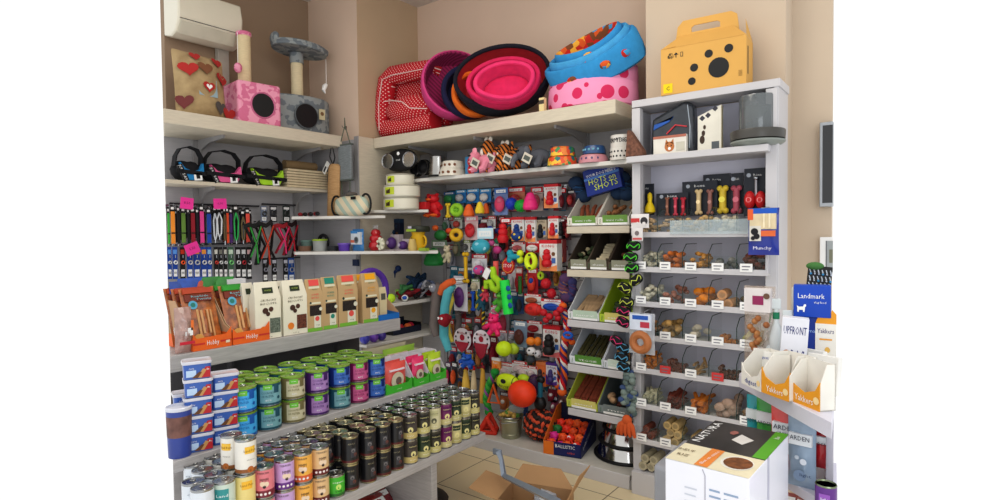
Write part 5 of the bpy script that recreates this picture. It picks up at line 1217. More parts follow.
# orange fleece toy hanging by the stack and grey felt toy
longplush('orange ribbed plush octopus legs hanging over the steel bowls',[(626,418),(623,424),(620,432)],.028,(206,92,44),y=3.02,name='plush_octopus') if 0 else None
q_ = at(627,420,y=3.03)
t = thing('plush_octopus', 'orange ribbed plush toy with dangling legs before the steel bowls', 'plush toy', q_)
m = M(); om = mat((206,92,44),.95,bump=.4); m.ball((0,0,0),(.03,.025,.03),om,10,8)
for k,a in enumerate((-.05,-.03,-.005,.02,.045)):
    m.tube([(0,0,0),(a*.8,-.01,-.03),(a,-.012,-.065-.01*(k%2)),(a*1.1,-.005,-.09)],[.014,.014,.012,.008],om,8)
m.build('body', t)
fel = [mat((96,112,110),.95,sc=20,amt=.3,bump=.5),mat((120,134,128),.95,bump=.5),mat((60,80,120),.9)]
for i,pts in enumerate((((627,372),(624,384),(628,396)),((632,374),(634,388),(630,404)),((624,392),(629,402),(631,414)))):
    q = [at(px,py,y=3.04) for px,py in pts]; o = q[-1]
    m = M(); rr = random.Random(i)
    for k in range(16):
        c = q[0].lerp(q[-1],k/15)-o; m.ball((c.x+rr.uniform(-.025,.025),c.y+rr.uniform(-.02,.02),c.z),(rr.uniform(.016,.026),.018,rr.uniform(.014,.022)),fel[k%2 if k%5 else 2],8,6)
    tag(m.build('felt_toy', loc=o), ['grey green knotted felt toy hanging at the unit edge, left one','grey green knotted felt toy hanging at the unit edge, right one','lowest grey green knotted felt toy above the orange plush'][i], 'plush toy')
m = M(); q = at(630,240,y=3.07); q2 = at(631,425,y=3.07); m.tube([tuple(q),tuple(q2)],.003,blk,6); m.ball(tuple(q),.006,blk,6,5); tag(m.build('hanging_strip'), 'thin black strip hanging down the unit edge with clipped boots', 'strip')
# dog boots clipped on the strip
def boots(px, py, col, lab, r_=.0):
    p = at(px, py, y=3.03); t = thing('dog_boot', lab, 'dog boots', p, 0, 'dog boots clipped on the strip', ry=r_)
    b_ = mat((20,22,24),.85,bump=.3); e = mat(col,.6)
    m = M(); m.ball((0,0,0),(.042,.024,.028),b_,14,8,bend=lambda p:(math.copysign(abs(p[0])**.7,p[0]),p[1],math.copysign(abs(p[2])**.7,p[2]))); m.build('boot', t)
    m = M(); m.torus((0,-.012,.0),.038,.0028,e,18,5,sz=.62); m.tube([(-.035,-.02,-.012),(-.015,-.024,.008),(.01,-.024,-.008),(.036,-.02,.012)],.003,e,5); m.build('coloured_piping', t)
gr_, yl_, pk_, bl_ = (90,220,60),(206,216,90),(226,50,120),(90,170,210)
for i,(px,py,c,l,r_) in enumerate(((634,246,gr_,'black dog boot with neon green piping, uppermost on strip',.0),(631,257,gr_,'black dog boot with neon green piping, second on strip',.1),(632,268,gr_,'black dog boot with neon green piping, third on strip',-.1),(636,280,yl_,'black dog boot with pale yellow piping, higher and tilted',-.6),(625,288,yl_,'black dog boot with pale yellow piping, middle one',.5),(627,302,yl_,'black dog boot with pale yellow piping, lowest one',.1),(624,311,pk_,'black dog boot with bright pink piping, highest',.2),(623,322,pk_,'black dog boot with bright pink piping, second',.4),(617,341,pk_,'black dog boot with bright pink piping, lowest left',.5),(624,348,bl_,'black dog boot with light blue piping, highest',.3),(622,357,bl_,'black dog boot with light blue piping, middle',.1),(624,367,bl_,'black dog boot with light blue piping, lowest',.2))): boots(px,py,c,l,r_)
# ---------------------------------------------------------------- goods in the glass divided trays
def comp(r, k, n, h=.05, y0=3.09, y1=3.25, flat=False, rot=3.):
    x0 = -1.37+.7*k/5+.022; x1 = x0+.14-.044; z = ROWZ[r] if r < 7 else .13
    return lambda i: (Vector((R_.uniform(x0,x1), y0+(y1-y0)*R_.random(), z+.022+h*(i/n))), (R_.uniform(-.4,.4),R_.uniform(-.4,.4),R_.uniform(-rot,rot)))
RN = ['top','second','third','fourth','fifth','sixth','lowest','bottom deck']
def pc(x): return '%s' % (x,)
def price(r, k, c=wht, px=None):
    x = -1.37+.7*k/5+.05; z = (ROWZ[r] if r<7 else .1)
    t = M(); t.box(-.03,.03,-.001,.001,0,.042,c); t.rect(-.02,.02,.024,.03,mat((120,120,130),.6),y=-.0015); t.rect(-.02,.012,.009,.014,mat((120,120,130),.6),y=-.0015)
    col = 'red and white' if c is not wht else 'white'
    tag(t.build('price_card', loc=(x,3.052,z+.012)), '%s price card clipped to the %s glass tray row, %s from the left' % (col, RN[r], ORD[k]), 'price card', 'price cards on the glass tray rows')
FILL = {
 (0,0):('bone',.016,(190,160,120),14,'cream and brown bone biscuit'),(0,1):('bone',.015,(196,172,140),12,'mixed tan bone biscuit'),(0,2):('ball',.015,(196,164,110),16,'small tan nugget'),(0,3):('ball',.017,(214,206,180),14,'cream knotted chew'),(0,4):('ball',.018,(180,176,170),8,'grey white chew piece'),
 (1,0):('ball',.013,(222,216,190),22,'small white square chew'),(1,1):('ball',.016,(196,106,40),20,'orange brown cube treat'),(1,2):('ball',.013,(200,140,60),20,'golden small treat'),(1,3):('ball',.018,(120,116,110),6,'grey brown treat piece'),(1,4):('ball',.018,(110,56,40),16,'dark red brown meaty lump'),
 (2,0):('ball',.015,(226,220,196),24,'white knuckle chew'),(2,1):('ball',.016,(170,110,90),14,'brown pink meaty bite'),(2,2):('ball',.026,(236,140,30),9,'bright orange round ball treat'),(2,3):('roll',.026,(216,160,110),3,'thick tan pink loaf roll'),(2,4):('ball',.02,(90,70,40),7,'dark olive chunk'),
 (3,0):('donut',.020,(160,110,70),14,'brown ring biscuit'),(3,1):('ball',.020,(180,140,80),14,'round yellow brown biscuit'),(3,2):('ball',.019,(226,214,190),7,'white rounded chew'),(3,3):('roll',.012,(200,130,70),6,'white ended orange roll'),(3,4):('stick',.02,(200,196,130),5,'pale yellow green chew'),
 (4,0):('stick',.012,(220,130,40),22,'thin orange fry shaped treat'),(4,1):('roll',.012,(130,70,50),10,'dark meat roll with white centre'),(4,2):('stick',.013,(180,140,90),5,'single thin tan stick'),(4,3):('roll',.012,(110,60,40),9,'brown marrow roll with cream centre'),(4,4):('stick',.014,(130,70,50),5,'short brown stick'),
 (5,0):('stick',.014,(216,210,176),16,'long cream rawhide twist'),(5,1):('stick',.017,(120,50,34),18,'dark red brown meat strip'),(5,2):('stick',.018,(214,120,30),16,'orange chicken strip'),(5,3):('ball',.026,(190,160,140),10,'pale pink and cream knotted chew'),(5,4):('ball',.024,(150,116,80),8,'brown ear piece'),
 (6,0):('roll',.020,(140,70,50),3,'dark red sausage roll'),(6,1):('roll',.023,(206,176,120),6,'thick tan rawhide roll'),(6,2):('roll',.022,(180,150,100),4,'brown rawhide roll'),(6,3):('ball',.02,(120,90,60),6,'brown chunk in shadow'),
 (7,0):('roll',.025,(190,180,150),4,'pale rawhide roll in bottom deck'),(7,1):('roll',.022,(170,150,120),3,'dull rawhide roll in bottom deck')}
for (r,k),(sh,rd_,col,n,lab) in FILL.items():
    if sh != 'roll': rd_ *= 1.25; n = int(n*1.25)
    fn = comp(r,k,n,h=min(.08,.0055*n+.015) if sh!='roll' else .01*n)
    if sh == 'roll':
        x0 = -1.37+.7*k/5+.03
        def fn(i, x0=x0, r=r, rd_=rd_, n=n):
            per = max(2,int(.1/(2*rd_))); a, b = i%per, i//per
            return (Vector((x0+.01+a*rd_*2.05+(b%2)*rd_*.6, 3.16+R_.uniform(-.01,.01)-.012*(b==0), (ROWZ[r] if r<7 else .13)+.008+rd_+b*rd_*1.75)), (0,0,PI/2+R_.uniform(-.08,.08)))
    elif sh == 'stick':
        def fn(i, k=k, r=r, n=n): return (Vector((-1.37+.7*k/5+.07+R_.uniform(-.035,.035), 3.17+R_.uniform(-.03,.03), ROWZ[r]+.02+.06*i/n)), (0,R_.uniform(-.5,0.1),PI/2+R_.uniform(-.5,.5)))
    grp = '%ss in the %s glass row' % (lab, RN[r])
    NM = {'bone':'bone_biscuit','ball':'round_treat','roll':'chew_roll','stick':'chew_stick','donut':'ring_biscuit'}[sh]
    nug(n, fn, rd_, col, '%s in %s glass tray row, %s compartment from left' % (lab, RN[r], ORD[k]), NM, 'dog treat', grp, sh if sh!='ball' else 'ball')
redc_ = mat((206,60,60),.6)
for r in range(8):
    for k in range(5):
        if (r,k) in ((0,0),(0,1),(0,2),(0,3),(0,4),(7,1),(7,2),(7,3),(7,4),(7,0),(6,3),(6,4),(5,3)): continue
        price(r, k, redc_ if (r,k) in ((4,1),(4,3),(4,4)) else wht)
m = M(); m.box(-1.15,-.68,3.046,3.048,ROWZ[0]+.01,ROWZ[0]+.085,mat((200,216,220),.1,alpha=.35,coat=1.)); tag(m.build('tray_cover'), 'clear plastic panel along the front of top glass tray row', 'panel')
# cards with rubber bones above the top row
def bcard(bb, lab, toys, y=3.22, hdr=True):
    p, w, h = fitY(*bb, y); t = thing('carded_dog_toy', lab, 'dog toy', p)
    kc = mat((34,38,48),.45)
    m = M(); m.box(-w/2,w/2,0,.003,0,h,kc); m.disc(-w*.33,h*.86,.011,mat((170,176,186),.5),y=-.001); m.text('bone',0,h*.86,.02,wht,y=-.001,w=w*.3); m.build('card', t)
    for (tx0,tx1,ty0,ty1,c,kd) in toys:
        q, tw, th = fitY(tx0,ty0,tx1,ty1,y-.02); o = q-p; cm = mat(c,.45,sc=20)
        m = M(); rr = tw/2
        if kd == 'bone':
            m.tube([(o.x,-.02,o.z+rr*.6),(o.x,-.02,o.z+th-rr*.6)],rr*.62,cm,10)
            for zz in (rr*.6,th-rr*.6):
                for s in (-1,1): m.ball((o.x+s*rr*.5,-.02,o.z+zz),rr*.56,cm,10,8)
            m.disc(o.x,o.z+th/2,rr*.55,mat(tuple(min(255,v+40) for v in c),.5),y=-.02-rr*.64)
        elif kd == 'chick': m.lathe([(0,0),(rr,.01),(rr*.9,th*.3),(rr*.35,th*.55),(rr*.45,th*.75),(rr*.4,th*.9),(0,th)],cm,12,(o.x,-.025,o.z))
        else: m.ball((o.x,-.03,o.z+th/2),(rr,.03,th/2),cm,14,10); m.torus((o.x,-.055,o.z+th/2),rr*.4,.004,mat((240,140,140),.5),12,5)
        m.build('rubber_toy', t)
    return t
bcard((639,184,654,215),'black card with yellow squeaky rubber toy at far left',[(645,655.5,192,214,(232,200,20),'chick')])
bcard((656,193,688,215.5),'low black card carrying three slim brown and red bones',[(665,669.5,197,216,(140,90,70),'bone'),(673,678,197,216,(190,60,80),'bone'),(680.5,686,197,216,(180,30,50),'bone')])
bcard((682,181,717,215.5),'middle dark card carrying cream and brown rubber bones',[(695,702.5,189,215,(216,190,140),'bone'),(706.5,713.5,189,215,(150,100,90),'bone')],3.24)
bcard((703,174,730.5,214),'taller slate card behind the yellow rubber bone',[(717,728.5,185,214,(230,200,60),'bone')],3.27)
bcard((731,173,743.5,214),'slate card carrying the dusty pink rubber bone',[(731,742,185,214,(180,80,96),'bone')],3.25)
bcard((744,168,771,216),'large black card with two red rubber toys and chain print',[(744.5,756,191,209,(196,30,34),'x'),(755.5,767,191,209,(196,30,34),'x')],3.2)
m = M(); q0, q1 = at(756,178,y=3.18), at(756,196,y=3.17); m.tube([tuple(q0),tuple(q1)],.006,mat((200,200,206),.3,.7),6); m.ball(tuple(q0),.012,mets,8,6); tag(m.build('chain'), 'silver chain hanging over the black card with red toys', 'chain')
# things on the top shelf of the unit
ZU = 1.922
t, w_, h_ = place('bagged_pack', 'clear bag of dark fabric with blue stripe on unit shelf', 'package', (652,103,696,156), y=3.16, z=ZU)
m = M(); m.prism([(-w_*.5,0),(w_*.5,0),(w_*.48,h_*.9),(w_*.3,h_),(-w_*.46,h_*.72)], -.04, .04, mat((44,50,58),.25,sc=14,amt=.4,coat=.8)); m.build('pack', t, .02)
m = M(); m.prism([(-w_*.4,h_*.5),(-w_*.05,h_*.62),(w_*.05,h_*.72),(-.0,h_*.66),(-w_*.38,h_*.6)], -.047,-.04, mat((40,90,170),.4)); m.tube([(-w_*.1,-.045,h_*.4),(w_*.1,-.047,h_*.55),(w_*.35,-.045,h_*.5)],.004,mat((200,60,70),.5),6); m.tube([(w_*.4,-.04,h_*.1),(w_*.42,-.046,h_*.5),(w_*.36,-.04,h_*.9)],.003,mat((160,170,180),.2),5); m.build('stripes', t)
t, w_, h_ = place('cat_picture_box', 'white low carton with orange cat picture before dark bag', 'box', (653,135,686,156), y=3.09, z=ZU)
m = M(); m.box(-w_/2,w_/2,0,.03,0,h_*.98,mat((226,222,212),.5)); m.build('carton', t, .002)
m = M(); co = mat((190,120,70),.8); m.disc(0,h_*.4,h_*.26,co,y=-.001); m.poly([(-h_*.24,-.001,h_*.5),(-h_*.05,-.001,h_*.6),(-h_*.18,-.001,h_*.8)],co); m.poly([(h_*.05,-.001,h_*.6),(h_*.24,-.001,h_*.5),(h_*.2,-.001,h_*.8)],co)
for s in (-1,1): m.disc(s*h_*.1,h_*.45,h_*.035,blk,y=-.002)
m.disc(0,h_*.3,h_*.08,wht,y=-.002); m.rect(w_*.2,w_*.45,h_*.15,h_*.6,mat((200,196,180),.6),y=-.0015); m.rect(-w_*.5,w_*.5,h_*.85,h_*.98,mat((180,110,90),.5),y=-.0015); m.build('picture', t)
t, w_, h_ = place('printed_box', 'tall white carton with dog print and dark paw marks', 'box', (697.5,106,721,153), y=3.14, z=ZU)
m = M(); m.prism([(-w_*.5,0),(w_*.5,0),(w_*.5,h_),(-w_*.5,h_*.8)],0,.03,mat((226,222,208),.5)); m.box(w_*.5,w_*.5+.002,0,.03,0,h_*.99,mat((200,190,160),.6)); m.build('carton', t, .001)
m = M(); dk = mat((66,50,40),.7)
for x,z,r in ((-.3,.28,.13),(-.25,.42,.09),(-.2,.55,.07)): m.disc(x*w_,z*h_,r*w_*1.4,dk,y=-.001,sx=.6)
for x,z in ((-.3,.75),(-.05,.8),(.25,.93)):
    m.at(x*w_,-.001,z*h_,ry=.78); m.rect(-.011,.011,-.011,.011,mat((60,60,70),.6)); m.at()
m.rect(w_*.1,w_*.42,h_*.06,h_*.22,mat((90,96,100),.6),y=-.001); m.build('print', t)
p_ = at(756,150,y=3.10)
t = thing('food_dispenser', 'clear grey plastic food dispenser standing on round grey tray', 'dispenser', (p_.x,3.13,ZU))
m = M(); m.lathe([(0,0),(.10,0),(.128,.02),(.13,.028),(.10,.03),(0,.03)], mat((146,152,146),.4), 30); m.build('tray', t)
m = M(); m.lathe([(.09,.03),(.127,.035),(.13,.075),(.128,.08),(.09,.08)], mat((78,76,72),.35), 30); m.build('base_ring', t)
m = M(); m.lathe([(.088,.08),(.088,.245),(.085,.255),(0,.257)], mat((110,116,118),.08,alpha=.72,coat=1.), 30); m.build('container', t)
m = M(); m.lathe([(0,.082),(.08,.082),(.08,.2),(0,.2)], mat((92,98,100),.5), 24); m.build('inner_cup', t)
m = M(); q = at(641,122,y=3.2); m.box(q.x-.012,q.x+.012,3.19,3.21,q.z-.05,q.z+.05,mat((40,130,180),.5)); m.box(q.x-.01,q.x+.012,3.18,3.19,ZU,q.z-.05,mat((220,160,110),.5)); tag(m.build('slim_pack'), 'slim blue and peach pack at left of the unit shelf', 'package')
# hanging bags at the unit edges
def film_bag(bb, y, lab, body, parts, z=None, rz=0, name='treat_bag', d=.04, pl=None):
    if pl is None: p, w, h = fitY(*bb, y)
    else: p, w, h = pl
    t = thing(name, lab, 'treat bag', p, rz)
    m = M(); m.pillow(w,h,d,body,8,12,.06,.25,seed=len(lab)); m.build('bag', t)
    m = M()
    for j_,(kd,a,c) in enumerate(parts):
        c_ = mat(c,.5,sc=20); eo = .0005*j_
        if kd == 'rect': m.prism([(a[0]*w,a[2]*h),(a[1]*w,a[2]*h),(a[1]*w,a[3]*h),(a[0]*w,a[3]*h)],-d*.58-eo,-d*.1,c_)
        elif kd == 'disc': m.disc(a[0]*w,a[1]*h,a[2]*w,c_,y=-d*.62-eo,n=16,sx=a[3] if len(a)>3 else 1)
        elif kd == 'text': m.text(a[0],a[1]*w,a[2]*h,a[3]*h,c_,y=-d*.66-eo,w=a[4]*w if len(a)>4 else None)
        elif kd == 'ring': m.torus((a[0]*w,-d*.5,a[1]*h),a[2]*w,a[3]*w,c_,20,8)
        elif kd == 'ball': m.ball((a[0]*w,-d*.45,a[1]*h),(a[2]*w,d*.25,a[2]*w),c_,10,7)
    m.build('printing', t); return t
film_bag((748,208,779,255),2.98,'blue and orange bag of cream sticks with black dog print',mat((30,50,150),.3,coat=.6),[('rect',(-.42,.42,.55,.9),(222,206,170)),('rect',(-.45,.45,.88,.99),(30,90,190)),('rect',(-.48,-.3,.75,.98),(230,100,50)),('rect',(-.1,.4,.4,.52),(226,110,60)),('rect',(-.42,-.05,.3,.62),(220,216,206)),('disc',(-.25,.5,.12),(20,20,24)),('disc',(-.18,.4,.1),(20,20,24)),('disc',(-.3,.36,.07),(20,20,24)),('rect',(.02,.08,.58,.88),(240,228,196)),('rect',(.2,.26,.58,.88),(240,228,196)),('text',('Munchy',.0,.15,.1,.6),(230,230,240))])
film_bag((629,313,655,354),2.94,'clear bag with blue header holding one brown ring chew',mat((210,214,220),.15,alpha=.5,coat=1.),[('rect',(-.4,.4,.6,.98),(214,222,236)),('rect',(-.3,.3,.85,.95),(40,90,180)),('rect',(.0,.35,.66,.8),(190,60,80)),('ring',(0,.3,.28,.15),(176,110,64))])
film_bag((631,214,649,228),3.0,'white card with dog photo and red stripe at shelf edge',mat((226,222,220),.4),[('rect',(-.48,.0,.4,.7),(200,60,60)),('disc',(.25,.5,.2),(50,46,50)),('disc',(.25,.3,.1),(226,222,220))],name='carded_pack',d=.012)
film_bag((632,228,643,241),3.0,'smaller white card with pink stripe below dog photo card',mat((220,216,214),.4),[('rect',(-.4,.4,.1,.25),(200,90,90)),('disc',(.0,.6,.2),(120,110,110))],name='carded_pack',d=.012)
for bb,y,l in (((763.5,209),2.98,'small metal clip holding the blue cream stick bag at the unit edge'),((642,314),2.94,'small metal clip holding the ring chew bag at the unit edge')):
    q = at(bb[0],bb[1],y=y); m = M(); m.tube([(0,0,-.01),(0,.04,.01),(0,3.10-y,.012)],.003,mets,6); m.box(-.008,.008,-.012,.004,-.016,.006,mets); tag(m.build('bag_clip', loc=q), l, 'clip')
# ---------------------------------------------------------------- television and frame on the wall
def wallthing(name, lab, cat, x0, y0, x1, y1, y):
    a = at(x0, y1, y=y); b = at(x1, y0, y=y); return thing(name, lab, cat, (a.x,y,a.z)), b.x-a.x, b.z-a.z
t, w_, h_ = wallthing('television', 'silver framed flat television at right end of the beige wall', 'television', 819, 121, 833.0, 207, 3.44)
w_ = .066 if w_ < .01 else w_
m = M(); m.box(0,w_,0,.045,0,h_,mat((176,180,184),.3,.6)); m.build('frame', t, .004)
m = M(); m.poly([(.015,-.001,.02),(w_,-.001,.02),(w_,-.001,h_-.018),(.015,-.001,h_-.018)],mat((14,16,22),.12,coat=1.)); m.build('screen', t)
t, w_, h_ = wallthing('picture_frame', 'white framed picture on the wall below the television', 'picture frame', 819.5, 237, 833, 272, 3.46)
m = M(); m.box(0,w_,0,.03,0,h_,wht); m.build('frame', t, .003)
m = M(); m.rect(.028,w_,.0,h_-.02,mat((170,176,176),.3),y=-.001); m.rect(.03,.034,.0,h_-.02,mat((110,110,116),.3),y=-.002); m.rect(.045,w_,.05,.12,mat((130,130,110),.4),y=-.002); m.build('picture', t)
# ---------------------------------------------------------------- counter goods at the right
def onz(bb, z, rz=-.35, fwd=0., cap=2.13):
    p = at((bb[0]+bb[2])/2, bb[3], z=z)
    if p.y > cap:
        p = at((bb[0]+bb[2])/2, bb[3], y=cap); q = at((bb[0]+bb[2])/2, bb[1], y=cap); k = (p-EYE).dot(FW)/F; return Vector((p.x,p.y,z)), (bb[2]-bb[0])*k, q.z-z
    dd = (p-EYE).dot(FW); return p, (bb[2]-bb[0])*dd/F, (bb[3]-bb[1])*dd/F
ZC = 1.0
film_bag(None,None,'clear bag of brown biscuit bones with white header on the counter',mat((200,180,160),.1,alpha=.35,coat=1.),
   [('rect',(-.42,.42,.72,.98),(224,216,212)),('rect',(-.15,.2,.8,.9),(150,40,90)),('disc',(.3,.9,.1),(110,80,60))]+[('ball',(random.Random(i).uniform(-.3,.3),.08+.6*i/18,.11),(160,100,56) if i%2 else (176,120,70)) for i in range(18)],rz=.0,pl=onz((745,286,774,345),ZC-.0),d=.06)
def spray(bb, lab, trig):
    p, w, h = onz(bb, ZC); t = thing('spray_bottle', lab, 'spray bottle', p, .2)
    m = M(); m.lathe([(0,0),(w*.42,0),(w*.45,.01),(w*.45,h*.5),(w*.3,h*.62),(w*.16,h*.68),(w*.16,h*.74),(0,h*.74)], mat((226,232,232),.35), 18); m.build('bottle', t)
    m = M(); m.cyl((0,0,h*.72),w*.2,h*.08,mat(trig,.5),14); m.build('collar', t)
    m = M(); m.box(-w*.5,w*.28,-w*.14,w*.14,h*.84,h*.97,mat((220,226,224),.4)); m.box(-w*.12,w*.14,-w*.1,w*.1,h*.78,h*.9,mat((220,226,224),.4)); m.prism([(-w*.3,h*.84),(-w*.18,h*.84),(-w*.34,h*.66),(-w*.42,h*.68)],-w*.07,w*.07,mat(trig,.5)); m.build('trigger', t, .003)
spray((768,296,784,347),'white spray bottle with green collar, taller, behind the other',(30,130,90))
spray((762,322,778,358),'small white spray bottle at counter edge before treat bag',(214,220,220))
spray((783,308,795,348),'white spray bottle half hidden behind the white printed box',(226,228,226))
t_ = onz((779,318,803,352), ZC, cap=2.0); p,w_,h_ = t_
t = thing('printed_box', 'white box printed with dog photo and blue lettering on counter', 'box', p, .18, ry=.06)
m = M(); m.box(-w_/2,w_/2,0,.05,0,h_,mat((226,226,232),.4)); m.build('carton', t, .002)
m = M(); nb = mat((30,40,110),.5); m.text('UPFRONT',0,h_*.82,h_*.16,nb,y=-.001,w=w_*.86); m.text('DOC',w_*.14,h_*.45,h_*.26,nb,y=-.001,w=w_*.5); m.disc(-w_*.26,h_*.5,w_*.13,mat((180,110,60),.7),y=-.001); m.disc(-w_*.22,h_*.3,w_*.14,mat((160,90,50),.7),y=-.001); m.disc(-w_*.12,h_*.18,w_*.08,mat((190,130,80),.7),y=-.001)
m.rect(-w_*.1,w_*.4,h_*.08,h_*.14,mat((150,150,170),.5),y=-.001); m.build('printing', t)
# landmark box
p = at(813,347,y=2.13); k = (p-EYE).dot(FW)/F; zb = p.z-ZC
blue = mat((20,70,180),.35)
t = thing('leaflet_box', 'bright blue box with white Landmark lettering and dog emblem', 'display box', (p.x,p.y,p.z), .12)
m = M(); m.box(-17*k,16*k,0,.06,-zb,30*k,mat((22,52,140),.4)); m.box(-17.5*k,15.5*k,-.008,.04,30*k,62*k,blue); m.build('box_body', t, .002)
m = M(); m.text('Landmark',-2*k,51*k,7*k,wht,y=-.0095,w=24*k); m.text('dog food',6*k,45*k,3*k,wht,y=-.0095); m.poly([(-14*k,-.0095,35*k),(-12.6*k,-.0095,35*k),(-12.5*k,-.0095,37*k),(-9*k,-.0095,37*k),(-8.8*k,-.0095,35*k),(-7.5*k,-.0095,35*k),(-7*k,-.0095,40*k),(-6*k,-.0095,41*k),(-6.4*k,-.0095,43*k),(-8*k,-.0095,42.6*k),(-9*k,-.0095,40.5*k),(-12.5*k,-.0095,40.2*k),(-14.5*k,-.0095,41.5*k),(-14*k,-.0095,39*k)],wht)
pass; m.text('Landmark',-4*k,16*k,5*k,mat((150,180,226),.5),y=-.0012,w=22*k); m.build('printing', t)
m = M(); m.box(-.025,.025,-.02,.02,0,zb+58*k,mat((222,222,214),.5)); tag(m.build('paper_bag', bev=.006, loc=(p.x-15*k,p.y+.06,ZC), rot=(0,0,.1)), 'plain white carton edge left of the blue Landmark box', 'box')
q_ = at(820,289,y=2.22)
t = thing('trinket_display', 'black tilted display board hung with rows of small silver pendants', 'display stand', (q_.x,2.22,q_.z), .1, rx=-.25, ry=.08)
m = M(); m.box(-13*k,9.5*k,0,.012,0,24*k,blk); m.build('board', t, .002)
m = M(); m.box(-.01,.01,.02,.03,-(q_.z-1.0)+.03,.02,dark); m.build('stand', t)
m = M(); sv = mat((190,196,206),.25,.8)
for r in range(3):
    for c in range(6):
        x, z = (-11+3.7*c)*k, (20-7*r)*k; m.tube([(x,-.002,z),(x+.004,-.003,z-.012)],.002,sv,5); m.ball((x+.004,-.004,z-.016),.004,sv if (r+c)%3 else mat((60,140,190),.4),6,5)
m.build('pendants', t)
tag(M().ball((0,0,0),(.028,.02,.014),mat((70,120,60),.8),10,8).build('green_ornament', loc=at(815,266,y=2.24)), 'small green rounded ornament peeking above black pendant board', 'ornament')
# open display trays
yel, ow = mat((232,158,40),.45), mat((234,230,220),.5)
def open_tray(pxl, pxr, pyl, pyr, z, lab, fc, hh, dpt, text, back=True, cut=None):
    a, b = at(pxl,pyl,z=z), at(pxr,pyr,z=z); d = (b-a); W = d.length; rz = math.atan2(d.y,d.x); k = ((a+b)/2-EYE).dot(FW)/F
    t = thing('display_tray', lab, 'display box', a, rz)
    h = hh*k; fr = h*.42; D = dpt
    m = M(); e = .003
    m.box(0,W,0,D,0,e,ow); m.box(0,W,D-e,D,0,h,ow)
    for x in (0,W-e): m.prism([(0,0),(0,fr*1.35),(D*.45,h),(D,h),(D,0)],x,x+e,ow,'x')
    m.build('tray_body', t)
    m = M(); m.prism([(0,0),(W,0),(W,fr*1.5),(W*.86,fr),(W*.5,fr*.72),(W*.14,fr),(0,fr*1.5)],-.002,.001,fc); m.build('front', t)
    m = M(); m.text(text,W*.5,fr*.36,fr*.5,wht if fc is yel else mat((40,60,140),.5),y=-.003,w=W*.62); m.disc(W*.9,fr*.5,fr*.2,mat((250,220,160),.5),y=-.003); m.build('lettering', t)
    return t, W, h, D
open_tray(742,761,383,392,ZC,'small white and blue open display tray at counter end',ow,35,.10,'digest')
open_tray(762,789,392,402,ZC,'first yellow edged open display tray in counter middle',yel,41,.10,'Yakkers')
open_tray(790,820,400,412,ZC,'second wider yellow edged open display tray with lettering',yel,45,.05,'Yakkers')
def cards_in(pxs, z, lab, n, cc, tx, h, wd):
    for i in range(n):
        p = at(pxs[0]+(pxs[1]-pxs[0])*i/max(1,n-1), pxs[2]+(pxs[3]-pxs[2])*i/max(1,n-1), z=z)
        t = thing('treat_pack', lab[i], 'treat pack', (p.x,p.y,z+.004), -.45, rx=-.12)
        m = M(); m.box(-wd/2,wd/2,0,.02,0,h,mat((236,234,228),.45)); m.build('pack', t, .002)
        m = M(); m.text(tx,0,h*.8,h*.13,mat(cc,.5),y=-.001,w=wd*.7); m.disc(0,h*.45,wd*.12,mat((226,200,150),.6),y=-.001); m.rect(-wd*.3,wd*.3,h*.2,h*.24,mat((180,176,170),.5),y=-.001); m.build('printing', t)
cards_in((757,762,380,383),ZC,['white pack with blue swirl in the small white tray','second white pack with blue lettering in the small tray'],2,(30,70,170),'digest',.10,.05)
cards_in((778,786,383,388),ZC,['white pack standing in the first yellow tray, front','white pack standing in the first yellow tray, rear'],2,(60,50,90),'Yakkers',.10,.08)
cards_in((806,820,386,394),ZC,['white pack standing in the second yellow tray, left','white pack standing in the second yellow tray, right'],2,(60,50,90),'Yakkers',.115,.10)
p, w_, h_ = onz((816,309,835,372), ZC); w_ = min(w_, .06)
t = thing('display_header', 'white upright display card with orange paw crown and lettering', 'display card', p, .05)
m = M(); m.box(-w_/2,w_/2,0,.003,0,h_*.8,ow)
m.prism([(-w_/2,h_*.8),(w_/2,h_*.8),(w_/2,h_*.93),(w_*.3,h_*.99),(w_*.1,h_*.88),(-w_*.15,h_*.95),(-w_*.35,h_*.9)],0,.003,yel); m.build('card', t)
m = M(); m.text('Yakkers',0,h_*.7,h_*.09,mat((60,50,110),.5),y=-.001,w=w_*.8); m.disc(.005,h_*.45,w_*.16,mat((226,180,90),.6),y=-.001,sx=.8); m.rect(-w_*.3,w_*.3,h_*.58,h_*.6,yel,y=-.001); m.build('printing', t)
for i,(bb,l) in enumerate((((764,345,799,353),'flat white box with blue edge lying behind the trays'),((770,341,802,348),'thin white box with purple edge stacked behind trays'))):
    p, w_, h_ = onz(bb, ZC+.0)
    m = M(); m.box(-w_/2,w_/2,0,.09,0,.022,mat((226,228,236),.4)); m.rect(-w_/2,w_/2,.004,.009,mat((60,50,140),.5),y=-.001); m.box(-w_*.2,w_*.1,.02,.05,.022,.0225,mat((70,110,190),.5))
    tag(m.build('flat_box', bev=.001, loc=(p.x,p.y+.02,ZC+.03*i), rot=(0,0,-.5+.3*i)), l, 'box')
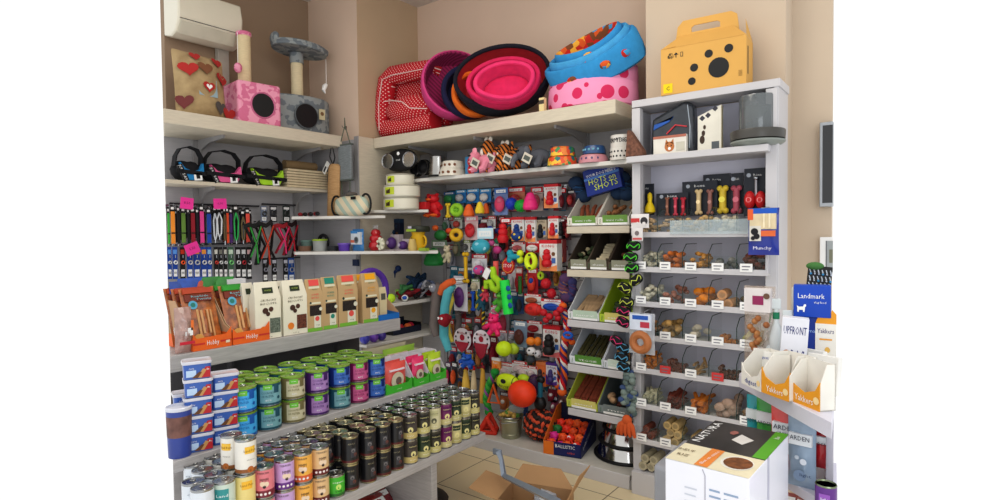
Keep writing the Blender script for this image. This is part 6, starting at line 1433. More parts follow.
# pouches on the lower counter shelf
ZL = .72
def pouch(bb, lab, col, texts, z=ZL, rz=-.1, d=.04, accents=()):
    pl = onz(bb, z); c1 = mat(col,.3,sc=30,amt=.1,coat=.5)
    return film_bag(None,None,lab,c1,[('rect',(-.4,.4,.62,.78),(232,236,238))]+[('text',(tx,0,zz,hh,ww),(40,50,70)) for tx,zz,hh,ww in texts]+list(accents),rz=rz,pl=pl,name='treat_pouch',d=d)
pouch((747,395,760,450),'teal treat pouch lettered ARDEN, leftmost on lower counter shelf',(30,160,170),[('ARDEN',.6,.08,.7)],accents=[('disc',(0,.3,.2),(20,90,110))])
pouch((757,396,778,462),'green treat pouch lettered ARDEN, second on lower shelf',(60,160,60),[('ARDEN',.62,.08,.7)],accents=[('disc',(0,.35,.2),(30,110,40))])
pouch((772,405,802,479),'coral red treat pouch lettered ARDEN GRANGE, third on lower shelf',(226,80,76),[('ARDEN',.72,.09,.7),('GRANGE',.65,.05,.5),('crunchy',.45,.05,.6)],accents=[('rect',(-.35,.35,.38,.52),(236,236,240)),('disc',(0,.2,.2),(190,40,50))])
pouch((789,416,815,487),'silver grey treat pouch lettered ARDEN, in front on lower shelf',(150,170,190),[('ARDEN',.72,.09,.7)],accents=[('disc',(.12,.4,.12),(226,232,240)),('disc',(-.1,.45,.08),(200,210,220)),('disc',(0,.2,.22),(130,150,176)),('text',('light',.2,.22,.06,.4),(60,80,110))])
pouch((811,425,832,468),'short dark red treat pouch lettered ARDEN beside purple tin',(190,36,44),[('ARDEN',.62,.1,.7)],z=.78)
p, w_, h_ = onz((817,468,838,512), .70)
t = thing('food_tin', 'large purple pet food tin at bottom right of counter shelf', 'tin', (p.x-.004,p.y,.70))
r_ = .028
m = M(); m.lathe([(0,0),(r_,0),(r_,.075),(r_*.97,.078)], mat((96,40,130),.3,coat=.4), 24); m.build('tin_body', t)
m = M(); m.lathe([(r_*.97,.076),(r_*1.01,.079),(r_*.95,.082),(r_*.9,.078),(0,.078)], mat((130,140,110),.25,.9), 24); m.build('lid', t)
m = M(); m.rect(-.014,.014,.03,.06,mat((150,90,180),.4),y=-r_-.001); m.text('light',0,.045,.012,wht,y=-r_-.002); m.build('printing', t)
# bottom right red packs and big white carton
for i,(px,py) in enumerate(((790,496),(800,499))):
    p = at(px,py,z=.55); m = M(); m.pillow(.05,.05,.03,mat((130,50,44),.5,coat=.5),6,6,.05,.2); m.rect(-.012,.014,.02,.035,wht,y=-.017); tag(m.build('meat_pack', loc=(p.x,p.y+.02,.50), rot=(-.5,0,.1)), ['small dark red pack under lower counter shelf, left','small dark red pack under lower counter shelf, right'][i], 'treat pack')
m = M(); m.prism([(-.46,2.12),(-.25,2.25),(-.21,1.9),(-.30,1.83)], .47, .50, ct, 'z'); tag(m.build('bottom_shelf', bev=.002), 'lowest white counter shelf holding small dark red packs', 'shelf')
c_ = [at(665,458,z=.9), at(719,421,z=.9), at(784,435,z=.9), at(749,479,z=.9)]
t = thing('food_carton', 'large white pet food carton with dark photo top in foreground', 'carton', (c_[0].x,c_[0].y,.48))
ang = math.atan2(c_[3].y-c_[0].y, c_[3].x-c_[0].x); t.rotation_euler.z = ang
W = (c_[3]-c_[0]).length; D = .385; Hh = .42
cw = mat((232,232,238),.35,amt=.03,coat=.3)
m = M(); m.box(0,W,0,D,0,Hh,cw); m.build('carton_body', t, .003)
def top(m, x0, x1, y0, y1, mt, e=.001): return m.poly([(x0,y0,Hh+e),(x1,y0,Hh+e),(x1,y1,Hh+e),(x0,y1,Hh+e)], mt)
m = M(); top(m,0,W,0,D*.36,mat((232,222,190),.4)); top(m,0,W,D*.36,D,mat((62,58,56),.35,sc=9,amt=.55),.001); top(m,W*.84,W,D*.37,D,mat((90,170,40),.4),.002)
top(m,W*.36,W*.52,.002,D*.36,mat((232,140,60),.4),.002)
n=20; m.poly([(W*.76+W*.19*math.cos(2*PI*i/n),D*.2+D*.125*math.sin(2*PI*i/n),Hh+.0015) for i in range(n)],mat((236,232,220),.4)); m.poly([(W*.77+W*.165*math.cos(2*PI*i/n),D*.2+D*.105*math.sin(2*PI*i/n),Hh+.0025) for i in range(n)],mat((140,84,44),.6,sc=60,amt=.5))
m.poly([(W*.45,D*.62,Hh+.002),(W*.62,D*.56,Hh+.002),(W*.7,D*.7,Hh+.002),(W*.5,D*.78,Hh+.002)],mat((220,216,210),.4)); m.poly([(W*.4+.012*math.cos(i),D*.78+.02*math.sin(i),Hh+.0025) for i in range(6)],mat((160,100,90),.5))
def toptext(m, s, x, y, size, mt, rot=0., w=None):
    vs, fs = glyphs(s); mw = max(abs(v[0]) for v in vs)*2*size; k = w/mw if w else 1
    c, s_ = math.cos(rot), math.sin(rot); m.add([(x+c*v[0]*size*k-s_*v[1]*size, y+s_*v[0]*size*k+c*v[1]*size, Hh+.003) for v in vs], fs, mt)
toptext(m,'NATURA',W*.1,D*.68,.034,wht,PI/2,.2); toptext(m,'BŒUF',W*.12,D*.22,.022,mat((120,100,70),.5),0,.045); toptext(m,'RIZ',W*.14,D*.12,.022,mat((120,100,70),.5)); toptext(m,'filet en sauce',W*.44,D*.18,.014,wht,PI/2*.95,.11)
toptext(m,'bio',W*.92,D*.86,.02,wht,PI/2)
m.build('top_print', t)
m = M(); tb = mat((150,170,196),.5)
for r in range(14): 
    for a,b in ((.55,.7),(.72,.9)): m.rect(W*a,W*b-R_.uniform(0,.008),Hh-.05-r*.016-.005,Hh-.05-r*.016,tb,y=-.0008)
for r in range(12): m.rect(W*.25,W*.25+R_.uniform(.02,.035),Hh-.06-r*.018-.004,Hh-.06-r*.018,mat((206,210,220),.5),y=-.0008)
m.tube([(W*.5,-.0005,0),(W*.5,-.0005,Hh-.02),(W*.47,-.0005,Hh-.005)],.0012,mat((170,170,180),.5),5)
m.build('side_print', t)
m = M(); m.box(W+.0003,W+.001,D*.42,D*.46,0,Hh,mat((190,190,204),.3)); m.build('tape', t)
m = M(); m.box(.01,W-.01,.01,D-.01,-.48,-.001,mat((170,150,120),.8)); tag(m.build('support_carton', bev=.004, loc=t.location, rot=(0,0,ang)), 'plain brown carton standing under the large white food carton', 'carton')
q_ = at(653,464,z=.8)
m = M(); m.prism([(0,0),(.085,-.02),(.1,.24),(.0,.27)],0,.80,mat((150,152,158),.5),'z'); tag(m.build('plastic_bin', bev=.012, loc=(q_.x,q_.y,0)), 'grey plastic bin standing behind the large white food carton', 'bin')
# ---------------------------------------------------------------- tins on the gondola
lidm = mat((176,170,140),.22,.9); lids = mat((168,170,170),.2,.95)
def cpt(r, a, z): return (r*math.sin(a), -r*math.cos(a), z)
def cpatch(m, r, a0, a1, z0, z1, mt, e=.0004, n=5):
    for i in range(n):
        a, b = a0+(a1-a0)*i/n, a0+(a1-a0)*(i+1)/n; m.poly([cpt(r+e,a,z0),cpt(r+e,b,z0),cpt(r+e,b,z1),cpt(r+e,a,z1)], mt)
def ctext(m, r, t, a, z, size, mt, w=None, e=.0009):
    vs, fs = glyphs(t); mw = max(abs(v[0]) for v in vs)*2*size; k = (w/mw if w else 1)
    m.add([cpt(r+e, a+v[0]*size*k/r, z+v[1]*size) for v in vs], fs, mt)
def tin(r, h, body, bands=(), patches=(), texts=(), discs=(), lid=lids, lidc=None, name='food_tin'):
    t = thing(name, 'tin', 'tin', (0,0,-50))
    m = M(); m.lathe([(0,0),(r*.96,0),(r,.003),(r,.007)], lid, 20); m.lathe([(r*.985,.006),(r*.985,h-.007)], mat(body,.35,sc=20,amt=.08,coat=.3), 20)
    for z0,z1,c in bands: m.lathe([(r*.987,z0*h),(r*.987,z1*h)], mat(c,.35,coat=.3), 20)
    m.build('tin_body', t)
    m = M()
    for a0,a1,z0,z1,c in patches: cpatch(m, r*.988, a0, a1, z0*h, z1*h, mat(c,.4))
    for a,z,rr,c in discs: m.add([cpt(r*.988+.0007, a+rr*math.cos(2*PI*i/12)/r, z*h+rr*math.sin(2*PI*i/12)) for i in range(12)], [tuple(range(12))], mat(c,.4))
    for tx,a,z,s,c,w in texts: ctext(m, r*.988, tx, a, z*h, s, mat(c,.5), w)
    m.build('label_print', t)
    m = M(); m.lathe([(r*.985,h-.008),(r,h-.006),(r,h-.001),(r*.95,h),(r*.93,h-.003),(r*.6,h-.004),(r*.57,h-.003),(0,h-.003)], lidc or lid, 20)
    m.torus((0,r*.25,h-.001),r*.22,.0015,lid,10,4,axis='z'); m.build('lid', t)
    return t
GX = [-2.005,-2.285,-2.68]
# country style pate tins, middle shelf
LG = mat((130,170,60),.25,.3,coat=.5)
def pate(c, dk): return tin(.0545,.106,c,bands=((.82,.93,dk),(.07,.16,dk)),patches=((-1.5,-.62,.07,.93,dk),(-.35,.35,.70,.9,(110,190,60)),(.5,.95,.55,.9,dk)),texts=(('COUNTRY',0,.57,.014,dk,.052),('HUNTER',0,.43,.014,dk,.05),('80%',.05,.27,.011,(240,240,240),.024),('NATURAL',0,.8,.007,(250,255,240),.022)),discs=((.9,.35,.007,dk),),lidc=LG)
PT = {'bright blue':pate((70,176,236),(20,90,170)),'teal':pate((120,170,176),(30,80,96)),'beige':pate((206,198,164),(120,110,70)),'purple':pate((170,130,190),(70,30,100)),'royal blue':pate((60,110,190),(16,40,110)),'magenta':pate((200,90,140),(110,20,70))}
cols7 = [(('royal blue','royal blue')),('magenta','magenta'),('royal blue','teal'),('purple','purple'),('beige','beige'),('teal','teal'),('bright blue','bright blue')]
pxs = [375,358,339.5,317.5,293.5,269,244]; pys = [392,398,404,412,420,427,433]
protod = {}
for i,(px,py) in enumerate(zip(pxs,pys)):
    y = at(px,py,x=GX[1]-.062).y
    for j in range(3):
        for l in range(2):
            if j == 2 and l == 0 and False: continue
            nm = cols7[i][1-l] if j == 0 else ['teal','purple','royal blue','bright blue','teal','beige','teal'][i]
            if i == 6 and j == 2: pass
            yy = y + (.012 if j%2 else 0)
            dup(PT[nm], (GX[1]-.062-.112*j, yy, .652+.1065*l), 1.08+R_.uniform(-.1,.1), '%s pate tin with green lid, %s tin, %s row back, %s column from right' % (nm, ['lower','upper'][l], ORD[j] if j else 'front', ORD[i]), 'green lidded pate tins on the middle shelf')
purge(PT.values())
# tubs
def tubproto():
    t = thing('food_tub', 'tub', 'tub', (0,0,-50))
    W, D, Hh = .106, .082, .071
    bl = mat((60,100,180),.35,coat=.3)
    def rr(w, d, r=.014, n=4):
        pts = []
        for cx,cy,a0 in ((w/2-r,-d/2+r,-PI/2),(w/2-r,d/2-r,0),(-w/2+r,d/2-r,PI/2),(-w/2+r,-d/2+r,PI)):
            for k in range(n+1): a = a0+PI/2*k/n; pts.append((cx+r*math.cos(a),cy+r*math.sin(a)))
        return pts
    def loft(m, L_, mt):
        n = len(L_[0][0]); vs = []; fs = []
        for pts,z in L_: vs += [(x,y,z) for x,y in pts]
        for j in range(len(L_)-1):
            for i in range(n): fs.append((j*n+i,j*n+(i+1)%n,(j+1)*n+(i+1)%n,(j+1)*n+i))
        fs.append(tuple(range(n))[::-1]); fs.append(tuple((len(L_)-1)*n+i for i in range(n))); m.add(vs, fs, mt)
    m = M(); loft(m, [(rr(W*.88,D*.88),0),(rr(W*.93,D*.93),Hh-.012)], bl); m.build('tub_body', t)
    m = M(); loft(m, [(rr(W,D),Hh-.012),(rr(W*1.01,D*1.01),Hh-.006),(rr(W*.98,D*.98),Hh),(rr(W*.9,D*.9),Hh-.002)], mat((206,206,214),.25,coat=.6)); m.build('lid', t)
    m = M(); y = -D*.47
    m.rect(-W*.38,-W*.05,.010,.036,mat((190,214,240),.4),y=y); m.poly([(W*.08,y,.004),(W*.42,y,.004),(W*.42,y,.046),(W*.26,y,.046)],mat((190,40,44),.4)); m.poly([(-W*.05,y-.0005,.006),(W*.12,y-.0005,.004),(W*.3,y-.0005,.034),(W*.18,y-.0005,.04)],mat((200,150,90),.5)); m.poly([(-W*.2,y-.001,.006),(W*.0,y-.001,.004),(W*.14,y-.001,.026),(W*.05,y-.001,.028)],mat((110,70,40),.5)); m.text('CESAR'[:0]+'PATE',-W*.2,.042,.008,wht,y=y-.001); m.text('8x',W*.34,.036,.01,wht,y=y-.001); m.build('label_print', t)
    return t
TB = tubproto()
for i,(px,py,n) in enumerate(((193,450,5),(220,443,4))):
    p = at(px,py,x=GX[1]-.045)
    for l in range(n):
        for j in range(2):
            if j and l>2: continue
            dup(TB, (GX[1]-.06-.1*j, p.y+.03+R_.uniform(-.003,.003), .653+.072*l), PI/2-.35+R_.uniform(-.05,.05), 'blue food tub with clear lid, %s from bottom, %s stack, %s row' % (ORD[l], ['left','right'][i], ['front','rear'][j]), 'stacked blue food tubs')
purge([TB])
for i,(px,py,dx) in enumerate(((184,453,.0),(188,432,-.12))):
    p = at(px,py,x=GX[1]-.05+dx)
    t = thing('food_bucket', ['blue food bucket with white lid at left end, front','blue food bucket with white lid at left end, behind the tubs'][i], 'bucket', (GX[1]-.05+dx,p.y-.015+.02*i,.652))
    m = M(); m.lathe([(0,0),(.040,0),(.045,.115)], mat((50,70,150),.4,coat=.3), 22); m.lathe([(.0425,.05),(.0445,.1)], mat((130,90,80),.5,sc=30,amt=.5), 22); o_ = m.build('bucket_body', t); o_.scale.z = 1.6
    m = M(); m.lathe([(.047,.112),(.048,.122),(.044,.126),(.04,.12),(0,.12)], mat((214,216,226),.25,coat=.6), 22); o_ = m.build('lid', t); o_.location.z = .069
# green display trays with pink treat pouches
def gtray(pxl, pxr, pyl, pyr, lab, pc_, k):
    a, b = at(pxl,pyl,x=GX[1]-.02), at(pxr,pyr,x=GX[1]-.02); W = b.y-a.y
    t = thing('treat_box', lab, 'display box', (GX[1]-.02,a.y,.653), PI/2)
    gn, wi = mat((70,180,50),.4,coat=.2), mat((222,216,222),.5)
    D, hb, hf = .17, .16, .05
    pr = [(0,0),(0,hf),(.05,hb*.75),(.08,hb),(D,hb),(D,0)]
    m = M()
    for x,mt in ((0,gn),(W-.002,gn)): m.prism([(0,0),(0,hf),(D,hf+.03),(D,0)],x-.0004,x+.0024,gn,'x'); m.prism(pr,x,x+.002,wi,'x')
    m.box(0,W,0,D,0,.002,wi); m.box(0,W,D-.002,D,0,hb,wi); m.prism([(0,0),(W,0),(W,hf*1.25),(W*.85,hf*.8),(W*.2,hf*.8),(0,hf*1.25)],-.002,0,gn); m.build('box_body', t)
    m = M(); m.text('natural',W*.5,hf*.35,.012,mat((220,240,200),.5),y=-.003); m.build('lettering', t)
    for q in range(2):
        p2 = Vector((GX[1]-.05-.045*q,a.y+W*.5,.66))
        film_bag(None,None,'%s treat pouch, %s in the %s green display box' % (k,['front','rear'][q],lab.split()[0]),mat(pc_,.3,sc=30,amt=.1,coat=.5),[('disc',(0,.35,.3),(206,196,170)),('disc',(.05,.33,.14),(110,90,80)),('rect',(-.35,.35,.7,.76),(240,220,226)),('disc',(.1,.12,.12),(226,70,60))],rz=PI/2,pl=(p2,W*.8,.15),name='treat_pouch',d=.03)
gtray(386,412,389,385,'leftmost green display box of treat pouches on the middle shelf',(226,90,80),'coral')
gtray(414,429,384,381,'middle green display box with pink treat pouches',(226,60,110),'pink')
gtray(430,446,380,377,'rightmost green display box with lime treat pouches',(180,206,50),'lime')
# ---------------------------------------------------------------- small tins, lowest shelf
def small(body, band, patch, t1, t2, lid=lids, pat=(226,216,150)): return tin(.0385,.118,body,bands=((.05,.3,band),),patches=((-.6,.6,.62,.84,patch),),texts=((t1,0,.73,.011,pat,.045),(t2,0,.18,.009,(240,236,220),.034)),discs=((.0,.42,.014,pat),),lid=lid)
def black_tin(): return tin(.0385,.118,(24,24,28),bands=((.05,.14,(90,30,30)),),patches=((-.1,.5,.25,.6,(60,60,66)),),texts=(('ADULT',0.,.75,.009,(170,160,130),.03),),discs=((.2,.5,.009,(120,116,116)),(.45,.35,.008,(110,60,50))),lid=lidm)
def face_tin(body, band): return tin(.0385,.118,body,bands=((.05,.28,band),),patches=(),texts=(('TERRIER',0,.84,.010,(70,50,50),.045),('MMM',.1,.62,.018,(80,50,40),.03)),discs=((-.05,.5,.010,(240,216,190)),(.3,.48,.010,(240,216,190)),(.12,.4,.006,(60,40,40)),(-.6,.17,.005,(250,240,240)),(-.2,.17,.005,(250,240,240)),(.2,.17,.005,(250,240,240)),(.6,.17,.005,(250,240,240))))
ST = {
 'cream and dark green':small((206,196,140),(190,180,120),(40,60,40),'natura','beef'),
 'dark green':small((44,62,40),(196,190,130),(30,44,30),'natura','lamb'),
 'cream labelled':small((206,200,160),(214,206,160),(190,186,140),'natura','info',pat=(90,90,70)),
 'purple':small((110,30,90),(206,196,140),(90,20,80),'natura','duck'),
 'cream and black':small((60,56,44),(206,196,130),(30,28,26),'natura','hare'),
 'grey brown':small((74,66,60),(206,186,120),(60,52,50),'natura','boar'),
 'black':black_tin(),
 'bright green':tin(.0385,.095,(70,180,50),bands=((.05,.2,(40,110,40)),),texts=(('organic',0,.7,.012,(240,250,230),.05),('veg',0,.3,.014,(20,60,20),.03)),discs=((.0,.48,.012,(200,230,120)),)),
 'peach':face_tin((226,190,140),(110,40,40)),'orange':face_tin((240,180,80),(220,100,50)),'lilac':face_tin((206,170,220),(110,50,140)),'pink':face_tin((226,130,140),(130,40,56)),
 'white and yellow':tin(.0385,.128,(236,232,222),bands=((.05,.16,(150,90,40)),),patches=((-.2,.8,.6,.8,(240,190,60)),),texts=(('Land Fein',.3,.68,.012,(140,90,30),.045),('chicken',.35,.42,.007,(120,120,110),.03)),discs=((.3,.7,.013,(244,200,80)),(.3,.14,.012,(190,110,50)))),
 'yellow cream':tin(.0385,.118,(236,216,140),texts=(('Land Fein',.2,.68,.012,(140,90,30),.045),),patches=((-.3,.7,.55,.8,(244,190,60)),)),
 'teal print':tin(.0385,.118,(206,220,206),patches=((-.7,.6,.2,.8,(60,150,150)),),texts=(('Land',0,.6,.014,(240,250,250),.04),)),
 'white and light blue':tin(.0385,.118,(224,230,236),patches=((.0,.5,.45,.65,(60,170,210)),),texts=(('cat',-.3,.7,.012,(140,150,160),.03),)),
}
front = [('cream and black',)*2,('cream and dark green','dark green'),('dark green','cream and dark green'),('purple','purple'),('cream labelled','cream and black'),('cream and black','dark green'),('grey brown','grey brown'),('black','black'),('black','black'),('black','black'),('black','black'),('bright green',None),('peach','peach'),('orange','orange'),('lilac','lilac'),('pink','pink'),('yellow cream','yellow cream'),('teal print','yellow cream'),('white and light blue','white and light blue'),('white and light blue','teal print')]
pxc = [474,465,456,446,434.5,423.5,410.5,396.5,383.5,368.5,350.5,337.5,320,303,284.5,264,246,224,203,184]
Z3 = .388
def g3px(px, x): return at(px, 470, x=x).y
prev = None
for i,(px,fr) in enumerate(zip(pxc, front)):
    y = g3px(px, GX[0]-.038)
    if prev is not None and prev-y < .0772: y = prev-.0772
    prev = y
    for j in range(4):
        if (GX[0]-.040-.0785*j)/y < -2.27: continue
        deep = ['dark green','cream and dark green','dark green','cream and black','cream and dark green','dark green','cream and black','black','black','black','black','black','peach','lilac','orange','lilac','white and yellow','white and light blue','white and light blue','teal print'][i]
        for l in range(2):
            nm = fr[1-l] if j == 0 and fr[1] else fr[0] if j == 0 else deep
            if j == 0 and fr[1] is None and l: continue
            lb = '%s small tin, %s tin, %s row back, %s column from shelf end' % (nm, ['lower','upper'][l], ORD[j] if j else 'front', ORD[i])
            dup(ST[nm], (GX[0]-.040-.0785*j, y+(.006*(j%2)), Z3+.1185*l), 1.08+R_.uniform(-.25,.25), lb, 'small tins stacked on the lowest shelf')
# two white tins standing one layer up at the left
yy = g3px(246, GX[0]-.038)
dup(ST['white and yellow'], (GX[0]-.038, yy, Z3+.237), 1.2, 'white tin with yellow badge standing highest at left front', 'tall white tins at the left')
dup(ST['white and yellow'], (GX[0]-.12, yy-.01, Z3+.237), .2, 'white tin turned sideways behind the yellow badged one', 'tall white tins at the left')
purge(ST.values())
# ---------------------------------------------------------------- top gondola shelf
ZG = .977; XG = GX[2]
def along(px, py, x=XG-.012): return at(px, py, x=x)
og = mat((236,104,30),.45); kr = mat((196,160,124),.8)
def treat_display(pl, pr, pyl, pyr, lab, k):
    a, b = along(pl,pyl), along(pr,pyr); W = b.y-a.y
    t = thing('treat_box', lab, 'display box', (XG-.012,a.y,ZG), PI/2)
    D, hb, hf = .24, .22, .062
    m = M()
    m.box(0,W,0,D,0,.003,kr); m.box(0,W,D-.003,D,0,hb,kr)
    for x in (0,W-.003): m.prism([(0,0),(0,hf*1.2),(.06,hf*1.6),(.17,hb),(D,hb),(D,0)],x,x+.003,kr,'x'); m.prism([(0,0),(0,hf),(D,hf),(D,0)],x-.0005,x+.0005 if x==0 else x+.0035,og,'x')
    m.prism([(0,0),(W,0),(W,hf*1.5),(W*.86,hf),(W*.1,hf*.9),(0,hf*1.3)],-.003,0,og); m.build('box_body', t)
    m = M(); m.rect(0,W*.3,hf*.42,hf*.56,mat((206,50,40),.5),y=-.004); m.rect(W*.7,W,hf*.42,hf*.56,mat((206,50,40),.5),y=-.004); m.text('Hobby',W*.5,hf*.48,hf*.5,wht,y=-.005,w=W*.32)
    if k==0: m.rect(W*.84,W*.95,hf*.3,hf*.5,mat((240,220,190),.5),y=-.0045)
    m.build('lettering', t)
    for q in range(3):
        p2 = Vector((XG-.07-.055*q, a.y+W*.5-.01*q, ZG+.006))
        w2, h2 = W*.9, .285
        pb = mat((196,112,50),.22,sc=26,c2=(120,66,34),coat=1.)
        o = film_bag(None,None,'%s bag of brown chew sticks, %s in the %s orange display box' % (['orange','green topped'][k],ORD[q],['left','right'][k]),pb,
          [('rect',(-.42,.42,.9,.99),(50,150,50) if k else (180,70,40)),('rect',(-.4,.38,.76,.88),(120,50,36)),('disc',(-.22,.70,.13),(90,170,200)),('disc',(-.22,.70,.07),(40,120,110)),('rect',(-.16,-.1,.15,.62),(206,160,106)),('rect',(.22,.27,.12,.6),(200,150,96)),('disc',(-.22,.12,.15),(214,160,80)),('disc',(-.22,.1,.05),(50,36,30)),('text',('Rawhide',-.0,.84,.05,.5),(120,190,200)),('text',('Twists',.1,.79,.05,.45),(120,190,200)),('rect',(-.06,.0,.2,.6),(206,160,110)),('rect',(.12,.17,.2,.6),(206,160,110))],rz=PI/2,pl=(p2,w2,h2),d=.03)
        o.rotation_euler.x = -.34
treat_display(193,231.5,353,345.5,'left orange display box lettered Hobby full of chew stick bags',0)
treat_display(233,269.5,348.5,341,'right orange display box lettered Hobby beside white biscuit bags',1)
t, w_, h_ = place('clear_bag_pile', 'clear bag of pink and orange treats left of orange boxes', 'treat bag', (174,302,193,351), x=XG-.03, z=ZG)
m = M(); m.pillow(w_*.9,h_*.9,.08,mat((206,170,160),.15,alpha=.75,sc=25,amt=.4,coat=1.),8,10,.05,.3); m.build('bag', t); 
m = M(); m.rect(-w_*.4,w_*.4,h_*.18,h_*.24,mat((206,40,60),.5),y=-.042); m.rect(-w_*.1,w_*.3,h_*.35,h_*.5,wht,y=-.042); m.rect(w_*.2,w_*.35,h_*.45,h_*.65,mat((236,120,50),.5),y=-.042); m.build('printing', t)
def tall_bag(bb, lab, main, parts, name='treat_bag', d=.06, x=XG-.02, dz=0):
    a = at(bb[0],bb[3],x=x); b = at(bb[2],bb[3]-1,x=x); W = b.y-a.y; tp = at((bb[0]+bb[2])/2,bb[1],x=x); h = tp.z-ZG
    t = thing(name, lab, 'treat bag', (x,(a.y+b.y)/2,ZG), PI/2-.04)
    mm = mat(main,.5,amt=.04)
    m = M(); vs = [(-W/2,-.0,0),(W/2,0,0),(W/2,d,0),(-W/2,d,0),(-W/2,.0,h*.72),(W/2,.0,h*.72),(W/2,d,h*.72),(-W/2,d,h*.72),(-W/2*.86,d*.42,h),(W/2*.86,d*.42,h),(W/2*.86,d*.55,h),(-W/2*.86,d*.55,h)]
    m.add(vs, [(3,2,1,0),(0,1,5,4),(1,2,6,5),(2,3,7,6),(3,0,4,7),(4,5,9,8),(5,6,10,9),(6,7,11,10),(7,4,8,11),(8,9,10,11)], mm); m.build('bag', t, .002)
    m = M()
    def yz(z): return -.001 if z < .72 else (z-.72)/.28*d*.42-.002
    for kd,a_,c in parts:
        c_ = mat(c,.5)
        if kd == 'rect': x0,x1,z0,z1 = a_; m.poly([(x0*W,yz(z0),z0*h),(x1*W,yz(z0),z0*h),(x1*W,yz(z1),z1*h),(x0*W,yz(z1),z1*h)],c_)
        elif kd == 'tex': x0,x1,z0,z1 = a_; m.poly([(x0*W,-.0015,z0*h),(x1*W,-.0015,z0*h),(x1*W,-.0015,z1*h),(x0*W,-.0015,z1*h)],mat(c,.7,sc=120,amt=.6))
        elif kd == 'text': m.text(a_[0],a_[1]*W,a_[2]*h,a_[3]*h,c_,y=yz(a_[2])-.0015,w=a_[4]*W)
        elif kd == 'disc': m.disc(a_[0]*W,a_[1]*h,a_[2]*W,c_,y=-.002)
    m.build('printing', t); return t
for i,(bb,c,l) in enumerate((((256,282,281.5,339),(120,130,116),'white pointed biscuit bag with grey green window, left one'),((284,280,307.5,334.5),(120,66,50),'white pointed biscuit bag with brown window, right one'))):
    tall_bag(bb,l,(226,220,200),[('rect',(-.18,.22,.8,.9),(40,50,30)),('text',('HUNTER',.02,.85,.04,.26),(170,190,90)),('text',('CRUNCHY',.0,.68,.055,.62),(100,90,70)),('text',('BISCUITS',.0,.62,.05,.62),(100,90,70)),('disc',(-.12,.5,.11),(70,40,30)),('disc',(.1,.52,.09),(80,46,34)),('disc',(-.02,.44,.08),(70,40,30)),('tex',(.05,.46,.1,.36),c),('disc',(-.2,.17,.13),(230,130,40)),('text',('250 g',-.0,.04,.025,.25),(120,110,90))])
for i,(bb,l) in enumerate((((244,283,256,330),'white biscuit bag half hidden behind the orange box'),((276,281,290,328),'white biscuit bag standing behind the two front ones'))):
    tall_bag(bb,l,(216,210,192),[('rect',(-.2,.2,.8,.9),(40,50,30))],x=XG-.10)
def brown(bb, lab, hc, dc, x=XG-.02):
    tall_bag(bb,lab,(190,160,116),[('rect',(-.45,.45,.0,.07),(120,180,60)),('rect',(-.26,.34,.87,.985),hc),('rect',(-.3,.36,.52,.86),(222,218,190)),('text',('GREEN',.03,.8,.035,.34),(90,120,80)),('text',('SUPER',.03,.7,.05,.45),hc),('text',('BITES',.03,.64,.045,.45),hc),('tex',(-.3,.4,.3,.5),(50,40,36)),('rect',(-.05,.36,.06,.32),(226,224,204)),('disc',(.14,.24,.13),hc),('disc',(-.25,.55,.06),(40,60,50)),('disc',(.36,.42,.1),(226,224,204)),('text',('veg',.16,.12,.03,.2),dc)],x=x,d=.05)
brown((307,279,323,328),'brown kraft treat bag with coral red header, leftmost kraft bag','' or (226,84,80),(60,90,60))
brown((323,277,338,323),'brown kraft treat bag with teal header between red ones',(40,140,120),(60,90,60))
brown((339,275,358,319.5),'brown kraft treat bag with coral header, third kraft bag',(230,90,80),(60,90,60))
brown((363,273,379,317),'brown kraft treat bag with yellow header beside blue box',(240,170,30),(60,90,60))
brown((356,274,368,314),'yellow headed kraft bag turned behind the front one',(240,170,30),(60,90,60),x=XG-.075)
for i,(bb,hc,l) in enumerate((((311,279,324,322),(226,84,80),'coral headed kraft bag in the rear row, left'),((342,275,356,314),(240,150,50),'orange headed kraft bag in the rear row, right'))): brown(bb,l,hc,(60,90,60),x=XG-.10)
a, b = along(379,319.5), along(399,316); W = b.y-a.y
t = thing('treat_box', 'low open blue and kraft display box at shelf end', 'display box', (XG-.012,a.y,ZG), PI/2)
bb_ = mat((30,110,190),.45)
m = M(); D = .2; m.box(0,W,0,D,0,.003,kr); m.box(0,W,D-.003,D,0,.13,kr); m.box(0,W,-.003,0,0,.035,bb_)
for x in (0,W-.003): m.prism([(0,0),(0,.035),(.12,.13),(D,.13),(D,0)],x,x+.003,kr,'x'); m.prism([(0,0),(0,.034),(D,.05),(D,0)],x-.0005,x+.0035,bb_,'x')
m.box(0,W,D*.98,D,.13,.17,bb_); m.build('box_body', t)
tall_bag((380,287,387,312),'slim kraft and white pouch standing in the blue box',(214,200,160),[('rect',(-.3,.3,.6,.8),(90,90,80))],x=XG-.06,d=.02)
m = M(); m.torus((0,0,.075),.075,.012,mat((176,176,172),.3,.7),28,8,axis='x',sx=1.,sz=.9); m.torus((.04,.01,.075),.07,.010,mat((150,152,150),.3,.7),28,8,axis='x'); tag(m.build('ring_collar', loc=(XG-.16,along(262,285).y+.05,ZG+.06), rot=(0,.5,0)), 'shiny silver padded ring behind the white biscuit bags', 'collar')
m = M(); m.box(-.06,.06,-.05,.05,0,.06,mat((150,150,146),.7)); tag(m.build('card_spacer', loc=(XG-.16,along(262,285).y+.05,ZG)), 'grey carton under the silver ring behind biscuit bags', 'carton')
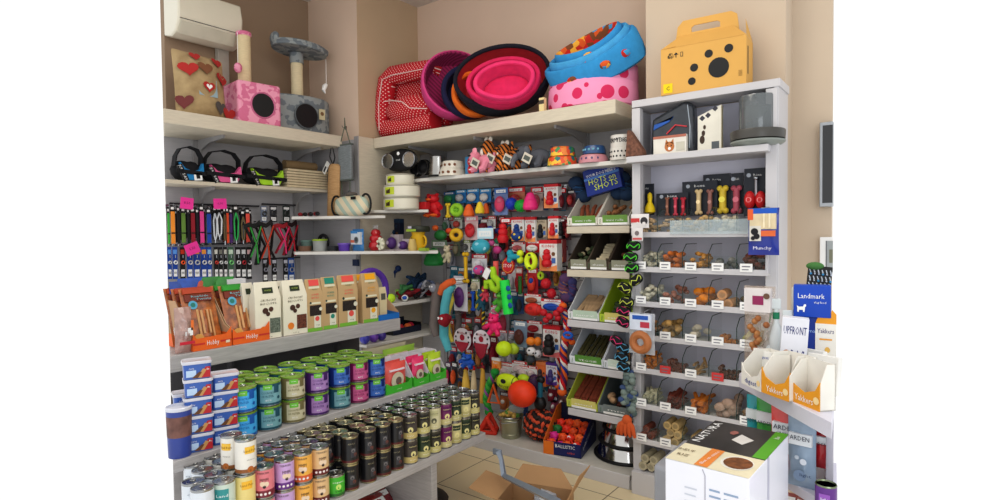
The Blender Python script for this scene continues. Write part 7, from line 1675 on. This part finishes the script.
for i,(px,py,c,l) in enumerate(((182,281,(40,80,170),'blue and orange treat bag top behind left display box'),(190,278,(40,90,190),'second blue treat bag top behind left display box'),(208,277,(50,140,50),'green treat bag top behind the display boxes, left'),(222,277,(60,150,60),'green treat bag top behind the display boxes, right'),(198,279,(214,90,50),'orange treat bag top behind the display boxes'))):
    tp = at(px,py,x=XG-.25); h = tp.z-ZG
    film_bag(None,None,l,mat(c,.3,sc=30,amt=.3,coat=.6),[('rect',(-.4,.4,.6,.72),(214,100,50))],rz=PI/2,pl=(Vector((XG-.25,tp.y,ZG)),.12,h),d=.03)
p = at(241,300,x=XG-.2)
m = M(); m.box(-.05,.05,0,.05,0,.30,mat((226,226,230),.5)); m.rect(-.035,.0,.2,.27,mat((120,130,150),.5),y=-.001); m.rect(.01,.04,.22,.25,mat((60,60,70),.5),y=-.001); tag(m.build('white_box', loc=(XG-.24,p.y,ZG), rot=(0,0,PI/2)), 'white carton with grey print standing behind the silver ring', 'box')
# ---------------------------------------------------------------- under the gondola and on the floor
for i,(px,py,c) in enumerate(((372,492,(150,40,50)),(388,486,(170,50,44)),(398,497,(140,36,44)),(395,478,(60,40,50)))):
    p = at(px,py,x=-2.2)
    m = M(); m.pillow(.16,.13,.07,mat(c,.25,sc=20,amt=.3,coat=.8),8,8,.05,.3,seed=i); m.rect(-.04,.04,.05,.08,wht,y=-.04); tag(m.build('food_bag', loc=(-2.2-.05*i,p.y,.062+.0*i), rot=(-.9,0,PI/2)), ['glossy dark red food bag under the lowest shelf, left','glossy red food bag under the lowest shelf, middle','glossy dark red food bag under the shelf near the panel','small dark bag with red print under the lowest shelf'][i], 'food bag')
p = at(422,497,z=.03)
t = thing('floor_bag', 'dark brown printed bag lying on the floor by the gondola', 'bag', (p.x,p.y-.06,.0))
m = M(); m.ball((0,0,.05),(.19,.15,.05),mat((56,50,46),.6,sc=14,amt=.5),16,8,bend=lambda p:(math.copysign(abs(p[0])**.7,p[0]),math.copysign(abs(p[1])**.7,p[1]),p[2])); m.build('bag', t)
m = M(); m.box(-.03,.03,-.02,.03,.098,.101,wht); m.box(.05,.12,-.01,0,.085,.092,mat((150,140,120),.6)); m.build('printing', t)
# open cardboard carton and bracket arm
cbm, cbi = mat((176,138,98),.8,sc=6,amt=.08), mat((150,112,78),.85)
p = at(540,498,z=.18)
t = thing('open_carton', 'open brown cardboard carton with raised flaps on the tiled floor', 'carton', (p.x-.03,p.y-.06,0), .28)
W, D, h = .34, .24, .16
m = M(); e = .005
m.box(-W/2,W/2,0,D,0,e,cbi); m.box(-W/2,W/2,0,e,0,h,cbm); m.box(-W/2,W/2,D-e,D,0,h,cbm); m.box(-W/2,-W/2+e,0,D,0,h,cbm); m.box(W/2-e,W/2,0,D,0,h,cbm); m.build('carton_body', t)
def flap(pts, nm='flap'):
    m = M(); n = len(pts); v = Vector(pts[1])-Vector(pts[0]); u = Vector(pts[-1])-Vector(pts[0]); nn = v.cross(u).normalized()*.004
    m.add([tuple(q) for q in pts]+[tuple(Vector(q)+nn) for q in pts],[tuple(range(n))[::-1],tuple(range(n,2*n))]+[(i,(i+1)%n,(i+1)%n+n,i+n) for i in range(n)],cbm); m.build(nm, t)
flap([(W/2,0,h),(W/2,D,h),(W/2+.09,D-.02,h+.15),(W/2+.08,.03,h+.17)]); flap([(-W/2,D,h),(-W/2,0,h),(-W/2-.16,.02,h+.03),(-W/2-.15,D-.01,h+.04)]); flap([(W/2,D,h),(-W/2,D,h),(-W/2+.02,D+.12,h+.05),(W/2-.1,D+.12,h+.05)]); flap([(-W/2,0,h),(W/2,0,h),(W/2-.02,-.10,h-.06),(-W/2+.02,-.10,h-.06)])
a, b, c = at(500,452,y=2.42), at(504,476,y=2.38), at(560,503,y=2.05)
t = thing('shelf_bracket', 'grey metal shelf bracket arm sticking out of the open carton', 'bracket', tuple(b))
bm = mat((140,150,164),.4,.4)
m = M(); A_, C_ = a-b, c-b
m.tube([tuple(A_+Vector((-.01,0,.0))),tuple(A_*.7),(0,0,0),tuple(C_*.4),tuple(C_)],[.018,.014,.016,.017,.018],bm,4); m.build('arm', t)
m = M(); m.box(A_.x-.045,A_.x+.01,A_.y-.006,A_.y+.006,A_.z-.02,A_.z+.012,bm); m.build('hook_plate', t, .002)
for i,(px,py) in enumerate(((545,493),(552,488),(548,499))):
    q = at(px,py,z=.14); m = M(); m.pillow(.09,.05,.04,mat((190,196,206),.2,alpha=.7,coat=1.,sc=30,amt=.3),6,6,.05,.4,seed=i); tag(m.build('plastic_bag', loc=(q.x,q.y-.05,.09), rot=(-.4,.2*i,.4*i)), ['small clear plastic bag of fittings in the carton, left','small clear plastic bag of fittings in the carton, rear','small clear plastic bag of fittings in the carton, front'][i], 'plastic bag')
# ---------------------------------------------------------------- goods on the corner shelves
ZK = 1.377
def kp(bb, y=None, z=ZK):
    xc = (bb[0]+bb[2])/2; y = y or 2.9; p = at(xc,bb[3],y=y); k = (p-EYE).dot(FW)/F
    return Vector((p.x,y,z)), (bb[2]-bb[0])*k, at(xc,bb[1],y=y).z-z
def pot(bb, lab, c, rim=None, y=2.82, name='pet_bowl', cat='pet bowl', tp=1.1):
    p, w, h = kp(bb, y); t = thing(name, lab, cat, p); r = w/2
    m = M(); m.lathe([(0,0),(r/tp,0),(r,h),(r*.92,h),(r/tp*.9,.01),(0,.01)], mat(c,.45), 22); m.build('bowl', t)
    if rim: m = M(); m.torus((0,0,h),r*.96,.008,mat(rim,.5),20,6,axis='z'); m.build('rim', t)
pot((298,246,312,253),'brown shallow bowl at left end of the long corner shelf',(130,96,76),y=2.72)
pot((301,241,313,247),'grey green bowl stacked on the brown one',(96,120,112),(120,150,140),y=2.74)
C.objects[-1].location if 0 else None
pot((313,240,327,253),'light grey bucket shaped bowl with lime rim',(170,174,172),(170,200,60),y=2.78)
p, w, h = kp((315,232,332,252), 2.88)
t = thing('mouse_scratcher', 'dark round scratcher wheel with white mouse behind grey bowl', 'cat toy', p)
m = M(); m.torus((0,0,w*.48),w*.42,.014,mat((40,38,42),.7),22,8); m.box(-w*.3,w*.3,-.02,.02,0,.02,mat((40,38,42),.7)); m.build('wheel', t)
m = M(); m.ball((0,-.02,w*.5),(.022,.015,.02),mat((220,216,210),.9),10,8); m.ball((-.018,-.02,w*.62),(.009,.006,.009),mat((220,216,210),.9),8,6); m.ball((.018,-.02,w*.62),(.009,.006,.009),mat((220,216,210),.9),8,6); m.build('mouse', t)
pot((327,246,339,253),'dark grey low bowl right of the toy wheel',(46,48,52),y=2.82)
pot((338.5,244,350,253),'small purple bowl before the blue white bag',(96,60,170),(130,100,200),y=2.84)
film_bag(None,None,'blue and white bag with silver bowl picture on corner shelf',mat((60,130,190),.35,coat=.4),[('rect',(-.4,.42,.3,.86),(214,222,228)),('disc',(.1,.5,.2,),(120,126,130)),('disc',(.1,.52,.13,),(70,74,80)),('rect',(-.42,-.05,.38,.5),(210,110,80)),('rect',(-.4,.2,.8,.92),(70,140,200))],pl=kp((350,229,367,253),2.88),name='product_bag',d=.05)
p, w, h = kp((369,226,383,253), 2.98)
t = thing('rubber_chew_toy', 'large red rubber chew toy wrapped in film on the corner shelf', 'dog toy', p)
m = M(); kongm(m,0,0,0,w*1.05,h*.9,mat((196,30,40),.35,coat=.6)); m.build('toy', t); m = M(); m.pillow(.06,.03,.012,film(),5,4,0,.4,z0=h*.88); m.build('film_knot', t)
p, w, h = kp((376,237,387,251), 2.92)
t = thing('flower_ball', 'cream flower shaped ball before the red chew toy', 'dog toy', p)
m = M(); m.ball((0,0,h*.52),(w*.4,w*.3,h*.4),mat((206,204,180),.6),12,8)
for k in range(7): a = 2*PI*k/7; m.ball((math.cos(a)*w*.36,-w*.1,h*.52+math.sin(a)*h*.36),w*.16,mat((220,218,196),.6),8,6)
m.build('ball', t); m = M(); m.disc(0,h*.52,w*.14,mat((90,80,60),.6),y=-w*.33); m.build('centre', t)
T('box',(386.5,219,400,252),'dark navy small carton at back of corner shelf',[(22,32,56),(30,60,90),(40,70,100),(22,32,56)],3.3,hk=False,txt='dog',name='carton')
for i,(bb,y) in enumerate((((388,234.5,400,252),3.12),((400,239,411,252),3.1))):
    p, w, h = kp(bb, y); t = thing('boxed_ball', ['purple spiky ball in open white carton, left','smaller purple ball in open white carton, right'][i], 'dog toy', p)
    m = M(); m.box(-w/2,w/2,.01,.06,0,h,mat((196,186,190),.5)); m.box(-w/2,w/2,-.05,.01,0,.008,mat((196,186,190),.5)); m.build('carton', t)
    m = M(); m.ball((0,-.025,h*.46),(w*.42,.04,h*.38),mat((84,50,120),.5),14,10); m.disc(0,h*.5,w*.16,mat((200,190,210),.5),y=-.068); m.build('ball', t)
p, w, h = kp((408,239,417,252), 3.08)
tag(M().lathe([(0,0),(w*.45,0),(w*.5,h*.3),(w*.35,h),(0,h)],mat((206,180,110),.5),16).build('rubber_toy', loc=p), 'beige rounded rubber toy between purple balls and yellow jug', 'dog toy')
p, w, h = kp((410,232,427,251), 3.16)
t = thing('food_scoop_jug', 'yellow plastic jug toy with side handles on corner shelf', 'pet toy', p)
ym = mat((220,176,30),.5)
m = M(); m.lathe([(0,0),(w*.34,0),(w*.4,h*.3),(w*.36,h*.8),(w*.42,h),(w*.36,h),(0,h*.9)], ym, 20); m.build('jug_body', t)
for s in (-1,1):
    m = M(); m.torus((s*w*.42,0,h*.5),h*.28,.008,ym,16,6,sx=.7); m.build('handle', t)
p2 = Vector((p.x,3.17,ZK+h*1.0)); m = M(); m.lathe([(0,0),(w*.6,0),(w*.66,.02),(w*.6,.045),(0,.05)],mat((50,54,44),.5),24); m.rect(-w*.4,w*.4,.004,.022,mat((160,190,70),.5),y=-w*.67); m.rect(-w*.25,w*.05,.026,.044,mat((200,196,206),.5),y=-w*.67)
tag(m.build('lidded_dish', loc=p2), 'black and lime lidded round dish standing on the yellow jug', 'dish')
m = M(); m.box(-.035,.035,-.02,.02,0,.022,mat((150,180,60),.5)); tag(m.build('small_box', loc=(at(424,250,y=3.08).x,3.08,ZK)), 'small lime flat box before the yellow jug', 'box')
# red mitt hanging from the tubs shelf edge
q = at(424,210,y=3.2)
m = M(); m.box(-.05,.05,0,.05,0,.06,mat((190,30,36),.7)); tag(m.build('red_box', bev=.006, loc=(q.x-.05,3.22,1.692)), 'small plain red pack at right end of the tubs shelf', 'package')
# purple ring and blue dumbbell behind the kraft bags
q = at(366,285,x=-3.05)
m = M(); m.torus((0,0,0),.13,.022,mat((90,50,160),.6,sc=20,amt=.2),30,10,axis='x'); tag(m.build('training_ring', loc=(-3.0,q.y,1.13)), 'large purple ring toy standing behind the kraft treat bags', 'dog toy')
m = M(); m.box(-.05,.05,-.14,.14,0,.03,mat((120,118,120),.7)); tag(m.build('ring_carton', loc=(-3.0,q.y,.947+.0)), 'grey flat carton under the purple ring toy', 'carton')
m = M(); q = at(358,262,y=2.92); m.box(-.03,.03,-.01,.01,0,.05,mat((30,40,70),.6)); m.tube([(0,.0,.05),(0,.02,.09)],.003,mets,5); tag(m.build('blue_clip_pack', loc=(q.x,2.9,ZK-.022-.095)), 'dark blue small pack hanging under the long corner shelf', 'pet accessory')
# rope heap on the low corner shelf
ZJ = .986
def heap(px0,px1,py,lab,cols,n,r,x=-3.3,w=.05,h=.05,name='rope_toy'):
    a, b = at(px0,py,x=x), at(px1,py,x=x); t = thing(name, lab, 'rope toy', (x,(a.y+b.y)/2,ZJ)); L_ = b.y-a.y; rr = random.Random(len(lab)+n)
    m = M()
    for k in range(n):
        pts = [(rr.uniform(-w,w),rr.uniform(-L_/2,L_/2),r+rr.random()*h) for _ in range(5)]
        q = []
        for i in range(4):
            for s_ in range(4): f = s_/4; q.append(tuple(Vector(pts[i]).lerp(Vector(pts[i+1]), f)+Vector((0,0,.012*math.sin(PI*f)))))
        m.tube(q, r, mat(cols[k%len(cols)],.9,sc=40,amt=.4,bump=.4), 7)
    m.build('rope', t)
heap(398,432,304,'tangled red and black rope toys heaped on low corner shelf',[(160,30,40),(120,24,34),(40,30,36)],9,.014,h=.05)
heap(394,416,300,'lime and green rope toy on the red rope heap',[(110,170,60),(60,120,70),(140,190,80)],5,.013,x=-3.33,h=.10)
heap(408,430,296,'dark blue rope tangle at back of low corner shelf',[(30,60,90),(40,70,110),(24,40,60)],7,.014,x=-3.42,h=.17)
heap(420,433,300,'light grey white rope end beside blue rope tangle',[(170,170,176),(120,130,160)],3,.012,x=-3.27,h=.13)
p = at(391,296,x=-3.28); tag(M().ball((0,0,.034),.034,mat((190,230,50),.8),16,12).build('tennis_ball', loc=(p.x,p.y,ZJ)), 'fluorescent lime ball left of the rope heap', 'dog toy')
p = at(404,301,x=-3.255); m = M(); m.ball((0,0,.026),.026,wht,14,10); m.ball((.008,-.01,.03),(.02,.02,.016),mat((40,90,190),.6),10,8); tag(m.build('toy_ball', loc=(p.x+.01,p.y,ZJ)), 'small blue and white ball at front of the rope heap', 'dog toy')
p = at(395,272,y=3.3); t = thing('dumbbell_toy', 'dark blue rubber dumbbell hanging under the long corner shelf', 'dog toy', p)
nb_ = mat((24,50,100),.5); m = M(); m.tube([(-.03,0,-.02),(.03,0,.02)],.014,nb_,10); m.ball((-.04,0,-.03),.026,nb_,10,8); m.ball((.04,0,.03),.026,nb_,10,8); m.tube([(0,0,.01),(-.02,0,-.10)],.01,nb_,8); m.build('toy', t)
# lowest corner shelf: dark box with balls
ZI = .721
p = at(412,335,x=-3.28)
t = thing('ball_box', 'black mesh box with coloured balls on lowest corner shelf', 'box', (-3.33,p.y,ZI), PI/2)
m = M(); W = .30; m.box(-W/2,W/2,0,.2,0,.004,blk); m.box(-W/2,W/2,-.004,0,0,.05,mat((24,30,50),.6)); m.box(-W/2,W/2,.196,.2,0,.1,mat((24,30,50),.6)); m.box(-W/2,-W/2+.004,0,.2,0,.07,blk); m.box(W/2-.004,W/2,0,.2,0,.07,blk); m.build('box_body', t)
for i,(dx,dy,c,nm) in enumerate(((-.08,.05,(220,200,50),'yellow'),(-.02,.06,(200,40,50),'red'),(.05,.05,(230,110,50),'orange'),(.1,.07,(190,30,60),'crimson'),(.0,.13,(60,120,190),'blue'))):
    wp = Matrix.Translation(t.location) @ Matrix.Rotation(PI/2,4,'Z') @ Vector((dx,dy,.037)); tag(M().ball((0,0,0),.032,mat(c,.6),14,10).build('toy_ball', loc=wp), '%s ball lying in the black box on lowest corner shelf' % nm, 'dog toy')
for i,(px,c,nm) in enumerate(((372,(70,70,190),'blue'),(381,(120,70,190),'purple'),(389,(70,50,150),'dark violet'))):
    p = at(px,327,x=-3.1); tag(M().ball((0,0,.036),.036,mat(c,.4,coat=.5),14,10).build('toy_ball', loc=(-3.25,p.y+.06,ZI)), '%s glossy ball seen under the top gondola shelf end' % nm, 'dog toy')
# cardboard tray behind the green boxes, middle gondola shelf
a, b = at(376,345,x=-2.55), at(422,338,x=-2.55); W = b.y-a.y
t = thing('cardboard_tray', 'pale cardboard tray behind the green treat boxes', 'display box', (-2.5,a.y-.02,.653), PI/2)
kb = mat((196,186,160),.7); m = M(); m.box(0,W,0,.18,0,.003,kb); m.box(0,W,.177,.18,0,.17,kb); m.box(0,W,0,.003,0,.10,kb); m.box(0,.003,0,.18,0,.14,kb); m.box(W-.003,W,0,.18,0,.14,kb); m.build('tray_body', t)
film_bag(None,None,'green and pink treat bag lying in the pale cardboard tray',mat((150,190,70),.4,coat=.5),[('rect',(-.4,.2,.3,.8),(220,190,180)),('disc',(.2,.5,.1),(200,60,90))],rz=PI/2,pl=(Vector((-2.6,a.y+W*.6,.66)),W*.7,.16),name='treat_bag')
m = M(); m.ball((0,0,.02),(.06,.05,.02),blk,12,8); tag(m.build('black_pouch', loc=(-2.62,a.y-.02,.825-.0)), 'black soft pouch lying on the tray behind green boxes', 'pouch') if 0 else None
for i,(px,py,c,l) in enumerate((((425,381),0,(206,206,200),'white plastic tub at far end of the lowest gondola shelf'),((408,384),0,(110,140,180),'light blue tub behind the tins near shelf end'))):
    p = at(px[0] if isinstance(px,tuple) else px, px[1], x=-2.5)
    m = M(); m.lathe([(0,0),(.05,0),(.06,.16),(.062,.17),(0,.172)],mat(c,.4),22); tag(m.build('plastic_tub', loc=(-2.52-.05*i,min(2.43,p.y),.389)), l, 'tub')
# ---------------------------------------------------------------- half hidden packs filling the toy wall
rf = random.Random(11)
PAL = [((150,40,50),'dark red'),((60,90,140),'blue grey'),((200,196,200),'white'),((70,74,80),'charcoal'),((90,110,80),'olive'),((190,120,60),'tan orange'),((110,60,90),'plum'),((40,110,130),'teal'),((210,180,70),'mustard'),((180,50,60),'red'),((214,210,212),'pale'),((150,150,160),'silver'),((190,186,190),'light grey')]
RO = ['first','second','third','fourth','fifth','sixth','seventh','eighth']
for r,(y0,hh) in enumerate(((191,20),(219,20),(244,20),(268,22),(294,22),(320,22),(346,22),(371,24))):
    n = 0
    for k in range(14):
        px = 449+k*8.6+rf.uniform(-2,2)
        if px > 562 or rf.random() < .12: continue
        c, nm = PAL[rf.randrange(len(PAL))]; c2, nm2 = PAL[rf.randrange(len(PAL))]; dy = rf.uniform(-3,3); w = rf.uniform(5.5,8)
        T('card',(px,y0+dy,px+w,y0+hh+dy+rf.uniform(-2,4)), '%s card with %s toy, %s rear row of toy wall, %s along' % (nm,nm2,RO[r],ORD[n]),[c,(Rd if rf.random()<.3 else c2),c2,c2],3.545,hk=False)
        n += 1
